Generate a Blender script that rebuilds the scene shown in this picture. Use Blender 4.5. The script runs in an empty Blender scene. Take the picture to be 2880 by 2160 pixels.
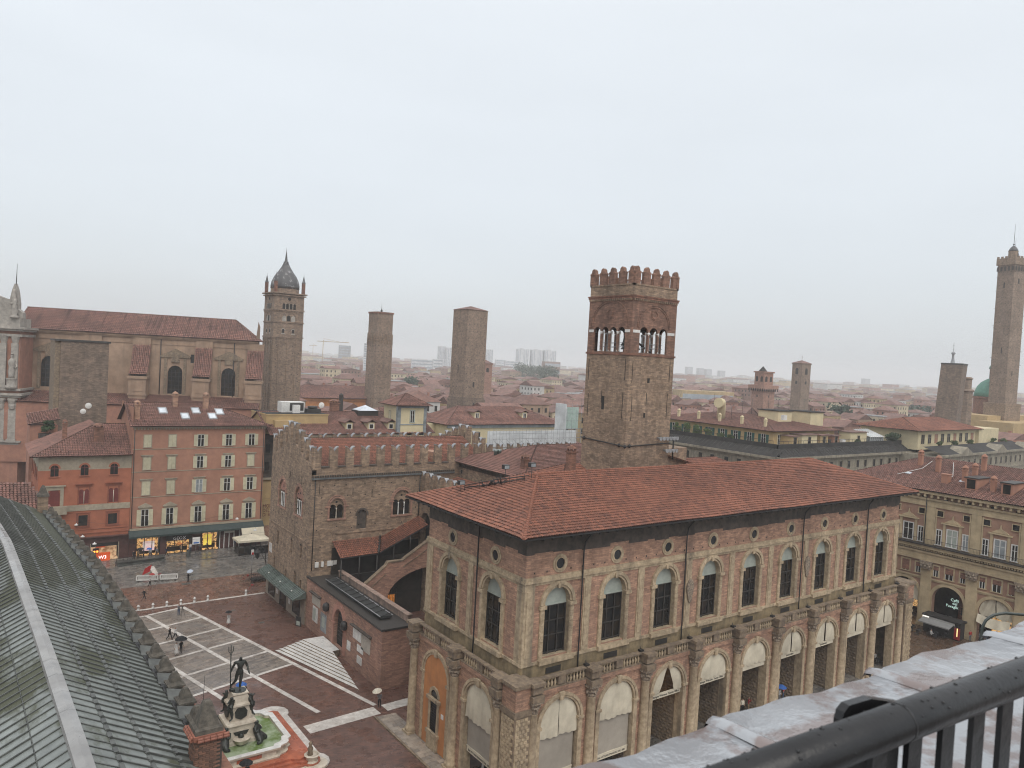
import bpy, math, random
import numpy as np
from mathutils import Matrix, Vector

# ------------------------------------------------------------------ scene, camera, sky, sun, exposure
SC = bpy.context.scene
COL = SC.collection
R = math.radians
random.seed(11)
RNG = np.random.default_rng(11)
CAMZ = 38.0
HEAD, PITCH, ROLL, FPX = R(36.15), R(-1.68), R(3.13), 2095.0
fw = Vector((math.sin(HEAD)*math.cos(PITCH), math.cos(HEAD)*math.cos(PITCH), math.sin(PITCH)))
rt0 = Vector((math.cos(HEAD), -math.sin(HEAD), 0)); up0 = rt0.cross(fw)
rt = rt0*math.cos(ROLL)+up0*math.sin(ROLL); up = up0*math.cos(ROLL)-rt0*math.sin(ROLL)
cd = bpy.data.cameras.new('camera'); cam = bpy.data.objects.new('camera', cd); COL.objects.link(cam)
cd.sensor_fit = 'HORIZONTAL'; cd.sensor_width = 36; cd.lens = FPX/2880*36
cd.clip_start = 0.05; cd.clip_end = 20000
cam.matrix_world = Matrix(((rt.x, up.x, -fw.x, 0), (rt.y, up.y, -fw.y, 0), (rt.z, up.z, -fw.z, CAMZ), (0, 0, 0, 1)))
SC.camera = cam
cd.dof.use_dof = True; cd.dof.focus_distance = 60.0; cd.dof.aperture_fstop = 10.0
SUN_AZ, SUN_EL = R(200), R(52)
W = bpy.data.worlds.new('World'); SC.world = W; W.use_nodes = True
nt = W.node_tree; nt.nodes.clear()
def wn(t, **k):
    n = nt.nodes.new(t)
    for a, b in k.items(): setattr(n, a, b)
    return n
wout = wn('ShaderNodeOutputWorld'); wadd = wn('ShaderNodeAddShader')
sky = wn('ShaderNodeTexSky', sky_type='NISHITA', sun_disc=False, sun_elevation=SUN_EL, sun_rotation=SUN_AZ, air_density=1.0, dust_density=4.0)
hs = wn('ShaderNodeHueSaturation'); hs.inputs['Saturation'].default_value = 0.45
bg1 = wn('ShaderNodeBackground'); bg1.inputs['Strength'].default_value = 0.05
nt.links.new(sky.outputs[0], hs.inputs['Color']); nt.links.new(hs.outputs[0], bg1.inputs['Color'])
tc = wn('ShaderNodeTexCoord'); sp = wn('ShaderNodeSeparateXYZ'); nt.links.new(tc.outputs['Generated'], sp.inputs[0])
ramp = wn('ShaderNodeValToRGB'); e = ramp.color_ramp.elements    # overcast dome: brightens evenly towards the zenith
e[0].position = 0.0; e[0].color = (0.545, 0.58, 0.605, 1); e[1].position = 1.0; e[1].color = (1.0, 1.0, 1.0, 1)
for pz, c in ((0.12, (0.56, 0.60, 0.63)), (0.25, (0.615, 0.655, 0.685)), (0.42, (0.685, 0.725, 0.755)), (0.7, (0.90, 0.915, 0.925))):
    x = e.new(pz); x.color = (*c, 1)
nt.links.new(sp.outputs['Z'], ramp.inputs[0])
mp = wn('ShaderNodeMapping'); mp.inputs['Scale'].default_value = (1.2, 1.2, 5.0); nt.links.new(tc.outputs['Generated'], mp.inputs[0])
nz = wn('ShaderNodeTexNoise'); nz.inputs['Scale'].default_value = 1.6; nz.inputs['Detail'].default_value = 5; nt.links.new(mp.outputs[0], nz.inputs[0])
mr = wn('ShaderNodeMapRange'); mr.inputs['From Min'].default_value = 0.3; mr.inputs['From Max'].default_value = 0.7
mr.inputs['To Min'].default_value = 0.965; mr.inputs['To Max'].default_value = 1.035; nt.links.new(nz.outputs[0], mr.inputs[0])
mx = wn('ShaderNodeVectorMath', operation='SCALE'); nt.links.new(ramp.outputs[0], mx.inputs[0]); nt.links.new(mr.outputs[0], mx.inputs['Scale'])
bg2 = wn('ShaderNodeBackground'); bg2.inputs['Strength'].default_value = 1.0; nt.links.new(mx.outputs[0], bg2.inputs['Color'])
nt.links.new(bg1.outputs[0], wadd.inputs[0]); nt.links.new(bg2.outputs[0], wadd.inputs[1]); nt.links.new(wadd.outputs[0], wout.inputs[0])
sl = bpy.data.lights.new('sun', 'SUN'); so = bpy.data.objects.new('sun', sl); COL.objects.link(so)
sl.energy = 0.8; sl.angle = R(40); sl.color = (1.0, 0.95, 0.87)
sd = Vector((math.sin(SUN_AZ)*math.cos(SUN_EL), math.cos(SUN_AZ)*math.cos(SUN_EL), math.sin(SUN_EL)))
so.rotation_euler = sd.to_track_quat('Z', 'Y').to_euler(); so.location = (0, 0, 300)
vs = SC.view_settings; vs.view_transform = 'Standard'; vs.look = 'None'; vs.exposure = 0.07; vs.gamma = 1.0; vs.use_curve_mapping = False
cy = SC.cycles; cy.use_denoising = True; cy.max_bounces = 5; cy.diffuse_bounces = 2; cy.glossy_bounces = 3; cy.transmission_bounces = 4; cy.volume_bounces = 1; cy.filter_width = 1.1
cy.caustics_reflective = False; cy.caustics_refractive = False; cy.sample_clamp_indirect = 6.0

# ------------------------------------------------------------------ materials
MATS = {}
def M(name, c1, c2=None, scale=2.0, rough=0.85, dirt=None, streak=0.0, bump=0.0, bscale=None, mode='', metal=0.0, emit=0.0, big=0.18, stretch=(1, 1, 1), spec=0.4, coat=0.0, lo=0.35, hi=0.65):
    """weathered material: two tones mixed by noise, large blotches, vertical dirt streaks, fine relief"""
    m = bpy.data.materials.new(name); m.use_nodes = True; t = m.node_tree; N = t.nodes; L = t.links.new
    b = N['Principled BSDF']; b.inputs['Roughness'].default_value = rough; b.inputs['Metallic'].default_value = metal
    b.inputs['Specular IOR Level'].default_value = spec; b.inputs['Coat Weight'].default_value = coat
    c2 = c2 or tuple(x*0.8 for x in c1)
    def nd(ty, **k):
        n = N.new(ty)
        for a, v in k.items(): setattr(n, a, v)
        return n
    def mixc(f, a, bb, blend='MIX'):
        q = nd('ShaderNodeMix', data_type='RGBA', blend_type=blend)
        for s, v in ((0, f), (6, a), (7, bb)):
            if isinstance(v, (tuple, float, int)): q.inputs[s].default_value = (*v, 1) if isinstance(v, tuple) else v
            else: L(v, q.inputs[s])
        return q.outputs[2]
    def noise(sc, det=5, st=(1, 1, 1), rg=0.6):
        g = nd('ShaderNodeNewGeometry'); p = nd('ShaderNodeMapping'); p.inputs['Scale'].default_value = st; L(g.outputs['Position'], p.inputs[0])
        n = nd('ShaderNodeTexNoise'); n.inputs['Scale'].default_value = sc; n.inputs['Detail'].default_value = det; n.inputs['Roughness'].default_value = rg
        L(p.outputs[0], n.inputs[0]); return n.outputs[0]
    def rng(v, a, bb, c=0.0, d=1.0):
        q = nd('ShaderNodeMapRange'); q.inputs[1].default_value = a; q.inputs[2].default_value = bb; q.inputs[3].default_value = c; q.inputs[4].default_value = d
        L(v, q.inputs[0]); return q.outputs[0]
    n1 = noise(scale, 6, stretch)
    col = mixc(rng(n1, lo, hi), c1, c2)
    if mode == 'tint':      # per-tile tone carried on the mesh
        a = nd('ShaderNodeAttribute', attribute_name='tint'); col = mixc(rng(a.outputs['Fac'], 0, 1), c1, c2)
        col = mixc(rng(n1, 0.5, 0.75, 0, 0.55), col, tuple(x*0.55 for x in c2))
    if mode == 'object':
        o = nd('ShaderNodeObjectInfo'); col = mixc(o.outputs['Random'], c1, c2)
        col = mixc(rng(n1, 0.5, 0.75, 0, 0.55), col, tuple(x*0.55 for x in c2))
    if mode == 'brick':
        g = nd('ShaderNodeNewGeometry'); s3 = nd('ShaderNodeSeparateXYZ'); L(g.outputs['Position'], s3.inputs[0])
        ad = nd('ShaderNodeMath', operation='ADD'); L(s3.outputs[0], ad.inputs[0]); L(s3.outputs[1], ad.inputs[1])
        cb = nd('ShaderNodeCombineXYZ'); L(ad.outputs[0], cb.inputs[0]); L(s3.outputs[2], cb.inputs[1])
        br = nd('ShaderNodeTexBrick'); br.inputs['Scale'].default_value = 1.0; br.inputs['Brick Width'].default_value = 0.6; br.inputs['Row Height'].default_value = 0.17
        br.inputs['Mortar Size'].default_value = 0.018; br.inputs['Mortar Smooth'].default_value = 0.4; br.inputs['Bias'].default_value = 0.0
        br.inputs['Color1'].default_value = (0.68, 0.68, 0.69, 1); br.inputs['Color2'].default_value = (1.30, 1.26, 1.2, 1); br.inputs['Mortar'].default_value = (0.72, 0.74, 0.76, 1)
        L(cb.outputs[0], br.inputs[0]); col = mixc(0.85, col, br.outputs[0], 'MULTIPLY')
        fl = noise(2.6, 3, (1, 1, 3.5)); col = mixc(rng(fl, 0.56, 0.72, 0, 0.55), col, tuple(x*0.45 for x in c2))
    if mode == 'plank':
        pass
    if big:
        n2 = noise(0.22, 4); col = mixc(1.0, col, rng(n2, 0.3, 0.7, 1-big, 1+big), 'MULTIPLY')
    if dirt and streak:
        n3 = noise(0.9, 5, (1, 1, 0.07)); n4 = noise(0.35, 3)
        f = nd('ShaderNodeMath', operation='MULTIPLY'); L(rng(n3, 0.5, 0.72, 0, streak), f.inputs[0]); L(rng(n4, 0.35, 0.6, 0.3, 1), f.inputs[1])
        col = mixc(f.outputs[0], col, dirt)
    L(col, b.inputs['Base Color'])
    if bump:
        bn = nd('ShaderNodeBump'); bn.inputs['Strength'].default_value = bump; bn.inputs['Distance'].default_value = 0.05
        L(noise(bscale or scale*4, 4, stretch), bn.inputs['Height']); L(bn.outputs[0], b.inputs['Normal'])
    if mode == 'wet':       # uneven wetness
        L(rng(noise(0.5, 5), 0.38, 0.62, max(rough-0.3, 0.07), rough+0.12), b.inputs['Roughness'])
    if emit:
        L(col, b.inputs['Emission Color']); b.inputs['Emission Strength'].default_value = emit
    MATS[name] = m
    return m
def PAVE(name, c1, c2, mortar, bw, bh, rot, rough=0.3, msize=0.012, off=0.5):
    """wet stone or brick paving with courses"""
    m = M(name, c1, c2, 1.3, rough, mode='wet', big=0.22, spec=0.5); t = m.node_tree; N = t.nodes; L = t.links.new
    g = N.new('ShaderNodeNewGeometry'); p = N.new('ShaderNodeMapping'); p.inputs['Rotation'].default_value[2] = rot; L(g.outputs['Position'], p.inputs[0])
    br = N.new('ShaderNodeTexBrick'); br.offset = off; br.inputs['Scale'].default_value = 1; br.inputs['Brick Width'].default_value = bw; br.inputs['Row Height'].default_value = bh
    br.inputs['Mortar Size'].default_value = msize; br.inputs['Color1'].default_value = (0.72, 0.72, 0.74, 1); br.inputs['Color2'].default_value = (1.25, 1.2, 1.15, 1); br.inputs['Mortar'].default_value = (*mortar, 1)
    L(p.outputs[0], br.inputs[0]); q = N.new('ShaderNodeMix'); q.data_type = 'RGBA'; q.blend_type = 'MULTIPLY'; q.inputs[0].default_value = 1.0
    b = N['Principled BSDF']; old = b.inputs['Base Color'].links[0].from_socket; L(old, q.inputs[6]); L(br.outputs[0], q.inputs[7]); L(q.outputs[2], b.inputs['Base Color'])
    bn = N.new('ShaderNodeBump'); bn.inputs['Strength'].default_value = 0.25; bn.inputs['Distance'].default_value = 0.02; L(br.outputs['Fac'], bn.inputs['Height']); bn.invert = True; L(bn.outputs[0], b.inputs['Normal'])
    return m
# ------------------------------------------------------------------ mesh helpers
class Fr:
    """a facade frame: u runs left to right seen from outside, w outwards, z up"""
    def __init__(s, ox, oy, deg, oz=0.0):
        a = R(deg); s.deg = deg; s.o = (ox, oy, oz); s.u = (math.cos(a), math.sin(a)); s.n = (math.sin(a), -math.cos(a))
    def p(s, u, w, z):
        return (s.o[0]+u*s.u[0]+w*s.n[0], s.o[1]+u*s.u[1]+w*s.n[1], s.o[2]+z)
LOCAL = Fr(0, 0, 0)
class MB:
    def __init__(s): s.v = []; s.f = []; s.m = []; s.s = []; s.t = None
    def face(s, pts, mi=0, sm=False):
        n = len(s.v); s.v += [tuple(p) for p in pts]; s.f.append(tuple(range(n, n+len(pts)))); s.m.append(mi); s.s.append(sm)
    def grid(s, rows, mi=0, sm=True, closed=False, cap=False):
        n = len(s.v); k = len(rows[0])
        for r in rows: s.v += [tuple(p) for p in r]
        for i in range(len(rows)-1):
            for j in range(k if closed else k-1):
                a = n+i*k+j; b = n+i*k+(j+1) % k
                s.f.append((a, b, b+k, a+k)); s.m.append(mi); s.s.append(sm)
        if cap:
            s.f.append(tuple(n+j for j in range(k))[::-1]); s.m.append(mi); s.s.append(False)
            q = n+(len(rows)-1)*k; s.f.append(tuple(q+j for j in range(k))); s.m.append(mi); s.s.append(False)
    def box(s, fr, u0, u1, w0, w1, z0, z1, mi=0):
        n = len(s.v); P = fr.p
        s.v += [P(u0, w0, z0), P(u1, w0, z0), P(u1, w1, z0), P(u0, w1, z0), P(u0, w0, z1), P(u1, w0, z1), P(u1, w1, z1), P(u0, w1, z1)]
        for q in ((0, 1, 2, 3), (4, 7, 6, 5), (0, 4, 5, 1), (1, 5, 6, 2), (2, 6, 7, 3), (3, 7, 4, 0)):
            s.f.append(tuple(n+i for i in q)); s.m.append(mi); s.s.append(False)
        return s
    def wbox(s, x0, x1, y0, y1, z0, z1, mi=0): return s.box(LOCAL, x0, x1, -y0, -y1, z0, z1, mi)
    def ext(s, pts, z0, z1, mi=0, top=True):
        n = len(s.v); k = len(pts)
        s.v += [(x, y, z0) for x, y in pts]+[(x, y, z1) for x, y in pts]
        for i in range(k):
            j = (i+1) % k; s.f.append((n+i, n+j, n+k+j, n+k+i)); s.m.append(mi); s.s.append(False)
        s.f.append(tuple(n+k+i for i in range(k))); s.m.append(mi); s.s.append(False)
        s.f.append(tuple(n+i for i in range(k))[::-1]); s.m.append(mi); s.s.append(False)
        return s
    def prism(s, fr, uz, w0, w1, mi=0):
        n = len(s.v); k = len(uz)
        s.v += [fr.p(u, w0, z) for u, z in uz]+[fr.p(u, w1, z) for u, z in uz]
        for i in range(k):
            j = (i+1) % k; s.f.append((n+i, n+j, n+k+j, n+k+i)); s.m.append(mi); s.s.append(False)
        s.f.append(tuple(n+k+i for i in range(k))); s.m.append(mi); s.s.append(False)
        s.f.append(tuple(n+i for i in range(k))[::-1]); s.m.append(mi); s.s.append(False)
        return s
    def ring(s, fr, uc, zc, r0, r1, w0, w1, a0=0, a1=180, n=14, mi=0, ky=1.0):
        P = []
        for i in range(n+1):
            a = R(a0+(a1-a0)*i/n); c, q = math.cos(a), math.sin(a)*ky
            P.append([fr.p(uc+r0*c, w0, zc+r0*q), fr.p(uc+r1*c, w0, zc+r1*q), fr.p(uc+r1*c, w1, zc+r1*q), fr.p(uc+r0*c, w1, zc+r0*q)])
        s.grid(P, mi, False, True, abs(a1-a0) < 359)
        return s
    def tube(s, pts, r, n=8, mi=0, cap=True):
        rows = []; pts = [Vector(p) for p in pts]; rr = r if isinstance(r, (list, tuple)) else [r]*len(pts)
        up_ = None
        for i, p in enumerate(pts):
            d = (pts[min(i+1, len(pts)-1)]-pts[max(i-1, 0)]).normalized()
            if up_ is None: up_ = Vector((0, 0, 1)) if abs(d.z) < 0.9 else Vector((1, 0, 0))
            a = d.cross(up_).normalized(); b = a.cross(d).normalized(); up_ = b
            rows.append([p+a*rr[i]*math.cos(2*math.pi*j/n)+b*rr[i]*math.sin(2*math.pi*j/n) for j in range(n)])
        s.grid(rows, mi, True, True, cap); return s
    def lathe(s, prof, cx, cy, z0=0, n=12, mi=0, sm=True, sx=1.0, rot=0.0):
        rows = [[(cx+r*sx*math.cos(2*math.pi*j/n+rot), cy+r*math.sin(2*math.pi*j/n+rot), z0+z) for j in range(n)] for r, z in prof]
        s.grid(rows, mi, sm, True, True); return s
    def archwall(s, fr, u0, u1, z0, z1, w, opens, depth=0.5, mi=0, rmi=None, n=10, point=0.0):
        """wall face with round-arched (or rectangular) openings and reveals; opens = (uc, halfwidth, zbottom, zspring, rect?)"""
        rmi = mi if rmi is None else rmi; P = fr.p; cur = u0
        for o in sorted(opens):
            uc, hw, zb, zs = o[:4]; rect = len(o) > 4 and o[4]
            a, b = uc-hw, uc+hw
            if a > cur: s.face([P(cur, w, z0), P(a, w, z0), P(a, w, z1), P(cur, w, z1)], mi)
            if zb > z0: s.face([P(a, w, z0), P(b, w, z0), P(b, w, zb), P(a, w, zb)], mi)
            if rect: arc = [(a, zs), (b, zs)]
            else: arc = [(uc-hw*math.cos(math.pi*i/n), zs+hw*math.sin(math.pi*i/n)*(1+point*math.sin(math.pi*i/n)**2)) for i in range(n+1)]
            for (ua, za), (ub, zb2) in zip(arc, arc[1:]):
                s.face([P(ua, w, za), P(ub, w, zb2), P(ub, w, z1), P(ua, w, z1)], mi)
                s.face([P(ua, w, za), P(ua, w-depth, za), P(ub, w-depth, zb2), P(ub, w, zb2)], rmi)
            s.face([P(a, w, zb), P(a, w-depth, zb), P(a, w-depth, zs), P(a, w, zs)], rmi)
            s.face([P(b, w, zb), P(b, w, zs), P(b, w-depth, zs), P(b, w-depth, zb)], rmi)
            s.face([P(a, w, zb), P(b, w, zb), P(b, w-depth, zb), P(a, w-depth, zb)], rmi)
            cur = b
        if cur < u1: s.face([P(cur, w, z0), P(u1, w, z0), P(u1, w, z1), P(cur, w, z1)], mi)
        return s
    def archfill(s, fr, uc, hw, zb, zs, w, n=10, mi=0, point=0.0, rect=False):
        arc = [(uc+hw, zs), (uc-hw, zs)] if rect else [(uc+hw*math.cos(math.pi*i/n), zs+hw*math.sin(math.pi*i/n)*(1+point*math.sin(math.pi*i/n)**2)) for i in range(n+1)]
        s.face([fr.p(u, w, z) for u, z in [(uc-hw, zb), (uc+hw, zb)]+arc], mi); return s
    def mesh(s, name, mats, off=(0, 0, 0)):
        me = bpy.data.meshes.new(name)
        v = np.array(s.v, dtype=np.float64)-np.array(off) if s.v else np.zeros((0, 3))
        me.from_pydata(v.tolist(), [], s.f)
        for m in (mats if isinstance(mats, (list, tuple)) else [mats]): me.materials.append(MATS[m] if isinstance(m, str) else m)
        me.polygons.foreach_set('material_index', s.m); me.polygons.foreach_set('use_smooth', s.s)
        me.update()
        return me
LOCS = {}
def rootloc(o):
    while o is not None and o.name not in LOCS: o = o.parent
    return LOCS[o.name] if o is not None else (0, 0, 0)
def thing(name, label, cat, loc=(0, 0, 0), group=None, rz=0.0):
    o = bpy.data.objects.new(name, None); COL.objects.link(o); o.location = loc; o.rotation_euler[2] = rz; o.empty_display_size = 0.3
    o['label'] = label; o['category'] = cat
    if group: o['group'] = group
    LOCS[o.name] = tuple(loc) if not rz else (0, 0, 0); return o
def add(name, mb, mats, parent=None, label=None, cat=None, group=None, kind=None, loc=None):
    """a mesh object; geometry is given in world coordinates and stored relative to its thing's base"""
    if isinstance(mb, MB): me = mb.mesh(name, mats, rootloc(parent) if parent else (loc or (0, 0, 0)))
    else: me = mb
    o = bpy.data.objects.new(name, me); COL.objects.link(o)
    if parent: o.parent = parent
    elif loc: o.location = loc; LOCS[o.name] = tuple(loc)
    for k, v in (('label', label), ('category', cat), ('group', group), ('kind', kind)):
        if v: o[k] = v
    return o
def inst(name, me, parent, pos, rz=0.0, base=True, scale=None, rot=None):
    """a piece sharing mesh data, placed in world coordinates under its thing (or part, when base is False: relative)"""
    o = bpy.data.objects.new(name, me); COL.objects.link(o); o.parent = parent
    if base:
        l = rootloc(parent); o.location = (pos[0]-l[0], pos[1]-l[1], pos[2]-l[2])
    else: o.location = pos
    o.rotation_euler = rot if rot is not None else (0, 0, rz)
    if scale: o.scale = scale
    return o
def fin(name, me, parent, fr, u, w, z, **k):
    return inst(name, me, parent, fr.p(u, w, z), R(fr.deg), **k)
def local(fn, name, mats):
    m = MB(); fn(m); return m.mesh(name, mats)

# ---- roof tiles as real geometry
def tiles(corners, tw=0.27, tl=0.40, hump=0.085, seg=3, lift=0.02, part=False):
    """barrel tiles over a planar roof polygon given counter-clockwise from the eave: first edge is the eave. returns verts, faces, tint"""
    P = np.array(corners, float); U = P[1]-P[0]; U /= np.linalg.norm(U)
    Nn = np.zeros(3)
    for i in range(1, len(P)-1): Nn += np.cross(P[i]-P[0], P[i+1]-P[0])
    Nn /= np.linalg.norm(Nn)
    if Nn[2] < 0: Nn = -Nn
    V = np.cross(Nn, U)
    if V[2] < 0: V = -V
    pu = (P-P[0])@U; pv = (P-P[0])@V; k = len(P)
    us = np.arange(pu.min()+tw/2, pu.max(), tw); items = []
    for u in us:
        c = []
        for i in range(k):
            j = (i+1) % k
            if (pu[i]-u)*(pu[j]-u) < 0: t = (u-pu[i])/(pu[j]-pu[i]); c.append(pv[i]+t*(pv[j]-pv[i]))
        if len(c) < 2: continue
        lo, hi = min(c), max(c)
        if hi-lo < 0.1: continue
        n = max(1, int(math.ceil((hi-lo)/tl-0.15)))
        for q in range(n): items.append((u, lo+q*tl, min(tl, hi-lo-q*tl)))
    it = np.array(items); n = len(it)
    if n == 0: return np.zeros((0, 3)), np.zeros((0, 4), int), np.zeros(0)
    th = np.linspace(0, math.pi, seg+1); cu = -np.cos(th)*tw*0.5; cz = np.sin(th)*hump
    jit = RNG.normal(0, tw*0.04, n); sk = RNG.normal(0, tw*0.05, n)
    low = np.stack([cu*0.98, np.zeros(seg+1)-0.03, cz+lift+0.055], 1); hig = np.stack([cu*0.80, np.ones(seg+1), cz*0.85+lift*0.3], 1)
    A = np.zeros((n, 2*(seg+1), 3))
    A[:, :seg+1, :] = low[None]; A[:, seg+1:, :] = hig[None]
    A[:, seg+1:, 1] *= it[:, 2:3]*1.02
    A[:, :, 0] += (it[:, 0]+jit)[:, None]; A[:, seg+1:, 0] += sk[:, None]; A[:, :, 1] += it[:, 1][:, None]
    A[:, :, 2] += np.abs(RNG.normal(0, 0.008, n))[:, None]
    A[:, :, 2] += .035*np.sin(A[:, :, 0]*.45)*np.sin(A[:, :, 1]*.7+1)
    W3 = P[0]+A[:, :, 0:1]*U+A[:, :, 1:2]*V+A[:, :, 2:3]*Nn
    base = (np.arange(n)*2*(seg+1))[:, None, None]
    q = np.array([[i, i+1, seg+2+i, seg+1+i] for i in range(seg)])[None]
    F = (base+q).reshape(-1, 4)
    # front lip closes the barrel
    uu, vv = it[:, 0], it[:, 1]; ph = RNG.random(4)*6
    low_ = .16*np.sin(uu*.31+ph[0])*np.sin(vv*.8+ph[1])+.10*np.sin(uu*.11+vv*.35+ph[2])+np.where((np.sin(uu*.9+ph[3])*np.sin(vv*1.7+ph[0])) > .86, .3, 0)
    tint = np.repeat(np.clip(RNG.normal(0.45, 0.25, n)+low_, 0, 1), seg)
    return W3.reshape(-1, 3), F, tint
def meshnp(name, V, F, mat, tint=None, off=(0, 0, 0), smooth=False):
    me = bpy.data.meshes.new(name); V = V-np.array(off); me.vertices.add(len(V)); me.vertices.foreach_set('co', V.ravel())
    k = F.shape[1]; me.loops.add(F.size); me.loops.foreach_set('vertex_index', F.ravel().astype(np.int32))
    me.polygons.add(len(F)); me.polygons.foreach_set('loop_start', np.arange(len(F), dtype=np.int32)*k)
    me.polygons.foreach_set('use_smooth', np.full(len(F), smooth)); me.update(calc_edges=True)
    if tint is not None:
        a = me.attributes.new('tint', 'FLOAT', 'FACE'); a.data.foreach_set('value', tint.astype(np.float32))
    me.materials.append(MATS[mat]); return me
def tiled(parent, planes, mat='tile', base='tile_base', tw=0.27, tl=0.42, hump=0.085, seg=3, ridges=(), rr=0.13, name='roof', rmat=None):
    """a roof: boarded slopes, one part of all its tiles and its ridge tiles"""
    b = MB()
    for c in planes: b.face([(x, y, z-.05) for x, y, z in c])
    ro = add(name, b, base, parent)
    VV = []; FF = []; TT = []; n = 0
    for c in planes:
        v, f, t = tiles(c, tw, tl, hump, seg); VV.append(v); FF.append(f+n); TT.append(t); n += len(v)
    me = meshnp('roof_tiles', np.concatenate(VV), np.concatenate(FF), mat, np.concatenate(TT), rootloc(parent))
    o = add('roof_tiles', me, None, ro, kind='stuff')
    if ridges:
        r = MB()
        for a, c in ridges:
            a = Vector(a); c = Vector(c); k = max(2, int((c-a).length/0.42)); d = (c-a)/k
            for i in range(k): r.tube([a+d*i+Vector((0, 0, rr*0.15)), a+d*(i+1.08)+Vector((0, 0, -rr*0.1))], [rr*1.08, rr*0.9], 6)
        add('ridge_tiles', r, rmat or base, ro, kind='stuff')
    return ro
def hip(x0, x1, y0, y1, z, h, inset=None):
    """slopes of a hipped roof over a rectangle with the ridge along its longer side; returns planes, ridges"""
    dx, dy = x1-x0, y1-y0
    if dx >= dy:
        i = dy/2 if inset is None else inset; ym = (y0+y1)/2; a = (x0+i, ym, z+h); b = (x1-i, ym, z+h)
    else:
        i = dx/2 if inset is None else inset; xm = (x0+x1)/2; a = (xm, y0+i, z+h); b = (xm, y1-i, z+h)
    c = [(x0, y0, z), (x1, y0, z), (x1, y1, z), (x0, y1, z)]
    if dx >= dy:
        pl = [[c[0], c[1], b, a], [c[1], c[2], b], [c[2], c[3], a, b], [c[3], c[0], a]]
        rd = [(a, b), (c[0], a), (c[3], a), (c[1], b), (c[2], b)]
    else:
        pl = [[c[0], c[1], a], [c[1], c[2], b, a], [c[2], c[3], b], [c[3], c[0], a, b]]
        rd = [(a, b), (c[0], a), (c[1], a), (c[2], b), (c[3], b)]
    return pl, rd
def text(parent, body, size, fr, u, w, z, mat, name='lettering', depth=0.01, align='CENTER', sx=1.0):
    c = bpy.data.curves.new('lettering', 'FONT'); c.body = body; c.size = size; c.extrude = depth; c.align_x = align; c.resolution_u = 2; c.space_line = 0.85
    t = bpy.data.objects.new('tmp', c); COL.objects.link(t); bpy.context.view_layer.update()
    me = bpy.data.meshes.new_from_object(t.evaluated_get(bpy.context.evaluated_depsgraph_get())); bpy.data.objects.remove(t); bpy.data.curves.remove(c)
    me.materials.clear(); me.materials.append(MATS[mat])
    return inst(name, me, parent, fr.p(u, w, z), rot=(R(90), 0, R(fr.deg)), scale=(sx, 1, 1))
# ------------------------------------------------------------------ palette
M('brick_tan', (0.335, 0.245, 0.175), (0.205, 0.148, 0.106), 1.6, 0.9, (0.06, 0.05, 0.045), 0.55, 0.35, 9, 'brick')
M('brick_rose', (0.425, 0.262, 0.185), (0.29, 0.175, 0.124), 1.6, 0.9, (0.13, 0.09, 0.075), 0.6, 0.25, 9, 'brick')
M('brick_red', (0.275, 0.14, 0.098), (0.17, 0.09, 0.066), 1.5, 0.9, (0.07, 0.05, 0.045), 0.6, 0.3, 9, 'brick')
M('brick_grey', (0.235, 0.175, 0.135), (0.155, 0.12, 0.095), 1.1, 0.9, (0.07, 0.06, 0.055), 0.5, 0.3, 9, 'brick')
M('brick_wing', (0.37, 0.22, 0.165), (0.29, 0.17, 0.13), 0.9, 0.9, (0.16, 0.12, 0.10), 0.35, 0.2, 9, 'brick')
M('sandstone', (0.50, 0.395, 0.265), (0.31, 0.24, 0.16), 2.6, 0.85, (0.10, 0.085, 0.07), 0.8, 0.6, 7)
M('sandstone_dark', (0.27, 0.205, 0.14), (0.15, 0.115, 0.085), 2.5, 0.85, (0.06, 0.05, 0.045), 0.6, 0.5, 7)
M('carved', (0.34, 0.27, 0.20), (0.12, 0.10, 0.08), 6, 0.85, bump=0.8, bscale=10)
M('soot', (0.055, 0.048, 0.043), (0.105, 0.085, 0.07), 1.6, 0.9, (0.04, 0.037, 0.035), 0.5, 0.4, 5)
M('ochre_band', (0.31, 0.235, 0.135), (0.19, 0.145, 0.085), 1.6, 0.8, (0.08, 0.065, 0.045), 0.85, 0.2)
M('tile', (0.315, 0.128, 0.080), (0.155, 0.070, 0.050), 1.1, 0.72, mode='tint', big=0.14)
M('tile_one', (0.315, 0.128, 0.080), (0.155, 0.070, 0.050), 1.1, 0.72, mode='object', big=0.14)
M('tile_dull', (0.27, 0.135, 0.105), (0.145, 0.08, 0.065), 0.9, 0.72, mode='tint', big=0.2)
M('tile_base', (0.085, 0.04, 0.03), (0.05, 0.027, 0.022), 2, 0.85)
M('tile_far', (0.205, 0.115, 0.092), (0.13, 0.078, 0.066), 0.8, 0.8, big=0.25, bump=0.3)
M('tile_far_b', (0.245, 0.135, 0.107), (0.155, 0.09, 0.075), 0.8, 0.8, big=0.25, bump=0.3)
M('lead', (0.36, 0.37, 0.38), (0.24, 0.245, 0.255), 3, 0.42, metal=0.3)
M('iron', (0.018, 0.018, 0.019), (0.035, 0.033, 0.032), 4, 0.5)
M('dark', (0.02, 0.018, 0.017), (0.03, 0.027, 0.025), 1, 0.9)
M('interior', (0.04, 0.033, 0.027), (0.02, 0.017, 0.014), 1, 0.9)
M('glass', (0.014, 0.015, 0.016), (0.05, 0.036, 0.024), 0.9, 0.1, spec=0.3, lo=.45, hi=.7)
M('pane_light', (0.30, 0.33, 0.34), (0.20, 0.22, 0.23), 1.0, 0.12)
M('frame_dark', (0.035, 0.032, 0.03), (0.05, 0.045, 0.04), 4, 0.5)
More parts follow.
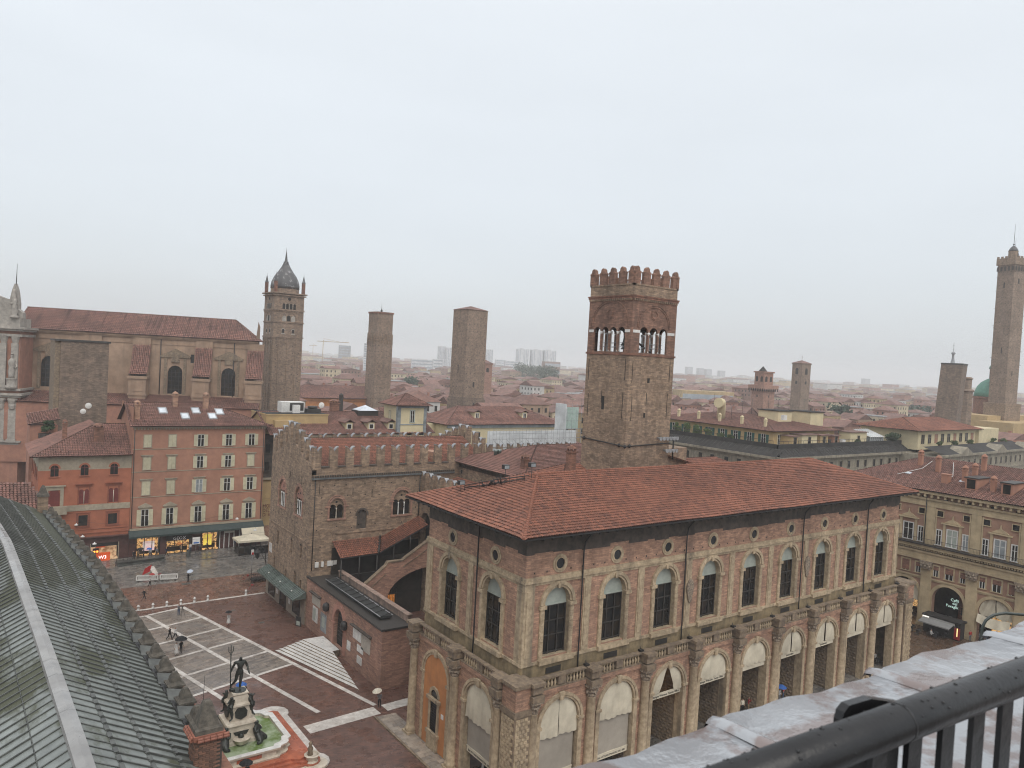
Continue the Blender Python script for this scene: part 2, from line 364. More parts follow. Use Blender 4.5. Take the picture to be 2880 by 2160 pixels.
M('white_paint', (0.70, 0.69, 0.66), (0.58, 0.57, 0.54), 3, 0.6)
M('lunette', (0.36, 0.39, 0.345), (0.29, 0.32, 0.285), 2, 0.6)
M('canvas', (0.62, 0.565, 0.44), (0.52, 0.47, 0.365), 1.2, 0.9, (0.38, 0.34, 0.28), 0.3)
M('blind', (0.345, 0.31, 0.26), (0.31, 0.28, 0.235), 1.2, 0.9)
M('shutter', (0.56, 0.52, 0.37), (0.47, 0.435, 0.31), 2, 0.75)
M('bronze', (0.028, 0.03, 0.028), (0.055, 0.062, 0.055), 3, 0.38, metal=0.35)
M('marble', (0.60, 0.54, 0.45), (0.45, 0.39, 0.31), 2, 0.6, (0.22, 0.17, 0.12), 0.4, 0.2)
M('marble_white', (0.66, 0.65, 0.62), (0.52, 0.51, 0.49), 1.6, 0.35, big=0.12, mode='wet')
M('slab', (0.62, 0.59, 0.55), (0.42, 0.385, 0.35), 1.5, 0.4, mode='wet', big=0.2)
M('red_marble', (0.42, 0.135, 0.075), (0.30, 0.095, 0.06), 1.4, 0.35, mode='wet')
# ------------------------------------------------------------------ the ground of the place
M('city_ground', (0.16, 0.13, 0.115), (0.10, 0.09, 0.08), 0.05, 0.9)
GA = R(14.5)
PAVE('brick_paving', (0.155, 0.085, 0.066), (0.105, 0.060, 0.048), (0.55, 0.52, 0.50), 0.62, 0.16, R(20), 0.42)
PAVE('brown_paving', (0.13, 0.085, 0.058), (0.085, 0.056, 0.04), (0.5, 0.48, 0.45), 0.4, 0.2, R(40), 0.30)
PAVE('brick_street', (0.165, 0.092, 0.068), (0.12, 0.070, 0.055), (0.62, 0.58, 0.54), 0.7, 0.5, R(90), 0.38)
PAVE('stone_paving', (0.235, 0.205, 0.178), (0.165, 0.147, 0.13), (0.45, 0.43, 0.4), 1.1, 0.34, R(-14.5), 0.40)
PAVE('street_stone', (0.20, 0.19, 0.175), (0.115, 0.11, 0.104), (0.38, 0.37, 0.36), 0.95, 0.6, R(-8), 0.30)
PAVE('walk_stone', (0.33, 0.29, 0.245), (0.235, 0.205, 0.175), (0.45, 0.42, 0.38), 0.95, 0.55, R(0), 0.42)
def sheet(name, pts, z, mat, parent=None):
    m = MB(); m.face([(x, y, z) for x, y in pts]); return add(name, m, mat, parent, kind='structure')
sheet('ground', [(-6000, -200), (9000, -200), (9000, 9000), (-6000, 9000)], -0.03, 'city_ground')
PZ = sheet('piazza_paving', [(-20, 20), (150, 20), (150, 126), (-20, 126)], 0.0, 'brick_paving')
sheet('piazza_maggiore_paving', [(103.6, 20), (150, 20), (150, 70), (103.6, 70)], 0.004, 'brown_paving')
de = (math.cos(GA), math.sin(GA)); dn = (-math.sin(GA), math.cos(GA))
def G(p, q): return (p*de[0]+q*dn[0], p*de[1]+q*dn[1])
sheet('stone_panel_paving', [G(36, 75.75), G(53.5, 75.75), G(53.5, 103), G(36, 103)], 0.004, 'stone_paving')
sheet('brick_crossing', [(-20, 114.6), (60, 114.6), (60, 126.2), (-20, 126.8)], 0.004, 'brick_street')
sheet('street', [(-60, 126.5), (160, 124.6), (160, 138), (-60, 138)], 0.008, 'street_stone')
def slabmesh(l, w):
    m = MB(); m.box(LOCAL, -l/2+.008, l/2-.008, -w/2, w/2, 0, 0.022); return m.mesh('slab', 'slab')
SLAB = {}
def strip(p0, p1, w, step=0.95, rows=1, z=0.004):
    """a line of pale slabs let into the paving, each slab a piece"""
    dx, dy = p1[0]-p0[0], p1[1]-p0[1]; L = math.hypot(dx, dy); n = max(1, round(L/step)); l = L/n; k = (round(l, 2), w)
    if k not in SLAB: SLAB[k] = slabmesh(l, w/rows)
    a = math.atan2(dy, dx)
    for r in range(rows):
        o = (r-(rows-1)/2)*w/rows*1.02
        for i in range(n):
            t = (i+0.5)/n; inst('slab', SLAB[k], PZ, (p0[0]+dx*t-math.sin(a)*o, p0[1]+dy*t+math.cos(a)*o, z+random.uniform(0, .006)), a)
for p, q0, q1 in ((48.2, 103.1, 63.4), (53.5, 103.1, 60.6), (42.75, 92, 62)): strip(G(p, q0), G(p, q1), 0.52)
for q in (103, 97.5, 92.05, 86.65, 81.1, 75.75):
    for a, b in ((37, 42.45), (43.05, 47.9), (48.5, 53.2)): strip(G(a, q), G(b, q), 0.42)
strip((14, 114.35), (38.2, 114.6), 0.5, 1.2)
strip((28.4, 70.55), (36.3, 70.9), 1.75, 0.95, 2); strip((37.2, 71.0), (42.5, 71.2), 1.5, 0.95, 2)
strip((26.0, 136.4), (25.8, 131.8), 0.8, 1.0)
# pale steps fanning out from the palace door
stp = thing('fan_steps', 'pale marble steps fanning out in a wedge before the pointed palace door', 'steps', (38, 88, 0))
ap, kn = (36.66, 76.3), (37.55, 86.2)
for k in range(8):
    t = k/8.0; b = (ap[0]+(kn[0]-ap[0])*t, ap[1]+(kn[1]-ap[1])*t); a = (32.2+4.0*t, 91.6)
    m = MB(); m.ext([a, b, kn, (38.5, 86.25), (38.5, 91.5)], 0.01, 0.06+0.11*k, 1); m.m[-2] = 0; add('step', m, ['marble_white', 'sandstone_dark'], stp)  # darker risers: grime, with the shadow line of each tread painted in
# pavement kerbs
m = MB(); m.ext([(-60, 137.6), (42, 137.2), (42, 143.2), (-60, 143.2)], 0.0, 0.13); add('sidewalk', m, 'street_stone', kind='structure')
m = MB(); m.ext([(42, 137.2), (150, 134), (150, 144), (42, 143.2)], 0.0, 0.128); add('sidewalk', m, 'street_stone', kind='structure')
m = MB(); m.ext([(35.5, 46.0), (105.0, 46.0), (105.0, 48.3), (37.6, 48.3), (37.6, 69.2), (35.5, 69.4)], 0, 0.16); add('palace_pavement', m, 'walk_stone', kind='structure')
m = MB(); m.ext([(35.28, 45.8), (35.48, 45.8), (35.48, 69.6), (35.28, 69.6)], 0, 0.15); add('kerb', m, 'sandstone_dark', kind='structure')

# ------------------------------------------------------------------ the arcaded palace (front right)
PB = thing('arcaded_palace', 'long rose brick palace with sandstone arcade, balustrade, tall arched windows and terracotta hipped roof', 'palace', (70, 57, 0))
FS = Fr(37.3, 48.0, 0)              # south front, u = X-37.3
FW = Fr(37.3, 65.6, -90)            # west front, u = 65.6-Y
bays = [42.1-37.3+6.87*k for k in range(9)]; cols = [38.95-37.3]+[45.5-37.3+6.87*k for k in range(9)]
wb_curt, wb_blind = 65.6-53.45, 65.6-60.85
m = MB()
m.archwall(FS, 1.4, 64.6, 0.16, 10.35, 0, [(u, 2.15, 0.16, 7.15) for u in bays], 0.9, 0, 1)
m.archwall(FW, 0.0, 16.2, 0.0, 10.35, 0, [(wb_curt, 2.15, 0.0, 7.15)], 0.9, 0, 1)
m.box(FW, 0, 16.2, -0.92, -0.9, 9.6, 10.35); add('arcade_wall', m, ['brick_rose', 'sandstone'], PB)
# inside of the arcade: deep rusticated side walls, vault, rear wall, floor
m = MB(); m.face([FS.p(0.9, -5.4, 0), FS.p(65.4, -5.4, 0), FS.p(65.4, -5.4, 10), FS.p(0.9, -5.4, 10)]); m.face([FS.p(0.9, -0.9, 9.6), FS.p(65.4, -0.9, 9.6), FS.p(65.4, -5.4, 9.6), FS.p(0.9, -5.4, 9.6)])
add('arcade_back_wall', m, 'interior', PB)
m = MB(); m.box(FS, 0.2, 65.8, -5.4, 0.1, 0.1, 0.28); add('arcade_floor', m, 'street_stone', PB)
for k in range(8):
    uc = (bays[k]+bays[k+1])/2
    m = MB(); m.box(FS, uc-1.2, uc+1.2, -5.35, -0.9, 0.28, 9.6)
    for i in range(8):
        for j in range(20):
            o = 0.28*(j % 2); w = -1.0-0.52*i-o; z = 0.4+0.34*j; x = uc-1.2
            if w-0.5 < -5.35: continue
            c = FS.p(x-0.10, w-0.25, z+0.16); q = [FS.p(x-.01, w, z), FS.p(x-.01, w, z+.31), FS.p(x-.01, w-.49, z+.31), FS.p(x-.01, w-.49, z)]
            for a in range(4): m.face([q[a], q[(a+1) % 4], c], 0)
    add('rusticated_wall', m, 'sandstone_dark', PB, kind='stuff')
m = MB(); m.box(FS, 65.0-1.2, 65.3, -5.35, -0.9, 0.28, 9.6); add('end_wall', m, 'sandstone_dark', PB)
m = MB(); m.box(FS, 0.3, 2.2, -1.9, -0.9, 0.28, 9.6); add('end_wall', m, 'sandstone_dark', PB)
# arch rings, jambs, imposts
def ringmesh(mm):
    mm.ring(LOCAL, 0, 7.15, 2.15, 2.35, 0, 0.10, n=18); mm.ring(LOCAL, 0, 7.15, 2.36, 2.62, 0, 0.17, n=18)
    for s in (-1, 1):
        mm.box(LOCAL, s*2.15, s*2.62, 0, 0.09, 0.3, 7.0); mm.box(LOCAL, s*2.05, s*2.72, -0.5, 0.22, 6.95, 7.2)
    mm.prism(LOCAL, [(-.2, 9.15), (.2, 9.15), (.28, 9.85), (-.28, 9.85)], 0, 0.24)
RING = local(ringmesh, 'arch_surround', 'sandstone')
for u in bays: fin('arch_surround', RING, PB, FS, u, 0, 0)
for u in (wb_curt, wb_blind): fin('arch_surround', RING, PB, FW, u, 0, 0)
# half columns
def colmesh(mm):
    mm.lathe([(.52, 0), (.58, .12), (.56, .3), (.62, .45), (.50, .6), (.455, .72), (.44, 4.5), (.40, 8.55), (.44, 8.62)], 0, -0.22, 0.16, 14)
    mm.box(LOCAL, -.62, .62, -.4, .86, 0, .36)
COLM = local(colmesh, 'column', 'sandstone')
def capmesh(mm):
    mm.lathe([(.40, 0), (.46, .2), (.43, .38), (.56, .52), (.50, .66), (.66, .9), (.70, .98)], 0, -0.22, 8.75, 12, sm=False)
    mm.box(LOCAL, -.62, .62, -.2, .86, 9.7, 9.86)
    for a in range(8):
        t = a*math.pi/4; mm.lathe([(.02, 0), (.13, .1), (.10, .22), (.01, .28)], .52*math.cos(t), -.22+.52*math.sin(t), 9.05+.2*(a % 2), 6)
CAPM = local(capmesh, 'capital', 'carved')
for fr, us in ((FS, cols), (FW, [65.6-50.15, 65.6-57.2, 65.6-64.9])):
    for u in us:
        c = fin('column', COLM, PB, fr, u, 0, 0); inst('capital', CAPM, c, (0, 0, 0), base=False)
# entablature blocks and balustrade
m = MB()
for fr, L in ((FS, 66.0), (FW, 16.2)):
    m.box(fr, 0.05, L if fr is FS else 16.0, -0.95, 0.12, 9.95, 10.36)
add('entablature', m, 'brick_rose', PB)
m = MB()
for fr, a, L in ((FS, 0.9, 65.0), (FW, 0.0, 16.5)):
    m.box(fr, a, L, -0.36, 0.14, 10.37, 10.48); m.box(fr, a, L, -0.30, 0.18, 11.32, 11.46)
for fr, us in ((FS, cols), (FW, [65.6-50.15, 65.6-57.2, 65.6-64.9])):
    for u in us:
        m.box(fr, u-.62, u+.62, 0.12, .92, 9.9, 10.4); m.box(fr, u-.55, u+.55, -0.33, .80, 10.56, 11.27); m.box(fr, u-.68, u+.68, -0.40, .95, 11.22, 11.5)
for u in bays: m.box(FS, u-.42, u+.42, -.28, .10, 10.56, 11.27)
for u in (wb_curt, wb_blind): m.box(FW, u-.42, u+.42, -.28, .10, 10.56, 11.27)
add('balustrade_rail', m, 'sandstone_dark', PB)
BALM = local(lambda mm: mm.lathe([(.10, 0), (.07, .08), (.13, .26), (.11, .4), (.055, .58), (.08, .7), (.065, .77), (.11, .85)], 0, 0, 0, 8), 'baluster', 'sandstone')
for fr, us in ((FS, bays), (FW, (wb_curt, wb_blind))):
    for u in us:
        for s in (-1, 1):
            for i in range(6): fin('baluster', BALM, PB, fr, u+s*(0.7+0.37*i), -0.06, 10.475)
# rusticated corner piers with their blocks
for a, b in ((-0.4, 1.35), (64.2, 66.2)):
    m = MB()
    m.ext([FS.p(a, .40, 0)[:2], FS.p(b, .40, 0)[:2], FS.p(b, -1.5, 0)[:2], FS.p(a, -1.5, 0)[:2]], 0.15, 8.8)
    m.ext([FS.p(a-.1, .5, 0)[:2], FS.p(b+.1, .5, 0)[:2], FS.p(b+.1, -1.6, 0)[:2], FS.p(a-.1, -1.6, 0)[:2]], 8.8, 9.3)
    m.ext([FS.p(a, .42, 0)[:2], FS.p(b, .42, 0)[:2], FS.p(b, -1.5, 0)[:2], FS.p(a, -1.5, 0)[:2]], 9.3, 11.2, 1)
    m.ext([FS.p(a-.2, .62, 0)[:2], FS.p(b+.2, .62, 0)[:2], FS.p(b+.2, -1.7, 0)[:2], FS.p(a-.2, -1.7, 0)[:2]], 11.2, 11.52)
    add('corner_pier', m, ['sandstone_dark', 'brick_rose'], PB)
BLK = local(lambda mm: (mm.box(LOCAL, -.195, .195, 0, .05, 0, .29), mm.prism(LOCAL, [(-.14, .05), (.14, .05), (.14, .24), (-.14, .24)], .05, .085)), 'block', 'sandstone')
HLF = local(lambda mm: mm.box(LOCAL, -.09, .09, 0, .06, 0, .29), 'block', 'sandstone')
FWP = Fr(FS.p(-.4, 0, 0)[0], FS.p(0, -1.5, 0)[1], -90); FSP = Fr(FS.p(-.4, 0, 0)[0], FS.p(0, .40, 0)[1], 0); FSQ = Fr(FS.p(64.2, 0, 0)[0], FS.p(0, .40, 0)[1], 0)
for fr, wd, j0 in ((FWP, 1.75, 6), (FSP, 1.6, 6), (FSQ, 1.9, 0)):
    for j in range(j0, 26):
        z = 0.3+0.322*j; off = 0.0 if j % 2 else 0.2; u = 0.28+off
        if off: fin('block', HLF, PB, fr, 0.2, 0, z)
        while u < wd-.12: fin('block', BLK, PB, fr, u+.04, 0, z); u += .43
# blind orange arch with its own window on the west front
M('orange_plaster', (0.52, 0.225, 0.085), (0.44, 0.19, 0.075), 1.0, 0.85, (0.30, 0.15, 0.08), 0.4)
m = MB(); m.archfill(FW, wb_blind, 2.15, 0.2, 7.15, 0.03, 18); add('blind_arch_panel', m, 'orange_plaster', PB)
m = MB(); u = wb_blind
for s in (-1, 1): m.box(FW, u+s*.62, u+s*.95, .03, .16, 1.9, 5.0)
m.box(FW, u-1.15, u+1.15, .03, .34, 4.9, 5.2); m.box(FW, u-1.1, u+1.1, .03, .30, 1.55, 1.9); m.box(FW, u-.95, u+.95, .03, .24, .2, 1.55); m.ring(FW, u, 5.35, .62, .92, .03, .16, n=12)
w_ = add('side_window', m, 'sandstone', PB)
m = MB(); m.archfill(FW, u, .62, 5.2, 5.4, .06); m.archfill(FW, u, .62, 1.9, 4.9, .06, rect=True)
add('pane', m, 'glass', w_)
m = MB()
for i in range(6):
    m.tube([FW.p(u-.5+.2*i, .1, 1.9), FW.p(u-.5+.2*i, .1, 4.9)], .018, 4)
for i in range(12): m.tube([FW.p(u-.62, .1, 2.0+.25*i), FW.p(u+.62, .1, 2.0+.25*i)], .014, 4)
add('window_grille', m, 'iron', w_)
m = MB(); m.box(FW, wb_blind+1.3, wb_blind+1.75, .03, .06, 3.7, 4.15); add('wall_plaque', m, 'white_paint', PB)
# upper storey
US = Fr(38.5, 49.2, 0); UW = Fr(38.5, 65.6, -90)
ubays = [42.1-38.5+6.87*k for k in range(9)]; wbays = [65.6-61.1, 65.6-53.85]
m = MB(); LS, LW = 62.8, 16.4
for fr, L, us in ((US, LS, ubays), (UW, LW, wbays)):
    m.archwall(fr, 0, L, 10.4, 19.35, 0, [(u, 1.42, 12.65, 17.25) for u in us], 0.5, 0, 1)
    m.archwall(fr, 0, L, 19.35, 22.0, 0, [], 0)
m.face([(101.3, 49.2, 10.4), (101.3, 65.6, 10.4), (101.3, 65.6, 23.5), (101.3, 49.2, 23.5)]); m.face([(38.5, 65.6, 10.4), (101.3, 65.6, 10.4), (101.3, 65.6, 23.5), (38.5, 65.6, 23.5)])
add('upper_wall', m, ['brick_rose', 'sandstone'], PB)
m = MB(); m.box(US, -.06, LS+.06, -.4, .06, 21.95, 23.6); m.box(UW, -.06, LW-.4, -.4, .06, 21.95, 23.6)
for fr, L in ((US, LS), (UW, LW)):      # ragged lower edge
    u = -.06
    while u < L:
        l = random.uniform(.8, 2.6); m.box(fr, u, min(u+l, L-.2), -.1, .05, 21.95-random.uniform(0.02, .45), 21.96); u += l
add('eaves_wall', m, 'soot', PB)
m = MB(); m.box(US, -.03, LS+.03, -.5, .03, 10.4, 12.15); m.box(UW, -.03, LW-.5, -.5, .03, 10.4, 12.15); add('plinth_band', m, 'ochre_band', PB)
m = MB()
for fr, L, us in ((US, LS, ubays), (UW, LW, wbays)):
    for o, z0, z1 in ((.14, 12.15, 12.42), (.10, 19.05, 19.3), (.22, 19.3, 19.5), (.14, 19.5, 19.78)): m.box(fr, -o, L+o if fr is US else L-.4, -.4, o, z0, z1)
    for u in us: m.box(fr, u-1.95, u+1.95, -.3, .42, 12.1, 12.5)
    for i, u in enumerate(us[:-1]):
        c = (u+us[i+1])/2
        m.box(fr, c-.42, c+.42, -.1, .10, 12.43, 19.04); m.box(fr, c-.26, c+.26, 0, .15, 12.9, 18.6)
    for c in (.45, L-.45) if fr is US else (.5, L-.45): m.box(fr, c-.55, c+.55, -.1, .11, 12.43, 19.04); m.box(fr, c-.3, c+.3, 0, .16, 12.9, 18.6)
add('stone_trim', m, 'sandstone', PB)
for i in (2, 5):
    m = MB(); c = (ubays[i]+ubays[i+1])/2+0.15
    m.prism(US, [(c+.5*math.cos(a*math.pi/6)*(1 if a < 7 else .8), 16.2+(1.0 if a < 7 else 1.5)*math.sin(a*math.pi/6)) for a in range(12)], .1, .30)
    add('stone_crest', m, 'carved', PB)
def surround(mm):
    mm.ring(LOCAL, 0, 17.25, 1.42, 1.62, 0, .12, n=16); mm.ring(LOCAL, 0, 17.25, 1.63, 1.96, 0, .22, n=16)
    for s in (-1, 1):
        mm.box(LOCAL, s*1.42, s*1.9, 0, .12, 12.5, 17.0); mm.box(LOCAL, s*1.32, s*2.06, -.1, .30, 16.9, 17.2)
        for j in range(9): mm.box(LOCAL, s*1.47, s*1.85, .1, .17, 12.7+.46*j, 13.04+.46*j)
    mm.prism(LOCAL, [(-.14, 18.6), (.14, 18.6), (.2, 19.04), (-.2, 19.04)], .1, .30)
SUR = local(surround, 'window_surround', 'sandstone')
def wframe(mm):
    for x in (-1.36, -.48, .48, 1.36): mm.box(LOCAL, x-.05, x+.05, -.46, -.36, 12.65, 17.0)
    for z in (12.8, 14.3, 15.6, 16.95): mm.box(LOCAL, -1.4, 1.4, -.45, -.37, z-.05, z+.05)
WFR = local(wframe, 'window', 'frame_dark')
WPN = local(lambda mm: mm.archfill(LOCAL, 0, 1.42, 12.65, 16.95, -.48, rect=True), 'pane', 'glass')
WLU = local(lambda mm: (mm.archfill(LOCAL, 0, 1.42, 16.95, 17.25, -.44), mm.box(LOCAL, -1.4, 1.4, -.42, -.34, 16.98, 17.08)), 'lunette_panel', 'lunette')
M('oculus_glass', (0.03, 0.032, 0.035), None, 1, 0.15)
OCU = local(lambda mm: (mm.ring(LOCAL, 0, 20.72, .47, .62, -.05, .12, 0, 360, 20), mm.ring(LOCAL, 0, 20.72, .63, .82, -.05, .07, 0, 360, 20)), 'round_window', 'sandstone')
OGL = local(lambda mm: mm.face([LOCAL.p(.5*math.cos(a*math.pi/10), .02, 20.72+.5*math.sin(a*math.pi/10)) for a in range(20)]), 'pane', 'oculus_glass')
for fr, us in ((US, ubays), (UW, wbays)):
    for u in us:
        fin('window_surround', SUR, PB, fr, u, 0, 0)
        w_ = fin('window', WFR, PB, fr, u, 0, 0); inst('pane', WPN, w_, (0, 0, 0), base=False); inst('lunette_panel', WLU, w_, (0, 0, 0), base=False)
        o = fin('round_window', OCU, PB, fr, u+(0.1 if fr is US else 0.15), 0, 0); inst('pane', OGL, o, (0, 0, 0), base=False)
def holes(mm):
    for i in range(46): mm.box(US, .9+1.36*i-.05, .9+1.36*i+.07, -.1, .012, 20.05, 20.2)
m = MB(); holes(m); add('putlog_holes', m, 'dark', PB, kind='stuff')
# down pipes
for fr, u in ((US, ubays[0]+3.1-.9+.4), (US, ubays[2]+2.6), (US, ubays[5]+2.3), (US, ubays[7]+2.75), (UW, 9.4)):
    m = MB(); m.tube([fr.p(u+.9, 1.2, 23.5), fr.p(u+.5, .6, 23.1), fr.p(u+.1, .3, 22.4), fr.p(u, .26, 21.6), fr.p(u, .26, 12.3), fr.p(u-.02, .3, 10.5)], .075, 6); add('down_pipe', m, 'iron', PB)
for k in range(9):
    for d, a in ((-.9, .85),): m = MB(); m.box(US, ubays[k]+d, ubays[k]+d+a*2, .03, .07, 11.1, 11.62); add('grille_panel', m, 'frame_dark', PB)
m = MB()
for k in range(9): m.box(FS, bays[k]+2.7, bays[k]+3.1, -.3, .1, 11.46, 11.66); m.tube([FS.p(bays[k]+2.9, -.1, 11.5), FS.p(bays[k]+2.9, -.25, 11.9)], .03, 5)
add('floodlights', m, 'iron', PB, kind='stuff')
# roof
ex0, ex1, ey0, ey1, ez = 36.6, 102.3, 47.3, 67.4, 23.72
A_, B_ = (45.6, 57.35, 27.1), (92.8, 57.35, 27.1)
c4 = [(ex0, ey0, ez), (ex1, ey0, ez), (ex1, ey1, ez), (ex0, ey1, ez)]
pl = [[c4[0], c4[1], B_, A_], [c4[1], c4[2], B_], [c4[2], c4[3], A_, B_], [c4[3], c4[0], A_]]
b = MB()
for c in pl: b.face(c)
b.face([(x, y, ez-.12) for x, y, z in c4]); PR = add('roof', b, 'tile_base', PB)
m = MB(); m.box(Fr(ex0, ey0, 0), 0, ex1-ex0, 0.0, .12, ez-.14, ez-.02); m.box(Fr(ex0, ey1, -90), 0, ey1-ey0, 0, .12, ez-.14, ez-.02); add('gutter', m, 'iron', PR)
m = MB()
for i in range(60): m.box(US, .3+1.05*i, .42+1.05*i, .05, 1.75, 23.35, 23.52)
for i in range(16): m.box(UW, .3+1.05*i, .42+1.05*i, .05, 1.75, 23.35, 23.52)
add('rafter_ends', m, 'frame_dark', PR, kind='stuff')
VV, FF, TT, n0 = [], [], [], 0; near = []
for pi, c in enumerate(pl):
    v, f, t = tiles(c, 0.27, 0.42, .085, 3)
    if pi in (0, 3):        # the tiles nearest the eaves corner are single pieces
        k = len(v)//8; ctr = v.reshape(k, 8, 3).mean(1); d = np.linalg.norm(ctr-np.array([ex0, ey0, ez]), axis=1)
        pick = np.argsort(d)[:150]; keep = np.ones(k, bool); keep[pick] = False
        for q in pick: near.append(v.reshape(k, 8, 3)[q])
        v2 = v.reshape(k, 8, 3)[keep].reshape(-1, 3); f = f[:keep.sum()*3]; t = t.reshape(k, 3)[keep].ravel(); v = v2
    VV.append(v); FF.append(f+n0); TT.append(t); n0 += len(v)
add('roof_tiles', meshnp('roof_tiles', np.concatenate(VV), np.concatenate(FF), 'tile', np.concatenate(TT), rootloc(PB)), None, PR, kind='stuff')
tq = np.array([[0, 1, 5, 4], [1, 2, 6, 5], [2, 3, 7, 6]]); TM = {}
l0 = np.array(rootloc(PB))
near.sort(key=lambda v: -round(float(np.linalg.norm(v[4]-v[0])), 2))
for v in near:              # two shared tile meshes, one for each slope
    o0 = v.mean(0); key = 'S' if abs((v[4]-v[0])[1]) > abs((v[4]-v[0])[0]) else 'W'
    if key not in TM: TM[key] = meshnp('roof_tile', v-o0, tq, 'tile_one')
    inst('roof_tile', TM[key], PR, tuple(o0))
m = MB()
for a, c in ((A_, B_), (c4[0], A_), (c4[1], B_), (c4[3], A_), (c4[2], B_)):
    a = Vector(a); c = Vector(c); k = int((c-a).length/.42); d = (c-a)/k
    for i in range(k): m.tube([a+d*i+Vector((0, 0, .06)), a+d*(i+1.08)+Vector((0, 0, .03))], [.16, .13], 6)
add('ridge_tiles', m, 'tile_one', PR, kind='stuff')
# roof lights on stands
def rooflamp(x, y, z, h, ang):
    t = thing('roof_floodlight', {0: 'small box floodlight on a thin pole, left of the pair on the front palace roof', 1: 'black-hooded box floodlight, right of the pole pair on the front palace roof', 2: 'low pale floodlight at the left end of the roof cable rig'}[ang], 'floodlight', (x, y, z), 'floodlights on the palace roof')
    m = MB(); m.tube([(x, y, z), (x, y, z+h)], .03, 6); add('pole', m, 'iron', t)
    m = MB(); m.wbox(x-.32, x+.32, y-.22, y+.22, z+h, z+h+.42); add('lamp_housing', m, 'iron', t)
    m = MB(); m.wbox(x-.27, x+.27, y-.24, y-.221, z+h+.05, z+h+.36); add('lamp_glass', m, 'pane_light', t)
rooflamp(42.6, 58.6, 26.0, 1.55, 0); rooflamp(44.6, 57.0, 26.4, 1.5, 1); rooflamp(39.6, 61.8, 24.85, .8, 2)
t = thing('cable_rig', 'tangled black cable rack lying across the front palace roof hip', 'cable rack', (41.8, 59.2, 25.4))
m = MB()
for i in range(9): a = (39.9+.5*i, 61.6-.55*i, 24.95+.19*i); m.tube([(a[0], a[1], a[2]), (a[0], a[1], a[2]+.75)], .025, 5)
m.tube([(39.9, 61.6, 25.6), (42, 59.2, 26.45), (44.2, 56.9, 27.1)], .05, 5); m.tube([(39.9, 61.6, 25.4), (41.2, 60.4, 25.7), (42.4, 58.9, 26.2), (44, 57.2, 26.8)], .06, 5)
for i in range(14):
    a = random.uniform(.25, .6); x, y, z = 39.9+4.3*a, 61.6-4.7*a, 25.15+1.7*a
    m.tube([(x, y, z), (x+random.uniform(-.5, .5), y+random.uniform(-.4, .4), z+random.uniform(.1, .7))], .05, 5)
add('cables', m, 'iron', t)

# ---- canvas in the arches: each its own thing
def drape(fr, uc, lo, gap0, gap1, side=0):
    """half-round canvas with soft folds; gap0/gap1 half-widths of the parting at top and bottom"""
    m = MB(); n = 26; r = 2.12; zs = 7.15
    for s in (-1, 1):
        rows = []
        for j in range(9):
            row = []
            for i in range(n//2+1):
                t = i/(n//2); zz = j/8
                # from the parting to the arch edge
                ztop = lambda u: zs+math.sqrt(max(r*r-u*u, 0))
                g = gap0+(gap1-gap0)*zz**0.8; u = s*(g+(r-g)*t); z1 = ztop(u) if abs(u) < r else zs
                z0 = lo+(0.06*math.sin(u*3)+.03*math.sin(u*9)); z = z1+(z0-z1)*zz
                w = -.12+0.05*math.sin(u*9+zz*2)*zz+.12*math.sin(math.pi*t)*math.sin(zz*math.pi)
                row.append(fr.p(uc+u, w, z))
            rows.append(row)
        m.grid(rows)
    return m
BARTXT = 'BAR VITTORIO EMANUELE DAL 1882'
names = ['first arch of the long front', 'second arch of the long front', 'third arch, drawn open over golden light', 'fourth arch, full, left of the plain board', 'fifth arch, full and pleated over a plain board', 'sixth arch, slit open in the middle', 'seventh arch, slit open in the middle', 'eighth arch, slit open in the middle', 'ninth arch next to the far corner pier']
for k in range(9):
    g = [(0, .05), (0, 0), (.0, 1.05), (0, 0), (0, 0), (.03, .13), (.03, .2), (.03, .16), (.03, .12)][k]
    t = thing('arch_curtain', 'cream canvas curtain in the '+names[k], 'curtain', FS.p(bays[k], 0, 6.8), 'canvas curtains of the arcade')
    add('curtain_cloth', drape(FS, bays[k], 5.9 if k < 2 else 6.75, *g), 'canvas', t)
    if k < 2:
        t = thing('roller_blind', ['grey-beige roller blind with lettered hem in the first arch of the south front', 'grey-beige roller blind with lettered hem in the second arch of the south front'][k], 'blind', FS.p(bays[k], 0, 2), 'lettered roller blinds')
        m = MB(); m.grid([[FS.p(bays[k]-2.0+.4*i, -.35+.02*math.sin(i), z) for i in range(11)] for z in (7.0, 5, 3, 2.65)]); add('blind_cloth', m, 'blind', t)
        m = MB(); m.box(FS, bays[k]-2.05, bays[k]+2.05, -.37, -.31, 2.58, 2.68); m.box(FS, bays[k]-2.0, bays[k]+2.0, -.35, -.33, 2.12, 2.58); add('hem', m, 'canvas', t)
        text(t, BARTXT, .27, FS, bays[k], -.325, 2.25, 'iron', sx=.78)
    else:
        t = thing('sign_board', 'pale sign board across the '+names[k].split(',')[0].split(' next')[0].split(' from')[0]+' of the arcade', 'sign', FS.p(bays[k], 0, 6.4), 'arcade sign boards')
        m = MB(); m.box(FS, bays[k]-2.1, bays[k]+2.1, -.32, -.2, 6.25, 6.72); add('board', m, 'canvas', t)
        s = {2: 'Bologna Welcome  Tourist Office', 3: 'Bologna Welcome  Tourist Office', 5: 'SIGNORVINO', 6: 'SIGNORVINO'}.get(k)
        if s: text(t, s, .3 if k < 4 else .26, FS, bays[k], -.19, 6.38, 'frame_dark', sx=.9)
t = thing('arch_curtain', 'cream canvas curtain in the arch on the short west front', 'curtain', FW.p(wb_curt, 0, 6), 'canvas curtains of the arcade')
add('curtain_cloth', drape(FW, wb_curt, 5.6, 0, 0), 'canvas', t)
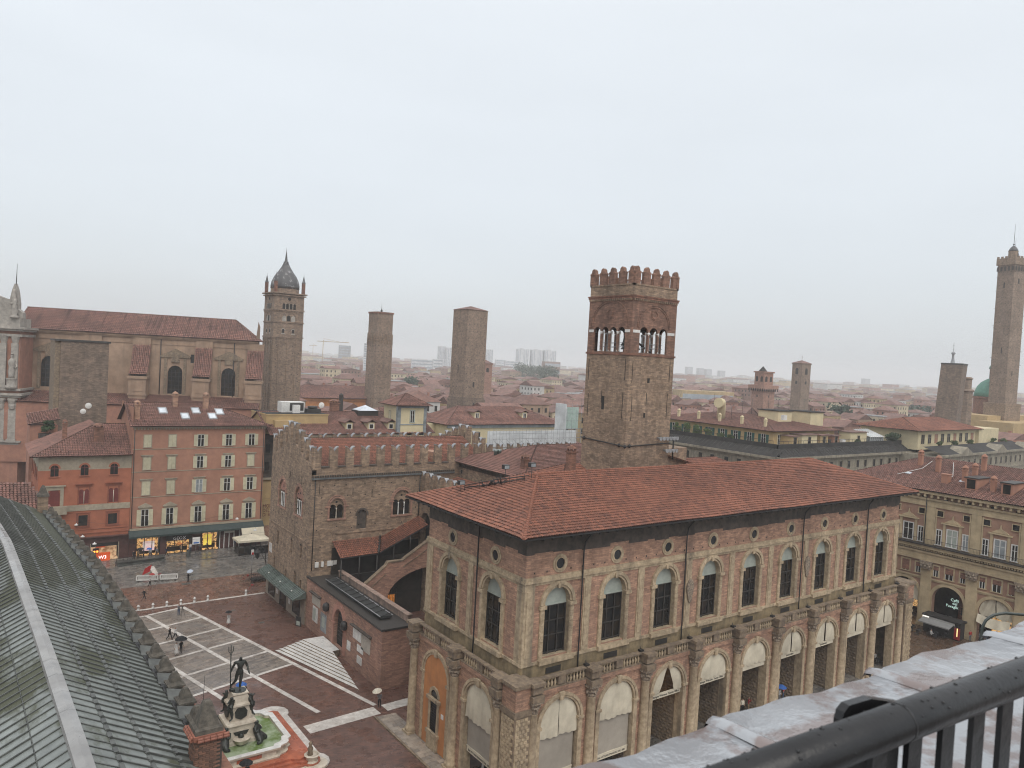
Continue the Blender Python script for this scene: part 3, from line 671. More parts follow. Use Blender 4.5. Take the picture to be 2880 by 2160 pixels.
t = thing('roller_blind', 'grey-beige roller blind with lettered hem on the short west front', 'blind', FW.p(wb_curt, 0, 2), 'lettered roller blinds')
m = MB(); m.grid([[FW.p(wb_curt-2.0+.4*i, -.35+.02*math.sin(i), z) for i in range(11)] for z in (7.0, 5, 3, 2.95)]); add('blind_cloth', m, 'blind', t)
m = MB(); m.box(FW, wb_curt-2.05, wb_curt+2.05, -.37, -.31, 2.88, 2.98); m.box(FW, wb_curt-2.0, wb_curt+2.0, -.35, -.33, 2.42, 2.88); add('hem', m, 'canvas', t)
text(t, BARTXT, .27, FW, wb_curt, -.325, 2.54, 'iron', sx=.78)
M('gold_glow', (1.0, 0.62, 0.16), (0.9, 0.45, 0.08), 4, .5, emit=1.6)
t = thing('lit_shop_front', 'golden lit shop window behind the parted curtain of the third arch', 'shop window', FS.p(bays[2], -4.5, 4))
m = MB(); m.box(FS, bays[2]-2.2, bays[2]+.3, -4.7, -4.6, 5.2, 8.4); add('lit_pane', m, 'gold_glow', t)
m = MB()
for i in range(5): m.box(FS, bays[2]-2.2+.6*i, bays[2]-2.12+.6*i, -4.59, -4.5, 5.2, 8.4)
m.box(FS, bays[2]-2.2, bays[2]+.4, -4.59, -4.5, 6.5, 6.6); add('glazing_bars', m, 'frame_dark', t)

# ------------------------------------------------------------------ bell tower of the palace
AT = thing('arengo_tower', 'square brick bell tower with open arcaded belfry and battlements behind the front palace roof', 'tower', (70, 70, 0))
TX, TY, TS = 66.05, 66.0, 8.0
TF = {'S': Fr(TX, TY, 0), 'W': Fr(TX, TY+TS, -90), 'E': Fr(TX+TS, TY, 90), 'N': Fr(TX+TS, TY+TS, 180)}
m = MB(); m.wbox(TX, TX+TS, TY, TY+TS, 0, 39.8); add('shaft', m, 'brick_tan', AT)
ARC = {'S': [(2.2+1.75*i, .74) for i in range(3)], 'W': [(1.75+1.5*i, .63) for i in range(4)]}
ARC['N'] = ARC['S']; ARC['E'] = ARC['W']
zb = 39.85
for k, fr in TF.items():
    m = MB() if k != 'S' else (M('brick_belfry', (0.285, 0.165, 0.118), (0.175, 0.105, 0.08), 1.5, .9, (.07, .05, .045), .6, .3, 9, 'brick'), MB())[1]; m.archwall(fr, 0, TS, zb, 47.0, 0, [(u, r, zb+.2, 42.55) for u, r in ARC[k]], .28, n=8)
    add('belfry_wall', m, 'brick_belfry', AT)
    m = MB(); us = ARC[k]; uc = sum(u for u, r in us)/len(us); hw = us[-1][0]-uc+.62
    for rr in (hw+.25, hw+.5): m.ring(fr, uc, 43.2, rr, rr+.17, 0, .08, n=20)
    m.ring(fr, uc, 44.9, .42, .52, 0, .1, 0, 360, 16); m.ring(fr, uc, 44.9, .55, .68, 0, .06, 0, 360, 16)
    add('relief_arch', m, 'brick_belfry', AT)
    for i in range(len(us)-1):
        m = MB(); c = (us[i][0]+us[i+1][0])/2
        for w in (-.1, -.42): m.lathe([(.15, 0), (.12, .12), (.095, .3), (.085, 2.1), (.11, 2.2), (.16, 2.4), (.18, 2.5)], fr.p(c, w, 0)[0], fr.p(c, w, 0)[1], zb+.2, 10)
        m.box(fr, c-.14, c+.14, -.5, .02, zb+2.65, zb+2.8); add('colonnette', m, 'white_paint', AT)
    m = MB()
    for a, b in ((0.25, us[0][0]-us[0][1]), (us[-1][0]+us[-1][1], TS-.25)): m.box(fr, a, b, -.02, .05, 42.5, 42.85)
    add('impost_band', m, 'white_paint', AT)
    m = MB(); m.box(fr, us[0][0], us[-1][0], -.5, -.46, 41.2, 41.25); m.box(fr, us[0][0], us[-1][0], -.5, -.46, 40.7, 40.75); add('railing', m, 'lead', AT)
for a, b, o in ((39.65, 39.9, .12), (46.75, 47.0, .13), (47.0, 47.15, .2)): m = MB(); m.wbox(TX-o, TX+TS+o, TY-o, TY+TS+o, a, b); add('string_course', m, 'brick_red', AT)
m = MB()
for fr in TF.values():
    for i in range(22): m.box(fr, .1+.36*i, .26+.36*i, .0, .2, 46.5, 46.75)
    m.box(fr, .05, TS-.05, -.3, -.02, 47.15, 48.5); m.box(fr, -.04, TS+.04, -.3, .04, 48.4, 48.6)
m.wbox(TX+.3, TX+TS-.3, TY+.3, TY+TS-.3, 47.0, 47.6); add('parapet', m, 'brick_tan', AT)
def merlon(mm):
    w, h = 1.16, 1.35
    mm.prism(LOCAL, [(-w/2, 0), (w/2, 0), (w/2, h), (-w/2, h)], -.42, 0)
    mm.prism(LOCAL, [(-w/2-.05, h), (w/2+.05, h), (w/2+.02, h+.14), (w*.30, h+.26), (w*.24, h+.62), (0, h+.82), (-w*.24, h+.62), (-w*.30, h+.26), (-w/2-.02, h+.14)], -.46, .04)
AM = local(merlon, 'merlon', 'brick_belfry')
for fr in TF.values():
    for i in range(5): fin('merlon', AM, AT, fr, .49+1.755*i, 0.02 if i not in (0, 4) else 0.03+.001*i, 48.6)
m = MB()
m.lathe([(.05, 1.5), (.3, 1.45), (.45, 1.2), (.55, .5), (.8, .05), (.82, 0)], TX+2.3, TY+3.0, 40.9, 14); m.lathe([(.05, 2.4), (.5, 2.3), (.75, 1.9), (.9, .8), (1.25, .1), (1.3, 0)], TX+4.6, TY+4.6, 40.5, 16)
add('bells', m, 'bronze', AT)
m = MB()
for a in ((2, 2, 5.5, 6), (6, 2, 3.5, 5.5)):
    m.tube([(TX+a[0], TY+a[1], 40), (TX+a[2], TY+a[3], 43.2)], .14, 6)
m.tube([(TX+1, TY+4.4, 43), (TX+7, TY+4.4, 43)], .16, 6); m.wbox(TX+.5, TX+7.5, TY+.5, TY+7.5, 39.8, 40.0); m.wbox(TX+.9, TX+7.1, TY+.9, TY+7.1, 46.2, 46.4)
add('bell_frame', m, 'frame_dark', AT)
m = MB()
for fr, u, z, w, h in ((TF['W'], 3.6, 32.6, .45, 1.7), (TF['S'], 3.5, 36.3, .4, .6), (TF['S'], 3.1, 31.9, .3, .6)): m.box(fr, u-w/2, u+w/2, -.2, .03, z, z+h)
for fr in (TF['S'], TF['W']):
    for u, z0, z1 in ((.55, 36.2, 39), (.75, 31.5, 34.5), (7.3, 36.5, 39.2), (7.15, 31.7, 35), (3.3, 33.4, 35)): m.box(fr, u-.03, u+.03, -.05, .035, z0, z1)
add('slits_and_ties', m, 'dark', AT, kind='stuff')
m = MB(); o = .12
m.tube([(TX-o, TY+TS+o, 28.6), (TX-o, TY-o, 28.3), (TX+TS+o, TY-o, 28.6)], .08, 6)
for p in ((TX-o, TY-o, 28.3), (TX-o, TY+.9, 28.35), (TX+.7, TY-o, 28.35), (TX-o, TY+TS-.5, 28.55)): m.lathe([(.05, -.25), (.2, -.1), (.2, .1), (.05, .25)], p[0], p[1], p[2], 8)
add('iron_chain', m, 'iron', AT)
sp_ = thing('siren_rack', 'rack of dark round sirens on the right side of the bell tower shaft', 'sirens', (TX+TS+.3, TY-.3, 29))
m = MB(); m.tube([(TX+5.2, TY-.6, 29.4), (TX+TS+.6, TY-.6, 29.4)], .05, 6); m.tube([(TX+TS+.3, TY-.5, 26.5), (TX+TS+.3, TY-.5, 29.6)], .1, 6); add('bracket', m, 'iron', sp_)
for i in range(6):
    m = MB(); x = TX+5.3+.62*i; m.tube([(x, TY-.4, 29.35), (x, TY-.9, 29.3), (x, TY-1.1, 29.3)], [.12, .2, .26], 10); add('siren_horn', m, 'lead', sp_)
for i in range(4):
    m = MB(); x = TX+6.6+.6*i; m.tube([(x, TY-.4, 27.75), (x, TY-.9, 27.7), (x, TY-1.1, 27.7)], [.12, .2, .26], 10); add('siren_horn', m, 'lead', sp_)
# ------------------------------------------------------------------ crenellated palace (middle)
RE = thing('crenellated_palace', 'tall tan brick medieval palace with swallow-tail battlements and gothic windows', 'palace', (50, 106, 0))
RS = Fr(38.6, 98.4, 0); RW = Fr(38.6, 115.0, -90)
wW = [115-109.75, 115-102.85]
m = MB()
m.archwall(RS, 0, 30, 0, 21.9, 0, [(42.5-38.6, 1.05, 14.6, 16.2), (46.4-38.6, .78, 12.8, 14.75), (52.75-38.6, 1.45, 14.4, 16.5)], .45, point=.12)
lows = [(115-112.0, .32, 4.4, 6.1), (115-106.8, .35, 4.5, 5.6, True), (115-103.1, .42, 4.5, 6.0), (115-100.8, .33, 4.5, 5.7, True)]
m.archwall(RW, 0, 16.6, 0, 7.2, 0, lows, .4); m.archwall(RW, 0, 16.6, 7.2, 12.2, 0, [(115-110.85, .38, 8.5, 10.2), (115-104.95, .36, 8.6, 10.3), (115-101.2, .36, 8.7, 10.4)], .4)
m.archwall(RW, 0, 16.6, 12.2, 21.0, 0, [(u, 1.35, 14.5, 16.9) for u in wW], .45, point=.25)
m.face([(38.6, 115, 0), (68.6, 115, 0), (68.6, 115, 21.9), (38.6, 115, 21.9)]); m.face([(68.6, 98.4, 0), (68.6, 115, 0), (68.6, 115, 21.9), (68.6, 98.4, 21.9)])
add('walls', m, 'brick_tan', RE)
def gable(x0, x1, zt):
    m = MB(); pts = []
    for i in range(7): pts.append((i*16.6/6, 21.6+(zt-21.6)*(1-abs(i-3)/3)))
    fr = Fr(x1, 115, -90)
    m.prism(fr, [(0, 20.9), (16.6, 20.9)]+[(u, z) for u, z in reversed(pts)], 0, x1-x0); return m
add('gable', gable(38.595, 39.25, 25.2), 'brick_tan', RE); add('gable', gable(68.0, 68.61, 24.6), 'brick_tan', RE)
m = MB(); m.box(RS, .05, 30, -.62, -.01, 21.0, 21.95); m.box(Fr(38.6, 115, 0), .05, 30, 0, .6, 21.0, 21.95); add('parapet', m, 'brick_tan', RE)
def swallow(mm, w=.58, h=2.9, d=.55):
    mm.prism(LOCAL, [(-w, 0), (w, 0), (w, h), (w*.6, h-.12), (w*.25, h-.38), (0, h-.62), (-w*.25, h-.38), (-w*.6, h-.12), (-w, h)], -d, 0)
def swcap(mm, w=.58, h=2.9, d=.55):
    for s in (-1, 1):
        prof = [(w*1.06, h-.02), (w*.6, h-.14), (w*.25, h-.40), (0, h-.66)]
        rows = [[LOCAL.p(s*u, wv, z+.06) for u, z in prof] for wv in (-d-.05, .05)]
        mm.grid(rows, sm=True); mm.grid([[LOCAL.p(s*u, .05, z+.06) for u, z in prof], [LOCAL.p(s*u, .05, z-.02) for u, z in prof]])
        mm.face([LOCAL.p(s*w*1.06, -d-.05, h+.04), LOCAL.p(s*w*1.06, .05, h+.04), LOCAL.p(s*w*1.06, .05, h-.12), LOCAL.p(s*w*1.06, -d-.05, h-.12)])
SW_, SC_ = local(swallow, 'merlon', 'brick_tan'), local(swcap, 'lead_cap', 'lead')
def put_merlon(par, fr, u, w, z, sz=1.0):
    o = fin('merlon', SW_, par, fr, u, w, z, scale=(1, 1, sz) if sz != 1 else None); inst('lead_cap', SC_, o, (0, 0, 0), base=False); return o
for k in range(12): put_merlon(RE, RS, .72+2.42*k, 0.0, 21.9)
for k in range(1, 12): put_merlon(RE, Fr(38.6, 114.5, 0), .72+2.42*k, 0.0, 21.9)
for k in range(8):
    u = .75+2.16*k; z = 21.9+(25.3-21.9)*(1-abs(u-8.3)/8.3); put_merlon(RE, RW, u, 0.02 if k < 7 else .03, z-.25, 1.0)
for k in range(8):
    u = .75+2.16*k; z = 21.6+(24.6-21.6)*(1-abs(u-8.3)/8.3); put_merlon(RE, Fr(68.6, 115, -90), u, .3, z-.2)
# sloping stone sills in the crenels, dentil cornice with flashing
m = MB()
for k in range(9): m.box(RS, .72+2.42*k+.6, .72+2.42*(k+1)-.6, -.6, .12, 21.9, 22.05)
add('crenel_sills', m, 'soot', RE, kind='stuff')
m = MB(); M('slate_lead', (0.16, 0.17, 0.17), (.1, .105, .105), 2, .5); m.box(RS, 0.0, 23.0, -.1, .28, 20.3, 20.5); fl = add('cornice_flashing', m, 'slate_lead', RE)
m = MB()
for i in range(64): m.box(RS, .1+.36*i, .28+.36*i, .0, .24, 20.56, 20.82)
add('dentils', m, 'soot', RE, kind='stuff')
m = MB(); m.box(RS, 3.9, 17.5, -.1, .10, 12.35, 12.55); m.box(RW, 0, 16.6, -.1, .08, 11.3, 11.5); m.ring(RS, 2.1, 11.8, 1.42, 1.6, -.05, .06, n=14); add('string_course', m, 'brick_tan', RE)
# roof
pl2 = [[(39.3, 99.0, 21.6), (68.0, 99.0, 21.6), (68.0, 106.7, 25.0), (39.3, 106.7, 25.0)], [(68.0, 114.4, 21.6), (39.3, 114.4, 21.6), (39.3, 106.7, 25.0), (68.0, 106.7, 25.0)]]
tiled(RE, pl2, 'tile', ridges=[((39.3, 106.7, 25.0), (68.0, 106.7, 25.0))], tw=.3, tl=.44)
m = MB(); m.ext([(58.4, 99.6), (59.8, 99.6), (59.8, 103), (58.4, 103)], 21.6, 23.4); add('roof_hatch', m, 'brick_rose', RE)
# gothic windows
M('rose_infill', (0.40, 0.21, 0.16), (0.33, 0.175, 0.135), 2, .9)
def gothic(fr, u, hw, zb, zs, n, col='white_paint', infill='brick_tan', zi=None, pt=.12):
    zi = zi or zs
    w_ = MB()
    for rr in (hw+.02, hw+.28): w_.ring(fr, u, zs, rr, rr+.16, -.05, .10 if rr < hw+.1 else .05, n=16, ky=1+pt*.9)
    for s in (-1, 1): w_.box(fr, u+s*(hw+.02), u+s*(hw+.30), -.05, .07, zb, zs); w_.box(fr, u+s*(hw-.1), u+s*(hw+.7), -.05, .14, zs-.12, zs+.03)
    w_.box(fr, u-hw-.35, u+hw+.35, -.1, .16, zb-.2, zb)
    o = add('gothic_window', w_, 'brick_wing', RE)
    p = MB(); sw = 2*hw/n; zc = zi-.25
    p.archfill(fr, u, hw, zb, zs, -.42, 14, 0, pt); add('pane', p, 'glass', o)
    q = MB(); q.archwall(fr, u-hw, u+hw, zb, zb+.001, -.18, [], 0)
    # tracery plate: arched lights below a solid tympanum
    top = lambda x: zs+math.sqrt(max(hw*hw-(x-u)**2, 0))*(1+pt*max(hw*hw-(x-u)**2, 0)/hw/hw)
    for i in range(n):
        c = u-hw+sw*(i+.5); r = sw*.5-.05; K = 8
        for j in range(K):
            a0, a1 = math.pi*(1-j/K), math.pi*(1-(j+1)/K)
            x0, x1 = c+r*math.cos(a0), c+r*math.cos(a1); q.face([fr.p(x0, -.2, zc+r*math.sin(a0)), fr.p(x1, -.2, zc+r*math.sin(a1)), fr.p(x1, -.2, top(x1)), fr.p(x0, -.2, top(x0))])
        for s in (-1, 1): q.face([fr.p(c+s*r, -.2, zc), fr.p(c+s*sw*.5, -.2, zc), fr.p(c+s*sw*.5, -.2, top(c+s*sw*.499)), fr.p(c+s*r, -.2, top(c+s*r))])
    add('tympanum', q, infill, o)
    d = MB(); d.face([fr.p(u+.17*math.cos(a*math.pi/6), -.185, zs+hw*.55+.17*math.sin(a*math.pi/6)) for a in range(12)]); add('roundel', d, 'dark', o)
    for i in range(1, n):
        d = MB(); x = fr.p(u-hw+sw*i, -.16, 0); d.lathe([(.13, 0), (.075, .12), (.065, zc-zb-.25), (.13, zc-zb)], x[0], x[1], zb, 8); add('colonnette', d, col, o)
gothic(RS, 42.5-38.6, 1.05, 14.6, 16.35, 2, 'marble'); gothic(RS, 52.75-38.6, 1.45, 14.4, 16.5, 3)
for u in wW: gothic(RW, u, 1.35, 14.5, 16.9, 4, infill='rose_infill', pt=.25)
m = MB(); m.archfill(RS, 46.4-38.6, .78, 12.8, 14.75, -.3, 10, 0, .12); m.ring(RS, 46.4-38.6, 14.75, .8, 1.02, -.05, .05, n=12, ky=1.1); nb = add('blind_niche', m, 'soot', RE)
m = MB()
for o in lows: m.archfill(RW, o[0], o[1], o[2], o[3], -.35, rect=len(o) > 4)
for u, z in ((115-110.85, 8.5), (115-104.95, 8.6), (115-101.2, 8.7)): m.archfill(RW, u, .38, z, z+1.7, -.3)
add('slit_window_panes', m, 'interior', RE, kind='stuff')
m = MB()
for fr, L in ((RS, 17), (RW, 16.6)):
    for z0 in (8.5, 10.5, 13.2, 15.3, 17.6, 19.3):
        for i in range(8):
            u = .8+L/8*i+random.uniform(0, 1.2); z = z0+random.uniform(-.2, .2); m.box(fr, u, u+.16, -.05, .012, z, z+.16)
for fr, u, z, h in ((RS, 1.2, 18.2, 1.5), (RS, 9.2, 17.3, 1.2), (RS, 6.2, 17.8, 1.0), (RW, 13, 19, 1.2), (RW, 8.3, 19.4, .8), (RW, 9, 13.2, .9)): m.box(fr, u, u+.06, -.05, .03, z, z+h)
add('putlog_holes', m, 'dark', RE, kind='stuff')
m = MB(); m.box(RW, .6, 1.75, 0, .06, 6.6, 8.0); add('wall_plaque', m, 'marble_white', RE)
m = MB(); m.tube([RS.p(.55, .14, 20.2), RS.p(.55, .14, 7.6)], .06, 6); add('down_pipe', m, 'iron', RE)
m = MB(); m.tube([RS.p(16.9, .3, 20.2), RS.p(16.9, .25, 14.0)], .07, 6); add('down_pipe', m, 'iron', RE)
# shop base and seamed canopy on the west front
M('canopy_metal', (0.15, 0.18, 0.165), (0.09, 0.115, 0.10), 2, .35, metal=.3, mode='wet')
M('stone_base', (0.27, 0.225, 0.18), (0.19, 0.16, 0.13), 1.5, .8)
m = MB(); m.box(RW, 0, 16.5, 0, .12, 0, 3.6)
sb = add('shop_base', m, 'stone_base', RE)
for a, b, z0 in ((1.5, 4.2, .3), (6.6, 9.2, .05), (12.0, 14.8, .6)):
    m = MB(); m.box(RW, a, b, .1, .16, z0, 3.1); o = add('shop_window', m, 'glass', sb)
    m = MB()
    for u in (a, b-.1): m.box(RW, u, u+.1, .1, .22, z0, 3.15)
    m.box(RW, a, b, .1, .22, 3.05, 3.2); add('window_frame', m, 'frame_dark', o)
for u in (5.0, 10.3):
    m = MB(); m.box(RW, u, u+.75, .12, .2, 1.3, 2.7); add('poster', m, 'marble_white', sb)
cn = MB(); cn.face([RW.p(1.0, .13, 4.7), RW.p(16.9, .13, 4.7), RW.p(16.9, 1.9, 3.85), RW.p(1.0, 1.9, 3.85)]); cn.face([RW.p(16.9, .13, 4.7), RW.p(16.9, .13, 3.8), RW.p(16.9, 1.9, 3.82)]); cn.box(RW, 1.0, 16.9, 1.85, 1.95, 3.68, 3.84)
co = add('canopy', cn, 'canopy_metal', RE)
for i in range(33):
    m = MB(); u = 1.1+.49*i; m.tube([RW.p(u, .13, 4.74), RW.p(u, 1.9, 3.89)], .045, 4); add('canopy_seam', m, 'canopy_metal', co)
for u in (4.4, 9.4, 14.2):
    m = MB(); m.lathe([(.05, 0), (.12, .1), (.10, .22)], RW.p(u, 1.2, 0)[0], RW.p(u, 1.2, 0)[1], 4.2, 8); add('canopy_lamp', m, 'white_paint', co)
# low front wing with pointed door
LW_ = thing('low_wing', 'low flat-roofed brick wing with pointed door and wall plaques before the crenellated palace', 'building', (40.5, 87, 0))
LF = Fr(38.65, 98.35, -90); LS_ = Fr(38.65, 75.1, 0)
m = MB(); m.archwall(LF, 0, 23.25, 0, 6.75, 0, [(98.35-87.05, 1.5, .8, 3.7)], .5, point=.4); m.archwall(LS_, 0, 4.3, 0, 6.75, 0, [], 0)
add('walls', m, 'brick_wing', LW_)
m = MB(); m.face([(38.6, 75.1, 6.72), (43, 75.1, 6.72), (43, 98.35, 6.72), (38.6, 98.35, 6.72)]); m.box(LF, -0, 23.3, -.25, .14, 6.74, 6.98); m.box(LS_, .26, 4.2, -.3, .14, 6.74, 6.97)
add('roof_deck', m, 'frame_dark', LW_)
M('skylight_net', (0.02, 0.021, 0.021), (0.045, 0.048, 0.048), 3, .6, stretch=(1, 6, 1))
m = MB(); m.ext([(40.0, 78.5), (41.5, 78.5), (41.5, 95.0), (40.0, 95.0)], 6.9, 7.15); sk = add('skylight', m, 'skylight_net', LW_)
for i in range(12):
    m = MB(); y = 78.5+1.5*i; m.tube([(39.95, y, 7.2), (41.55, y+.3, 7.3)], .05, 4); add('skylight_bar', m, 'iron', sk)
for x in (39.95, 41.55):
    m = MB(); m.tube([(x, 78.4, 7.2), (x, 95.1, 7.2)], .06, 4); add('skylight_bar', m, 'lead', sk)
M('parapet_render', (0.36, 0.25, 0.20), (0.20, 0.15, 0.125), 1.2, .9, (.07, .06, .05), .9)
m = MB(); m.ext([(42.6, 76.6), (43.1, 76.6), (43.1, 96.9), (42.6, 96.9)], 5.0, 7.45); m.ext([(42.5, 76.5), (43.2, 76.5), (43.2, 97), (42.5, 97)], 7.46, 7.6); add('court_parapet', m, 'parapet_render', LW_)
du = 98.35-87.05
m = MB(); m.archfill(LF, du, 1.5, .8, 3.7, -.46, 12, 0, .4); dr = add('door', m, 'dark', LW_)
m = MB()
for i in range(9): m.box(LF, du-1.2+.3*i, du-1.12+.3*i, -.45, -.40, .9, 4.7)
for i in range(8): m.box(LF, du-1.3, du+1.3, -.45, -.41, 1.0+.5*i, 1.08+.5*i)
add('door_boards', m, 'frame_dark', dr)
m = MB()
for r0, w in ((1.52, .14), (1.76, .09), (2.0, .04)):
    m.ring(LF, du, 3.7, r0, r0+.2, -.05, w, n=16, ky=1.3)
    for s in (-1, 1): m.box(LF, du+s*r0, du+s*(r0+.18), -.05, w, 0.4, 3.6)
for s in (-1, 1): m.box(LF, du+s*1.3, du+s*2.15, -.05, .2, 3.45, 3.65)
add('door_surround', m, 'rose_infill', LW_)
M('plaque_stone', (0.46, 0.42, 0.36), (0.34, 0.31, 0.27), 4, .7, bump=.3)
for u0, u1, z0, z1, mt in ((2.2, 5.0, 3.9, 5.2, 'plaque_stone'), (2.6, 4.3, 1.6, 3.6, 'marble_white'), (5.4, 7.3, 1.2, 3.6, 'pane_light'), (15.6, 17.9, 3.6, 5.0, 'marble_white'), (18.0, 20.4, 3.0, 4.9, 'plaque_stone'), (16.9, 18.6, 2.4, 3.2, 'marble_white'), (17.0, 18.3, 1.0, 1.9, 'marble_white'), (14.0, 15.0, 1.6, 2.7, 'marble_white')):
    m = MB(); m.box(LF, u0, u1, 0, .07, z0, z1); add('wall_plaque', m, mt, LW_)
m = MB(); m.box(LF, 2.9, 3.7, .07, .1, 1.9, 3.4); m.box(LF, 5.9, 6.8, .07, .08, 1.8, 3.2); add('plaque_relief', m, 'lunette', LW_)
for u0, u1, z in ((1.8, 5.3, 5.3), (15.3, 20.7, 5.1)):
    m = MB(); m.box(LF, u0, u1, 0, .4, z, z+.14); m.box(LF, u0+.1, u1-.1, 0, .25, z-.1, z); add('plaque_hood', m, 'soot', LW_)
for u, z in ((7.6, 4.9), (13.4, 4.3)):
    m = MB(); c = LF.p(u, .28, z); m.lathe([(.1, -.6), (.42, -.4), (.5, 0), (.4, .4), (.1, .6)], c[0], c[1], z, 10); m.box(LF, u-.25, u+.25, 0, .4, z-.2, z+.2); add('iron_crest', m, 'iron', LW_)
m = MB()
for u, w in ((1.0, .5), (1.9, .35), (2.8, .8)): m.box(RS, u, u+w, .05, .25, 8.0, 8.7)
m.box(RS, 3.7, 4.2, .05, .2, 8.1, 8.7); add('junction_boxes', m, 'white_paint', RE, kind='stuff')
# ------------------------------------------------------------------ courtyard: crenellated link wall, covered stair, inner block
LK = thing('crenellated_link', 'crenellated brick link wall and red lower roof between the two palaces', 'wall', (56, 82, 0))
LKF = Fr(55.8, 98.35, -90)
m = MB(); m.archwall(LKF, 0, 32, 0, 18.2, 0, [(1.9, 1.4, 9, 13.4)], 1.0); m.face([(56.8, 98.3, 0), (56.8, 66.4, 0), (56.8, 66.4, 18.2), (56.8, 98.3, 18.2)]); m.box(LKF, 0, 32, -.8, -.02, 17.6, 18.2); m.box(LKF, 0, 32, -.05, .25, 17.0, 17.3); add('wall', m, 'brick_tan', LK)
m = MB()
for i in range(60): m.box(LKF, .2+.5*i, .42+.5*i, -.02, .2, 16.75, 17.0)
add('dentils', m, 'soot', LK, kind='stuff')
for k in range(14):
    o = fin('merlon', SW_, LK, LKF, .8+2.2*k, 0, 18.15, scale=(1, 1, .9)); inst('lead_cap', SC_, o, (0, 0, 0), base=False)
tiled(LK, [[(56.7, 98.2, 17.6), (56.7, 66.5, 17.6), (62.2, 66.5, 19.6), (62.2, 98.2, 19.6)]], 'tile', tw=.3)
m = MB(); m.face([LKF.p(.5, -.98, 8.8), LKF.p(3.3, -.98, 8.8), LKF.p(3.3, -.98, 15), LKF.p(.5, -.98, 15)]); add('passage', m, 'dark', LK)
IB = thing('inner_block', 'brick block with hipped terracotta roof left of the bell tower foot', 'building', (75, 92, 0))
m = MB(); m.wbox(62.6, 98, 82, 101, 0, 21.9); add('walls', m, 'brick_tan', IB)
m = MB(); fi = Fr(62.6, 101, -90)
for i in range(38): m.box(fi, .2+.5*i, .42+.5*i, 0, .2, 21.2, 21.7)
add('dentils', m, 'soot', IB, kind='stuff')
m = MB(); m.box(fi, 3.0, 3.5, -.1, .02, 20.2, 20.8); add('small_window', m, 'dark', IB)
p_, r_ = hip(61.9, 99, 81, 101.6, 21.95, 3.3); tiled(IB, p_, 'tile_dull', ridges=r_, tw=.3, tl=.44)
m = MB(); m.ext([(64.4, 74.2), (65.5, 74.2), (66.6, 98), (65.2, 98)], 22.5, 23.2); 
def chimney(par, x, y, z, w=.8, h=1.6, mat='brick_red'):
    m = MB(); m.wbox(x-w/2, x+w/2, y-w/2, y+w/2, z-1.5, z+h); m.wbox(x-w*.62, x+w*.62, y-w*.62, y+w*.62, z+h, z+h+.15)
    for sx in (-1, 1):
        for sy in (-1, 1): m.wbox(x+sx*w*.36-.09, x+sx*w*.36+.09, y+sy*w*.36-.09, y+sy*w*.36+.09, z+h+.15, z+h+.5)
    m.lathe([(w*.85, 0), (w*.5, .25), (.05, .45)], x, y, z+h+.5, 4, sm=False, rot=math.pi/4); return add('chimney', m, mat, par)
for x, y, z in ((64.8, 84.5, 22.6), (61.3, 70.5, 25.6)): chimney(IB, x, y, z, .9, 1.5)
m = MB(); m.wbox(66.0, 67.6, 93.6, 94.8, 22.6, 23.2); add('vent_base', m, 'lead', IB)
for dx in (0.4, 1.1):
    m = MB(); m.lathe([(.3, 0), (.3, .9), (.34, .95), (.34, 1.3)], 66+dx, 94.2, 23.0, 10); add('vent_pipe', m, 'canopy_metal', IB)
BL = thing('back_block', 'low red-roofed block between the bell tower and the front palace roof', 'building', (85, 72, 0))
m = MB(); m.wbox(57, 100, 67.6, 81, 0, 22.0); add('walls', m, 'brick_tan', BL)
p_, r_ = hip(56.9, 101, 67.5, 81.2, 22.0, 3.0); tiled(BL, p_, 'tile', ridges=r_, tw=.3, tl=.44)
m = MB(); m.wbox(74.2, 80, 68, 75, 22, 27.6); add('stair_head', m, 'brick_tan', BL)
tiled(BL, [[(74.0, 67.5, 27.0), (80.6, 67.5, 25.4), (80.6, 75, 25.4), (74.0, 75, 27.0)]], 'tile', tw=.3)
ST = thing('covered_stair', 'dark covered stair with red lean-to roofs climbing the courtyard wall', 'staircase', (49, 96, 0))
z1, z2, z3 = 11.5, 11.4, 13.7
tiled(ST, [[(42.0, 95.2, 9.75), (47.6, 95.2, 9.85), (49.2, 98.3, 11.35), (42.0, 98.3, 11.5)], [(48.0, 95.2, 9.95), (55.7, 95.2, 13.3), (55.7, 98.3, 14.0), (49.6, 98.3, 11.4)]], 'tile_stair' if 'tile_stair' in MATS else 'tile', tw=.27, tl=.4)
m = MB(); m.tube([(47.7, 95.15, 9.95), (49.4, 98.3, 11.5)], .16, 5); m.tube([(41.95, 95.15, 9.7), (47.7, 95.15, 9.8)], .07, 5); m.tube([(47.9, 95.15, 9.9), (55.7, 95.15, 13.2)], .07, 5); add('gutter', m, 'iron', ST)
m = MB()
for x, z in ((42.2, 9.6), (44.9, 9.7), (47.6, 9.7), (50.2, 10.8), (52.8, 11.9)): m.tube([(x, 95.3, 5.0 if x < 48 else z-3.2), (x, 95.3, z)], .09, 5)
m.tube([(42.2, 95.3, 7.3), (47.6, 95.3, 7.3)], .05, 4); add('posts', m, 'frame_dark', ST)
m = MB(); fs = Fr(0, 93.9, 0)
prof = [(44.9, 5.7), (48.3, 8.2), (48.6, 8.7), (51.0, 8.7), (51.2, 8.9), (55.75, 11.6), (55.75, 7.6)]
arc = [(55.75-7.3*(1-math.cos(a*math.pi/2/8)) if False else 55.75-7.0*math.sin(a*math.pi/2/8), 3.4+4.0*math.cos(a*math.pi/2/8)) for a in range(9)]
poly = [(44.2, 0), (44.2, 5.2)]+prof+[(u, z) for u, z in arc[1:]]+[(48.7, 0)]
for (a, b) in zip(range(12), range(1, 13)): pass
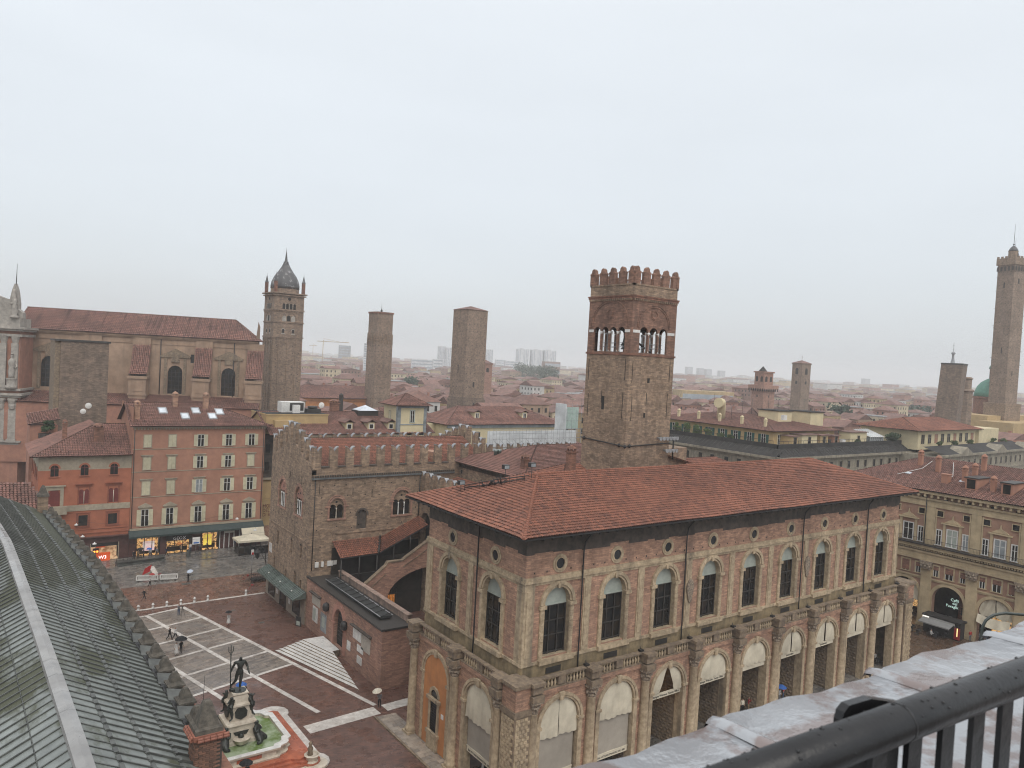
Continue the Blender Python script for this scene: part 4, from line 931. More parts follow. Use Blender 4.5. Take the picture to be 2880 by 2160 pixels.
def lower(x): 
    t = (55.75-x)/7.0; return 3.4+4.0*math.sqrt(max(0, 1-t*t)) if t < 1 else 0
def upper(x):
    P_ = [(44.2, 5.2)]+prof[:-1]
    for (x0, y0), (x1, y1) in zip(P_, P_[1:]):
        if x0 <= x <= x1: return y0+(y1-y0)*(x-x0)/(x1-x0)
    return P_[-1][1]
xs = [44.2, 44.9, 46, 47.2, 48.3, 48.6, 48.75, 48.8, 49.2, 49.8, 50.5, 51.0, 51.2, 52, 53, 54, 55, 55.75]
for a, b in zip(xs, xs[1:]): m.prism(fs, [(a, lower(a)), (b, lower(b)), (b, upper(b)), (a, upper(a))], -.45, 0)
add('stair_wall', m, 'brick_wing', ST)
m = MB()
for (x0, y0), (x1, y1) in zip(prof[:-2], prof[1:-1]): m.prism(fs, [(x0, y0+.02), (x1, y1+.02), (x1, y1+.2), (x0, y0+.2)], -.55, .12)
for (x0, y0), (x1, y1) in (((45.0, 4.6), (48.4, 7.1)), ((51.1, 7.8), (55.7, 10.4))): m.prism(fs, [(x0, y0), (x1, y1), (x1, y1+.12), (x0, y0+.12)], 0, .08)
add('coping', m, 'sandstone_dark', ST)
m = MB(); m.box(Fr(0, 98.3, 0), 42, 55.8, 0, .05, 0, 10.5); m.box(Fr(0, 96.5, 0), 48.7, 55.75, -.1, 0, 0, 9); add('shaded_wall', m, 'interior', ST)  # near-black colour: dark timber plus painted-in shade under the stair roof
M('lamp_orange', (0.8, 0.30, 0.06), (0.3, .1, .02), 2, .5, emit=.45)
t = thing('lit_gateway', 'orange-lit gateway behind an iron grille under the courtyard stair', 'gateway', (50.5, 96, 0))
m = MB(); m.box(Fr(0, 96.4, 0), 49.8, 51.3, 0, .04, .3, 3.2); add('lit_panel', m, 'lamp_orange', t)
m = MB()
for i in range(8): m.tube([(49.5+.28*i, 96.25, .2), (49.5+.28*i, 96.25, 4.7-.1*abs(i-3.5))], .03, 4)
for z in (.5, 3.4, 4.2): m.tube([(49.4, 96.25, z), (51.6, 96.25, z)], .03, 4)
add('grille', m, 'iron', t)
# ------------------------------------------------------------------ street front across the way
M('salmon_plaster', (0.39, 0.20, 0.135), (0.31, 0.158, 0.108), 0.7, .85, (0.30, 0.155, 0.11), .5, big=.12)
M('red_plaster', (0.38, 0.14, 0.08), (0.31, 0.112, 0.066), 0.8, .85, (0.30, 0.11, 0.07), .4, big=.12)
M('ochre_plaster', (0.45, 0.325, 0.165), (0.38, 0.27, 0.14), 0.6, .85, (0.33, 0.22, 0.1), .3, big=.1)
M('cream_plaster', (0.62, 0.53, 0.34), (0.55, 0.47, 0.30), 0.6, .85, (0.42, 0.36, 0.25), .3, big=.08)
M('grey_trim', (0.36, 0.31, 0.23), (0.28, 0.24, 0.185), 2, .8)
M('dark_red_shutter', (0.16, 0.035, 0.03), (0.12, 0.028, 0.025), 3, .6)
M('green_awning', (0.025, 0.04, 0.038), (0.04, 0.055, 0.052), 2, .5)
M('maroon_stone', (0.11, 0.055, 0.048), (0.075, 0.04, 0.036), 2, .35)
M('shop_glow', (0.9, 0.52, 0.2), (0.05, 0.025, 0.015), 2.6, .5, emit=.8, lo=.40, hi=.60)
M('shop_white', (0.8, 0.58, 0.36), (0.25, 0.13, 0.06), 1.6, .5, emit=.55)
M('shop_orange', (0.7, 0.10, 0.02), (0.55, .08, .02), 2, .5, emit=.3)
M('poster_yellow', (1.0, 0.78, 0.12), (.8, .5, .1), 1.5, .5, emit=.55)
M('poster_pink', (0.8, 0.45, 0.45), (.75, .7, .65), 1.2, .5, emit=.45)
M('text_white', (0.75, 0.75, 0.75), None, 2, .6); M('text_lit', (1, 1, 1), None, 2, .6, emit=1.4)
def shutters(mm, w, h, ow):
    for s in (-1, 1):
        a, b = (s*(w/2+.02), s*(w/2+ow)); mm.box(LOCAL, min(a, b), max(a, b), .02, .09, 0, h)
        for i in range(int(h/.13)): mm.box(LOCAL, min(a, b)+.06, max(a, b)-.06, .09, .105, .08+.13*i, .15+.13*i)
def shut_closed(mm, w, h):
    for s in (-1, 1):
        a, b = (s*.015, s*w/2); mm.box(LOCAL, min(a, b), max(a, b), .0, .07, 0, h)
        for i in range(int(h/.13)): mm.box(LOCAL, min(a, b)+.07, max(a, b)-.07, .07, .085, .08+.13*i, .15+.13*i)
def wtrim(mm, w, h, f=.16, d=.06, sill=.12):
    for s in (-1, 1): mm.box(LOCAL, min(s*w/2, s*(w/2+f)), max(s*w/2, s*(w/2+f)), 0, d, 0, h)
    mm.box(LOCAL, -w/2-f, w/2+f, 0, d+.02, h, h+f); mm.box(LOCAL, -w/2-f-.05, w/2+f+.05, 0, d+.1, -sill, 0)
WMESH = {}
def window(par, fr, u, z, w, h, style='plain', trim='grey_trim', pane='glass', frame='white_paint', f=.14):
    """a window thing-part: trim with pane, sash and shutters as its pieces"""
    k = (round(w, 2), round(h, 2), trim, f)
    if k not in WMESH: WMESH[k] = local(lambda q: wtrim(q, w, h, f), 'window', trim)
    o = fin('window', WMESH[k], par, fr, u, 0.003, z)
    if style == 'closed':
        kk = ('c',)+k
        if kk not in WMESH: WMESH[kk] = local(lambda q: shut_closed(q, w, h), 'shutter', 'shutter')
        inst('shutter', WMESH[kk], o, (0, 0, 0), base=False); return o
    kk = ('p', k, pane)
    if kk not in WMESH: WMESH[kk] = local(lambda q: q.face([LOCAL.p(-w/2, .012, 0), LOCAL.p(w/2, .012, 0), LOCAL.p(w/2, .012, h), LOCAL.p(-w/2, .012, h)]), 'pane', pane)
    inst('pane', WMESH[kk], o, (0, 0, 0), base=False)
    if frame:
        kk = ('s', k, frame)
        if kk not in WMESH: WMESH[kk] = local(lambda q: (q.box(LOCAL, -.05, .05, .014, .06, 0, h), q.box(LOCAL, -w/2, -w/2+.07, .014, .05, 0, h), q.box(LOCAL, w/2-.07, w/2, .014, .05, 0, h), q.box(LOCAL, -w/2+.07, w/2-.07, .014, .045, h-.07, h), q.box(LOCAL, -w/2+.07, w/2-.07, .014, .045, h*.62, h*.62+.05)), 'sash', frame)
        inst('sash', WMESH[kk], o, (0, 0, 0), base=False)
    if style == 'open':
        kk = ('o',)+k
        if kk not in WMESH: WMESH[kk] = local(lambda q: shutters(q, w, h, w*.55), 'shutter', 'shutter')
        inst('shutter', WMESH[kk], o, (0, 0, 0), base=False)
    return o
# salmon apartment house
GX = thing('salmon_house', 'five-storey salmon house with cream shutters and shops below, opposite the piazza', 'house', (35, 150, 0))
GF = Fr(23.55, 143.5, 0); GL = 23.0
m = MB(); m.wbox(23.55, 46.55, 143.5, 156, 4.8, 22.9); add('walls', m, 'salmon_plaster', GX)
m = MB(); m.wbox(23.5, 23.54, 143.6, 156, 18, 26.5); m.face([(23.53, 143.5, 22.9), (23.53, 156, 22.9), (23.53, 156, 26.9), (23.53, 150, 26.9)]); add('party_wall', m, 'salmon_plaster', GX)
gx = [25.93, 30.0, 34.85, 39.83, 44.04]
for i, x in enumerate(gx):
    window(GX, GF, x-23.55, 19.5, 1.15, 2.1, 'closed' if i < 2 else 'open')
    window(GX, GF, x-23.55, 15.5, 1.15, 2.15, 'closed' if i in (0, 1, 4) else 'open')
    window(GX, GF, x-23.55, 11.0, 1.2, 2.35, 'closed' if i in (0, 1) else 'open', pane='pane_light' if i == 2 else 'glass')
    window(GX, GF, x-23.55, 5.5, 1.25, 2.9, 'open')
    m = MB(); u = x-23.55
    for z, w in ((17.95, 1.0), (13.7, 1.05)): m.box(GF, u-w, u+w, 0, .22, z, z+.14); m.box(GF, u-w+.1, u+w-.1, 0, .10, z-.25, z)
    m.prism(GF, [(u-1.15, 8.75), (u+1.15, 8.75), (u+1.2, 8.95), (u, 9.55), (u-1.2, 8.95)], 0, .25); m.box(GF, u-1.0, u+1.0, 0, .1, 8.5, 8.75)
    add('window_hood', m, 'grey_trim', GX)
    m = MB()
    for j in range(8): m.tube([GF.p(u-.55+.157*j, .2, 5.5), GF.p(u-.55+.157*j, .2, 6.4)], .015, 4)
    m.tube([GF.p(u-.6, .2, 6.4), GF.p(u+.6, .2, 6.4)], .025, 4); add('window_railing', m, 'iron', GX)
m = MB()
for z in (19.05, 15.05, 10.55): m.box(GF, 0, GL, 0, .07, z, z+.12)
m.box(GF, 0, GL, 0, .25, 4.75, 5.1); m.box(GF, -.1, GL+.1, -.2, .5, 22.9, 23.1)
for i in range(46): m.box(GF, .2+.5*i, .4+.5*i, 0, .42, 22.62, 22.9)
add('cornice', m, 'grey_trim', GX)
for u in (.25, GL-.25): m = MB(); m.tube([GF.p(u, .12, 22.6), GF.p(u, .12, 5)], .07, 6); add('down_pipe', m, 'frame_dark', GX)
p4 = [[(22.9, 142.7, 23.2), (47.5, 142.7, 23.2), (37.6, 150, 26.9), (22.9, 150, 26.9)], [(47.5, 142.7, 23.2), (47.5, 157, 23.2), (37.6, 150, 26.9)], [(47.5, 157, 23.2), (22.9, 157, 23.2), (22.9, 150, 26.9), (37.6, 150, 26.9)]]
GR = tiled(GX, p4, 'tile_dull', ridges=[((22.9, 150, 26.9), (37.6, 150, 26.9)), ((47.5, 142.7, 23.2), (37.6, 150, 26.9))], tw=.36, tl=.5, hump=.1)
M('skylight_glass', (0.62, 0.66, 0.70), (.5, .54, .58), 1, .05)
sl_ = (26.9-23.2)/7.3
for x, y in ((28.9, 147.3), (32.4, 145.6), (34.6, 147.3), (37.2, 145.6), (38.8, 147.0)):
    z = 23.2+(y-142.7)*sl_; m = MB(); q = lambda dx, dy, o: (x+dx, y+dy, z+dy*sl_+o)
    for a, b, c, d in ((-.75, -.55, -.7, .7), (.55, .75, -.7, .7), (-.75, .75, -.9, -.7), (-.75, .75, .7, .9)): m.face([q(a, c, .25), q(b, c, .25), q(b, d, .25), q(a, d, .25)]); m.face([q(a, c, 0), q(b, c, 0), q(b, c, .25), q(a, c, .25)])
    o = add('skylight', m, 'lead', GR); m = MB(); m.face([q(-.55, -.7, .22), q(.55, -.7, .22), q(.55, .7, .22), q(-.55, .7, .22)]); add('pane', m, 'skylight_glass', o)
for x, y, z, mt in ((24.3, 145.2, 25.2, 'brick_rose'), (31.3, 149, 26.6, 'brick_rose'), (36.6, 148.4, 26.6, 'brick_rose')): chimney(GX, x, y, z, .85, 1.6, mt)
# shop level
m = MB(); m.box(GF, 0, 1.2, -.1, .05, .13, 4.75); m.box(GF, 5.0, 6.1, -.1, .05, .13, 4.75); m.box(GF, 10.3, 12.2, -.1, .05, .13, 4.75); m.box(GF, 15.2, 17, -.1, .05, .13, 4.75); m.box(GF, 19.2, 23, -.1, .05, .13, 4.75); m.box(GF, 0, 23, -.1, .06, 3.7, 4.75); m.box(GF, 17, 19.2, -3, -2.9, .13, 4); add('shop_piers', m, 'maroon_stone', GX)
m = MB(); m.box(GF, 6.1, 10.3, .0, .5, 2.45, 3.4); sg = add('shop_fascia', m, 'dark', GX); text(GX, 'GEOX', .78, GF, 8.2, .53, 2.6, 'text_white')
for a, b, mt in ((1.2, 5.0, 'shop_glow'), (6.1, 10.3, 'shop_glow'), (12.2, 15.2, 'shop_glow')):
    m = MB(); m.box(GF, a, b, -1.6, -1.5, .13, 3.7); m.box(GF, a, b, -1.5, -.05, .1, .2); wp = add('shop_window', m, mt, GX)
    m = MB()
    for u in np.linspace(a, b, 4): m.box(GF, u-.06, u+.06, -.05, .05, .13, 3.7)
    m.box(GF, a, b, -.9, -.7, 1.2, 1.3); m.box(GF, a+.4, b-.4, -1.2, -1.0, .2, 1.0); add('window_frame', m, 'dark', wp)
for a, b, z0, z1, mt in ((2.3, 4.2, .9, 2.6, 'poster_pink'), (12.5, 14.0, .9, 2.9, 'poster_yellow')):
    m = MB(); m.box(GF, a, b, -.3, -.25, z0, z1); add('poster', m, mt, GX)
m = MB()
for u in (15.3, 16.1, 17.0, 17.9, 18.9): m.box(GF, u, u+.14, 0, .12, .13, 3.6)
m.box(GF, 15.3, 19.0, 0, .12, 3.5, 3.75); m.box(GF, 16.1, 17.9, 0, .1, 2.9, 3.5); o = add('white_shop_front', m, 'white_paint', GX)
m = MB(); m.box(GF, 15.4, 18.95, -.4, -.35, .13, 3.5); add('pane', m, 'maroon_stone', o)
for u, z in ((15.7, 2.2), (16.5, 1.9), (15.8, 1.7), (18.4, 1.0)):
    m = MB(); m.box(GF, u, u+.35, -.3, -.25, z, z+.4); add('lit_display', m, 'shop_white', o)
m = MB(); m.face([GF.p(-.2, .26, 4.75), GF.p(23.2, .26, 4.75), GF.p(23.2, 1.3, 3.9), GF.p(-.2, 1.3, 3.9)]); m.box(GF, -.2, 23.2, 1.25, 1.33, 3.6, 3.92); m.box(GF, -.2, 23.2, .06, .3, 4.7, 4.78); add('awning', m, 'green_awning', GX)
m = MB(); m.face([GF.p(18.9, 1.34, 3.85), GF.p(23.1, 1.34, 3.85), GF.p(23.1, 2.1, 2.5), GF.p(18.9, 2.1, 2.5)]); m.face([GF.p(18.9, 2.1, 2.5), GF.p(23.1, 2.1, 2.5), GF.p(23.1, 2.1, 1.95), GF.p(18.9, 2.1, 1.95)]); cb_ = add('cafe_awning', m, 'canvas', GX)
text(GX, 'CAFFETTERIA', .42, GF, 21.0, 2.12, 2.1, 'frame_dark')
# red house
RH = thing('red_house', 'low red house with tan top storey and arched windows left of the salmon house', 'house', (16, 150, 0))
HF = Fr(9.7, 143.5, 0); HW = Fr(9.7, 158, -90)
m = MB(); m.wbox(9.7, 23.5, 143.5, 158, 4.2, 15.9); m.box(HF, -.02, 13.8, -2, .10, 8.9, 9.9, 1); m.wbox(9.7, 23.5, 143.5, 158, 15.9, 18.2, 1)
m.box(HF, 0, 13.8, 0, .12, 4.9, 5.1); m.box(HF, 0, 13.8, 0, .1, 5.6, 5.7); add('walls', m, ['red_plaster', 'grey_trim'], RH)
M('dark_red_trim', (0.26, 0.09, 0.055), (0.2, .07, .045), 3, .8)
def archwin(par, fr, u, z, w, h, tm, pane, n=1):
    m = MB(); m.ring(fr, u, z+h, w, w+.28, 0, .07, n=12); m.box(fr, u-w-.2, u+w+.2, 0, .2, z-.14, z); o = add('arched_window', m, tm, par)
    m = MB(); m.archfill(fr, u, w, z, z+h, .012); add('pane', m, pane, o); m = MB(); m.box(fr, u-.04, u+.04, .014, .05, z, z+h+w); m.box(fr, u-w, u+w, .014, .045, z+h-.04, z+h+.04); add('sash', m, 'dark_red_shutter', o)
for x in (12.0, 16.35, 20.8): archwin(RH, HF, x-9.7, 14.9, .58, 1.3, 'red_plaster', 'glass')
for x in (16.38, 20.84):
    u = x-9.7; m = MB(); m.box(HF, u-1.35, u+1.35, 0, .3, 13.35, 13.5); m.box(HF, u-1.2, u+1.2, 0, .12, 12.95, 13.35)
    for s in (-1, 1): m.box(HF, u+s*.82-.1, u+s*.82+.1, 0, .14, 9.95, 12.95)
    o = add('twin_window', m, 'dark_red_trim', RH)
    m = MB(); m.tube([HF.p(u, .06, 10.1), HF.p(u, .06, 12.2)], .06, 6); add('mullion', m, 'marble', o)
    m = MB()
    for s in (-1, 1): m.archfill(HF, u+s*.38, .34, 10.1, 12.2, .014)
    add('shutter', m, 'dark_red_shutter', o)
    m = MB(); m.box(HF, u-1.05, u+1.05, 0, .12, 6.0, 6.25); m.box(HF, u-1.1, u+1.1, 0, .14, 8.4, 8.6)
    for s in (-1, 1): m.box(HF, u+s*.9-.14, u+s*.9+.14, 0, .1, 6.25, 8.4)
    o = add('window', m, 'dark_red_trim', RH); m = MB(); m.box(HF, u-.68, u+.68, 0, .015, 6.3, 8.1); add('pane', m, 'glass', o)
u = 12.06-9.7; m = MB(); m.box(HF, u-1.7, u+1.6, 0, .3, 13.2, 13.4)
for s in (-1, 1): m.box(HF, u+s*1.1-.25, u+s*1.1+.25, 0, .14, 9.95, 13.2)
m.box(HF, u-.85, u+.85, 0, .12, 12.6, 13.2); m.box(HF, -.2, 4.2, .1, .9, 8.6, 9.9); o = add('balcony_door', m, 'grey_trim', RH)
m = MB(); m.archfill(HF, u, .8, 9.95, 11.9, .02); add('shutter', m, 'dark_red_shutter', o)
m = MB(); m.box(HF, -.1, 13.8, -.2, .7, 4.2, 4.35); m.box(HF, 0, 13.8, -.15, .08, 3.1, 4.2); m.box(HF, 3.8, 7.9, -.1, .05, .1, 3.1); m.box(HF, 12.3, 13.8, -.1, .05, .1, 3.1); m.box(HF, -2, 2, -.1, .05, .1, 3.1); add('shop_piers', m, 'maroon_stone', RH)
for a, b in ((2.0, 3.8), (7.9, 12.3)):
    m = MB(); m.box(HF, a, b, -2.4, -2.3, .13, 3.1); m.box(HF, a, b, -2.3, 0, .1, .16); o = add('shop_window', m, 'shop_white', RH)
    m = MB(); m.box(HF, a, b, -.1, .1, 2.5, 3.1); add('shop_fascia', m, 'dark', o)
    m = MB()
    for u in (a, b-.12): m.box(HF, u, u+.12, -.1, .12, .13, 3.1)
    add('window_frame', m, 'grey_trim', o)
m = MB(); m.box(HF, 8.6, 10.9, .3, .7, .13, 1.5); o = add('lit_counter', m, 'shop_orange', RH); text(RH, 'W3', .8, HF, 9.75, .72, .5, 'text_lit')
m = MB(); m.box(HF, 9.0, 10.4, -1.6, -1.5, 1.9, 2.4); add('lit_sign', m, 'shop_orange', RH)
p5 = [[(8.5, 142.6, 18.3), (23.5, 142.6, 18.3), (23.5, 151, 22.9), (18.6, 151, 22.9)], [(8.5, 158, 18.6), (8.5, 142.6, 18.3), (18.6, 151, 22.9), (18.6, 158, 22.9)]]
tiled(RH, p5, 'tile_dull', ridges=[((8.5, 142.6, 18.3), (18.6, 151, 22.9)), ((18.6, 151, 22.9), (23.5, 151, 22.9))], tw=.36, tl=.5, hump=.1)
chimney(RH, 18.6, 146.8, 21.2, 1.5, 1.4, 'brick_red'); chimney(RH, 13.6, 147.6, 21.2, .7, 2.0, 'brick_red')
for j in range(4):
    for z in (5.5, 10.2, 14.3): window(RH, HW, 2+3.3*j, z, 1.0, 1.9, frame=None, trim='dark_red_trim')
# ochre house beside the lane with lettering
OH = thing('ochre_house', 'narrow ochre house with dark lettering beside the crenellated palace', 'house', (50, 147, 0))
OF = Fr(46.9, 146.2, 0)
m = MB(); m.wbox(46.9, 53, 146.2, 158, 3.0, 12.5); m.box(OF, 0, 6, 0, .4, 12.2, 12.6, 1); m.wbox(46.9, 53, 146.15, 158, 0, 3, 2); m.wbox(46.9, 53, 146.4, 158, 12.6, 21.2, 3); add('walls', m, ['ochre_plaster', 'grey_trim', 'brick_rose', 'soot'], OH)
text(OH, 'MONTE\nDEL\nDI BOL', 1.0, OF, .7, .05, 6.6, 'dark_red_shutter', align='LEFT', sx=.8)
for z in (14, 17.5):
    for u in (1.2, 3.2): window(OH, OF, u, z, .9, 1.7, frame=None, trim='soot')
# medieval tower stump behind the red house
ST2 = thing('tower_stump', 'plain windowless brick tower stump before the basilica nave', 'tower', (17, 172, 0))
m = MB(); m.wbox(14.3, 22.6, 168, 178, 0, 37.3); add('shaft', m, 'brick_grey', ST2); m = MB(); m.wbox(13.3, 22.9, 167.8, 178.2, 37.3, 37.7); add('coping', m, 'frame_dark', ST2)
m = MB(); m.wbox(13.4, 14.29, 168.3, 178, 0, 37.2); add('side_pier', m, 'sandstone_dark', ST2)
# ------------------------------------------------------------------ basilica with nave, buttresses and facade
M('church_plaster', (0.36, 0.25, 0.175), (0.275, 0.19, 0.135), 0.5, .9, (0.15, 0.115, 0.095), .7, .2)
M('church_stone', (0.40, 0.365, 0.32), (0.27, 0.25, 0.225), 1.5, .8, (.2, .18, .16), .5)
M('church_red', (0.38, 0.19, 0.13), (0.30, 0.15, 0.11), .9, .9, (.18, .11, .09), .5)
CH = thing('basilica', 'huge plastered basilica nave with concave tiled buttresses and long terracotta roof', 'church', (36, 212, 0))
CA = -21.5; CF = Fr(9.2, 220.6, CA); CL = 56.0
ch_w = [(7.6, 1.9, 25.6, 31.4), (36.6, 1.75, 25.0, 30.6), (49.6, 1.75, 25.0, 30.6)]
m = MB(); m.archwall(CF, 0, CL, 10, 39.6, 0, ch_w, .5, n=6); m.face([CF.p(CL, 0, 10), CF.p(CL, -14, 10), CF.p(CL, -14, 44), CF.p(CL, -7, 45.3), CF.p(CL, 0, 39.6)]); add('nave_wall', m, 'church_plaster', CH)
m = MB(); m.box(CF, -.2, CL+.3, -.3, .35, 39.0, 39.3); m.box(CF, -.2, CL+.5, -.3, .6, 39.3, 39.75); m.box(CF, 0, CL, 0, .15, 37.6, 37.9); m.box(CF, 0, CL, 0, .3, 24.4, 24.8); add('cornice', m, 'church_plaster', CH)
eL, eR = CF.p(-.5, .9, 39.8), CF.p(CL+.7, .9, 39.8); rL, rR_ = CF.p(-.5, -8.5, 45.4), CF.p(CL-6, -8.5, 45.4)
tiled(CH, [[eL, eR, rR_, rL], [eR, CF.p(CL+.7, -18, 39.8), rR_]], 'tile_dull', ridges=[(rL, rR_), (eR, rR_)], tw=.45, tl=.8, hump=.13)
m = MB()
for u in (3.5, 9.5, 13.8, 18.5, 23, 28.8, 30.2, 31.4, 33, 35, 38.5, 41, 44, 45.6, 47, 49): 
    a = Vector(CF.p(u, .8, 39.98)); b = Vector(CF.p(u-.4, -8.3, 45.45)); d = Vector(CF.p(1, 0, 0))-Vector(CF.p(0, 0, 0)); w = random.uniform(.35, .9)
    m.face([a, a+d*w, b+d*w, b])
add('roof_repairs', m, 'tile_base', CH, kind='stuff')
for u, hw, zb, zs in ch_w:
    m = MB(); m.archfill(CF, u, hw, zb, zs-1.0, -.45, 6, rect=True); m.archfill(CF, u, hw, zs-1.0, zs-.2, -.45, 6) if False else None
    m.archfill(CF, u, hw, zb, zs, -.46, 8); o = add('nave_window', m, 'glass', CH)
    m = MB()
    for i in range(5): m.box(CF, u-hw+hw*.5*i-.06, u-hw+hw*.5*i+.06, -.44, -.36, zb, zs+.6)
    for i in range(6): m.box(CF, u-hw, u+hw, -.44, -.37, zb+1.1*i, zb+.1+1.1*i)
    add('glazing_bars', m, 'iron', o)
    m = MB(); m.prism(CF, [(u-3.6, 34.4), (u+3.6, 34.4), (u+3.6, 34.9), (u, 36.7), (u-3.6, 34.9)], 0, .35); m.prism(CF, [(u-2.7, 34.9), (u+2.7, 34.9), (u, 36.2)], .35, .37)
    for s in (-1, 1): m.box(CF, u+s*2.3-.35, u+s*2.3+.35, 0, .2, zb-.4, 34.4)
    m.box(CF, u-1.0, u+1.0, 0, .3, 33.2, 34.4); add('window_pediment', m, 'sandstone_dark', o)
for u in (17.2, 28.6, 44.0-.6, 56.2):     # concave tiled buttresses
    pts = [(0, 38.2), (.5, 36.2), (1.1, 34.0), (2.1, 31.8), (3.5, 30.2), (4.2, 29.7)]
    m = MB()
    for s in (-2.0, 2.0):
        m.face([CF.p(u+s, w, z) for w, z in pts]+[CF.p(u+s, 4.2, 22), CF.p(u+s, 0, 22)])
    m.face([CF.p(u-2.0, 4.2, 22), CF.p(u+2.0, 4.2, 22), CF.p(u+2.0, 4.2, 29.2), CF.p(u-2.0, 4.2, 29.2)])
    m.box(CF, u-2.25, u+2.25, 0, 4.5, 28.7, 29.4); m.box(CF, u-2.2, u+2.2, 0, 4.4, 24.5, 24.9); m.box(CF, u-1.2, u+1.2, 4.2, 4.3, 25.6, 28.1); m.box(CF, u-2.1, u+2.1, 0, .4, 36.0, 39.0)
    bo = add('buttress', m, 'church_plaster', CH)
    VV, FF, TT, n = [], [], [], 0
    for (w0, z0), (w1, z1) in zip(pts, pts[1:]):
        v, f, t_ = tiles([CF.p(u-2.1, w1, z1+.1), CF.p(u+2.1, w1, z1+.1), CF.p(u+2.1, w0, z0+.1), CF.p(u-2.1, w0, z0+.1)], .42, .6, .13)
        VV.append(v); FF.append(f+n); TT.append(t_); n += len(v)
    add('buttress_tiles', meshnp('buttress_tiles', np.concatenate(VV), np.concatenate(FF), 'tile_dull', np.concatenate(TT), rootloc(CH)), None, bo, kind='stuff')
    m = MB(); m.grid([[CF.p(u-2.1, w, z+.05), CF.p(u+2.1, w, z+.05)] for w, z in pts]); add('buttress_slope', m, 'tile_base', bo)
m = MB(); m.box(CF, 0, CL+2, 0, 9, 8, 22.6); add('aisle_wall', m, 'church_red', CH)
tiled(CH, [[CF.p(-1, 9.4, 22.4), CF.p(CL+2, 9.4, 22.4), CF.p(CL+2, 0.3, 24.6), CF.p(-1, .3, 24.6)]], 'tile_dull', tw=.45, tl=.8, hump=.13, name='aisle_roof')
m = MB()
for u in (1.5, 27.2-.1, 33.0, 43.0+7.8): m.tube([CF.p(u, .2, 39), CF.p(u, .2, 24.5)], .12, 6)
add('down_pipes', m, 'frame_dark', CH, kind='stuff')
m = MB(); m.box(CF, 40.2, 41.0, -.1, .02, 33.2, 35.4); m.box(CF, 2.0, 2.4, -.1, .02, 36.0, 36.7); add('small_windows', m, 'dark', CH, kind='stuff')
# facade seen edge-on at the left
FA = thing('basilica_facade', 'ornate church front seen edge-on with statue, pilasters and pale finials at the left edge', 'church front', (2, 214, 0))
FF_ = Fr(3.5, 213.6, CA)        # its side wall faces us
m = MB()
for u0, u1, w0, w1, z0, z1, k in ((-9, 7.0, -10, 0, 0, 24, 0), (-9, 6.6, -10, -.4, 24, 39.6, 0)): m.box(FF_, u0, u1, w0, w1, z0, z1, k)
add('front_wall', m, 'church_red', FA)
m = MB()
for z0, z1, o in ((23.2, 23.7, .5), (23.7, 24.2, 1.0), (24.8, 25.3, .4), (37.6, 38.2, .3), (38.9, 39.4, .7), (39.4, 39.9, 1.2), (12.0, 12.6, .4), (12.6, 13, .9)): m.box(FF_, -9-o, 6.8+o, -10, o, z0, z1)
for u in (0.2, 3.2, 5.6):
    m.box(FF_, u-.8, u+.8, 0, .45, 13.2, 20.5); m.box(FF_, u-.7, u+.7, -.4, .2, 25.4, 36); m.box(FF_, u-1.0, u+1.0, 0, .7, 12.6, 13.4)
add('mouldings', m, 'church_stone', FA)
for u in (0.2, 3.2, 5.6):
    m = MB(); c = FF_.p(u, .2, 0); m.lathe([(.7, 0), (.85, .8), (.8, 1.2), (1.05, 2.0), (1.1, 2.5)], c[0], c[1], 20.5, 10, sm=False); add('capital', m, 'church_stone', FA)
    m = MB(); c = FF_.p(u, -.4, 0); m.lathe([(.6, 0), (.75, .7), (.95, 1.5), (1.0, 1.9)], c[0], c[1], 36, 10, sm=False); add('capital', m, 'church_stone', FA)
m = MB(); c = FF_.p(5.2, .3, 0)
m.lathe([(1.2, 0), (1.3, .5), (.9, 1.0), (1.0, 2.2), (1.2, 2.5)], c[0], c[1], 25.3, 10); add('statue_pedestal', m, 'church_stone', FA)
m = MB(); m.lathe([(.75, 0), (.7, .5), (.85, 1.4), (.7, 2.4), (.85, 3.2), (.9, 3.9), (.55, 4.4), (.22, 4.6), (.36, 4.9), (.38, 5.2), (.2, 5.5), (.42, 5.52), (.1, 5.8)], c[0], c[1], 27.9, 10, sx=.85); m.tube([(c[0]+.6, c[1], 31.6), (c[0]+1.0, c[1]-.3, 30.6), (c[0]+.6, c[1]-.6, 30.2)], .22, 6); add('statue', m, 'church_stone', FA)
def finial(c, z, s=1.0):
    m = MB(); m.lathe([(.9*s, 0), (.95*s, .4*s), (.5*s, .8*s), (.8*s, 1.6*s), (.45*s, 2.4*s), (.55*s, 2.8*s), (.3*s, 3.4*s), (.42*s, 4.0*s), (.15*s, 4.6*s)], c[0], c[1], z, 10); return add('finial', m, 'church_stone', FA)
finial(FF_.p(5.0, -.8, 0), 42.0, 1.0); finial(FF_.p(4.6, -1.4, 0), 45.2, .8)
m = MB(); m.box(FF_, -6, 6.2, -8, -1.0, 39.9, 42.0); m.prism(FF_, [(-6, 42), (6.4, 42), (6.3, 43.4), (5.3, 44.2), (5.3, 45.6), (4.9, 48.6), (4.4, 50.2), (3.9, 48.6), (3.5, 46.4), (2.4, 46.6), (0, 47.5), (-6, 48)], -4, -2.0); add('attic', m, 'church_stone', FA)
m = MB(); c = FF_.p(4.4, -3, 0); m.tube([(c[0], c[1], 50), (c[0]+.1, c[1], 55)], [.12, .03], 5); add('lightning_rod', m, 'iron', FA)
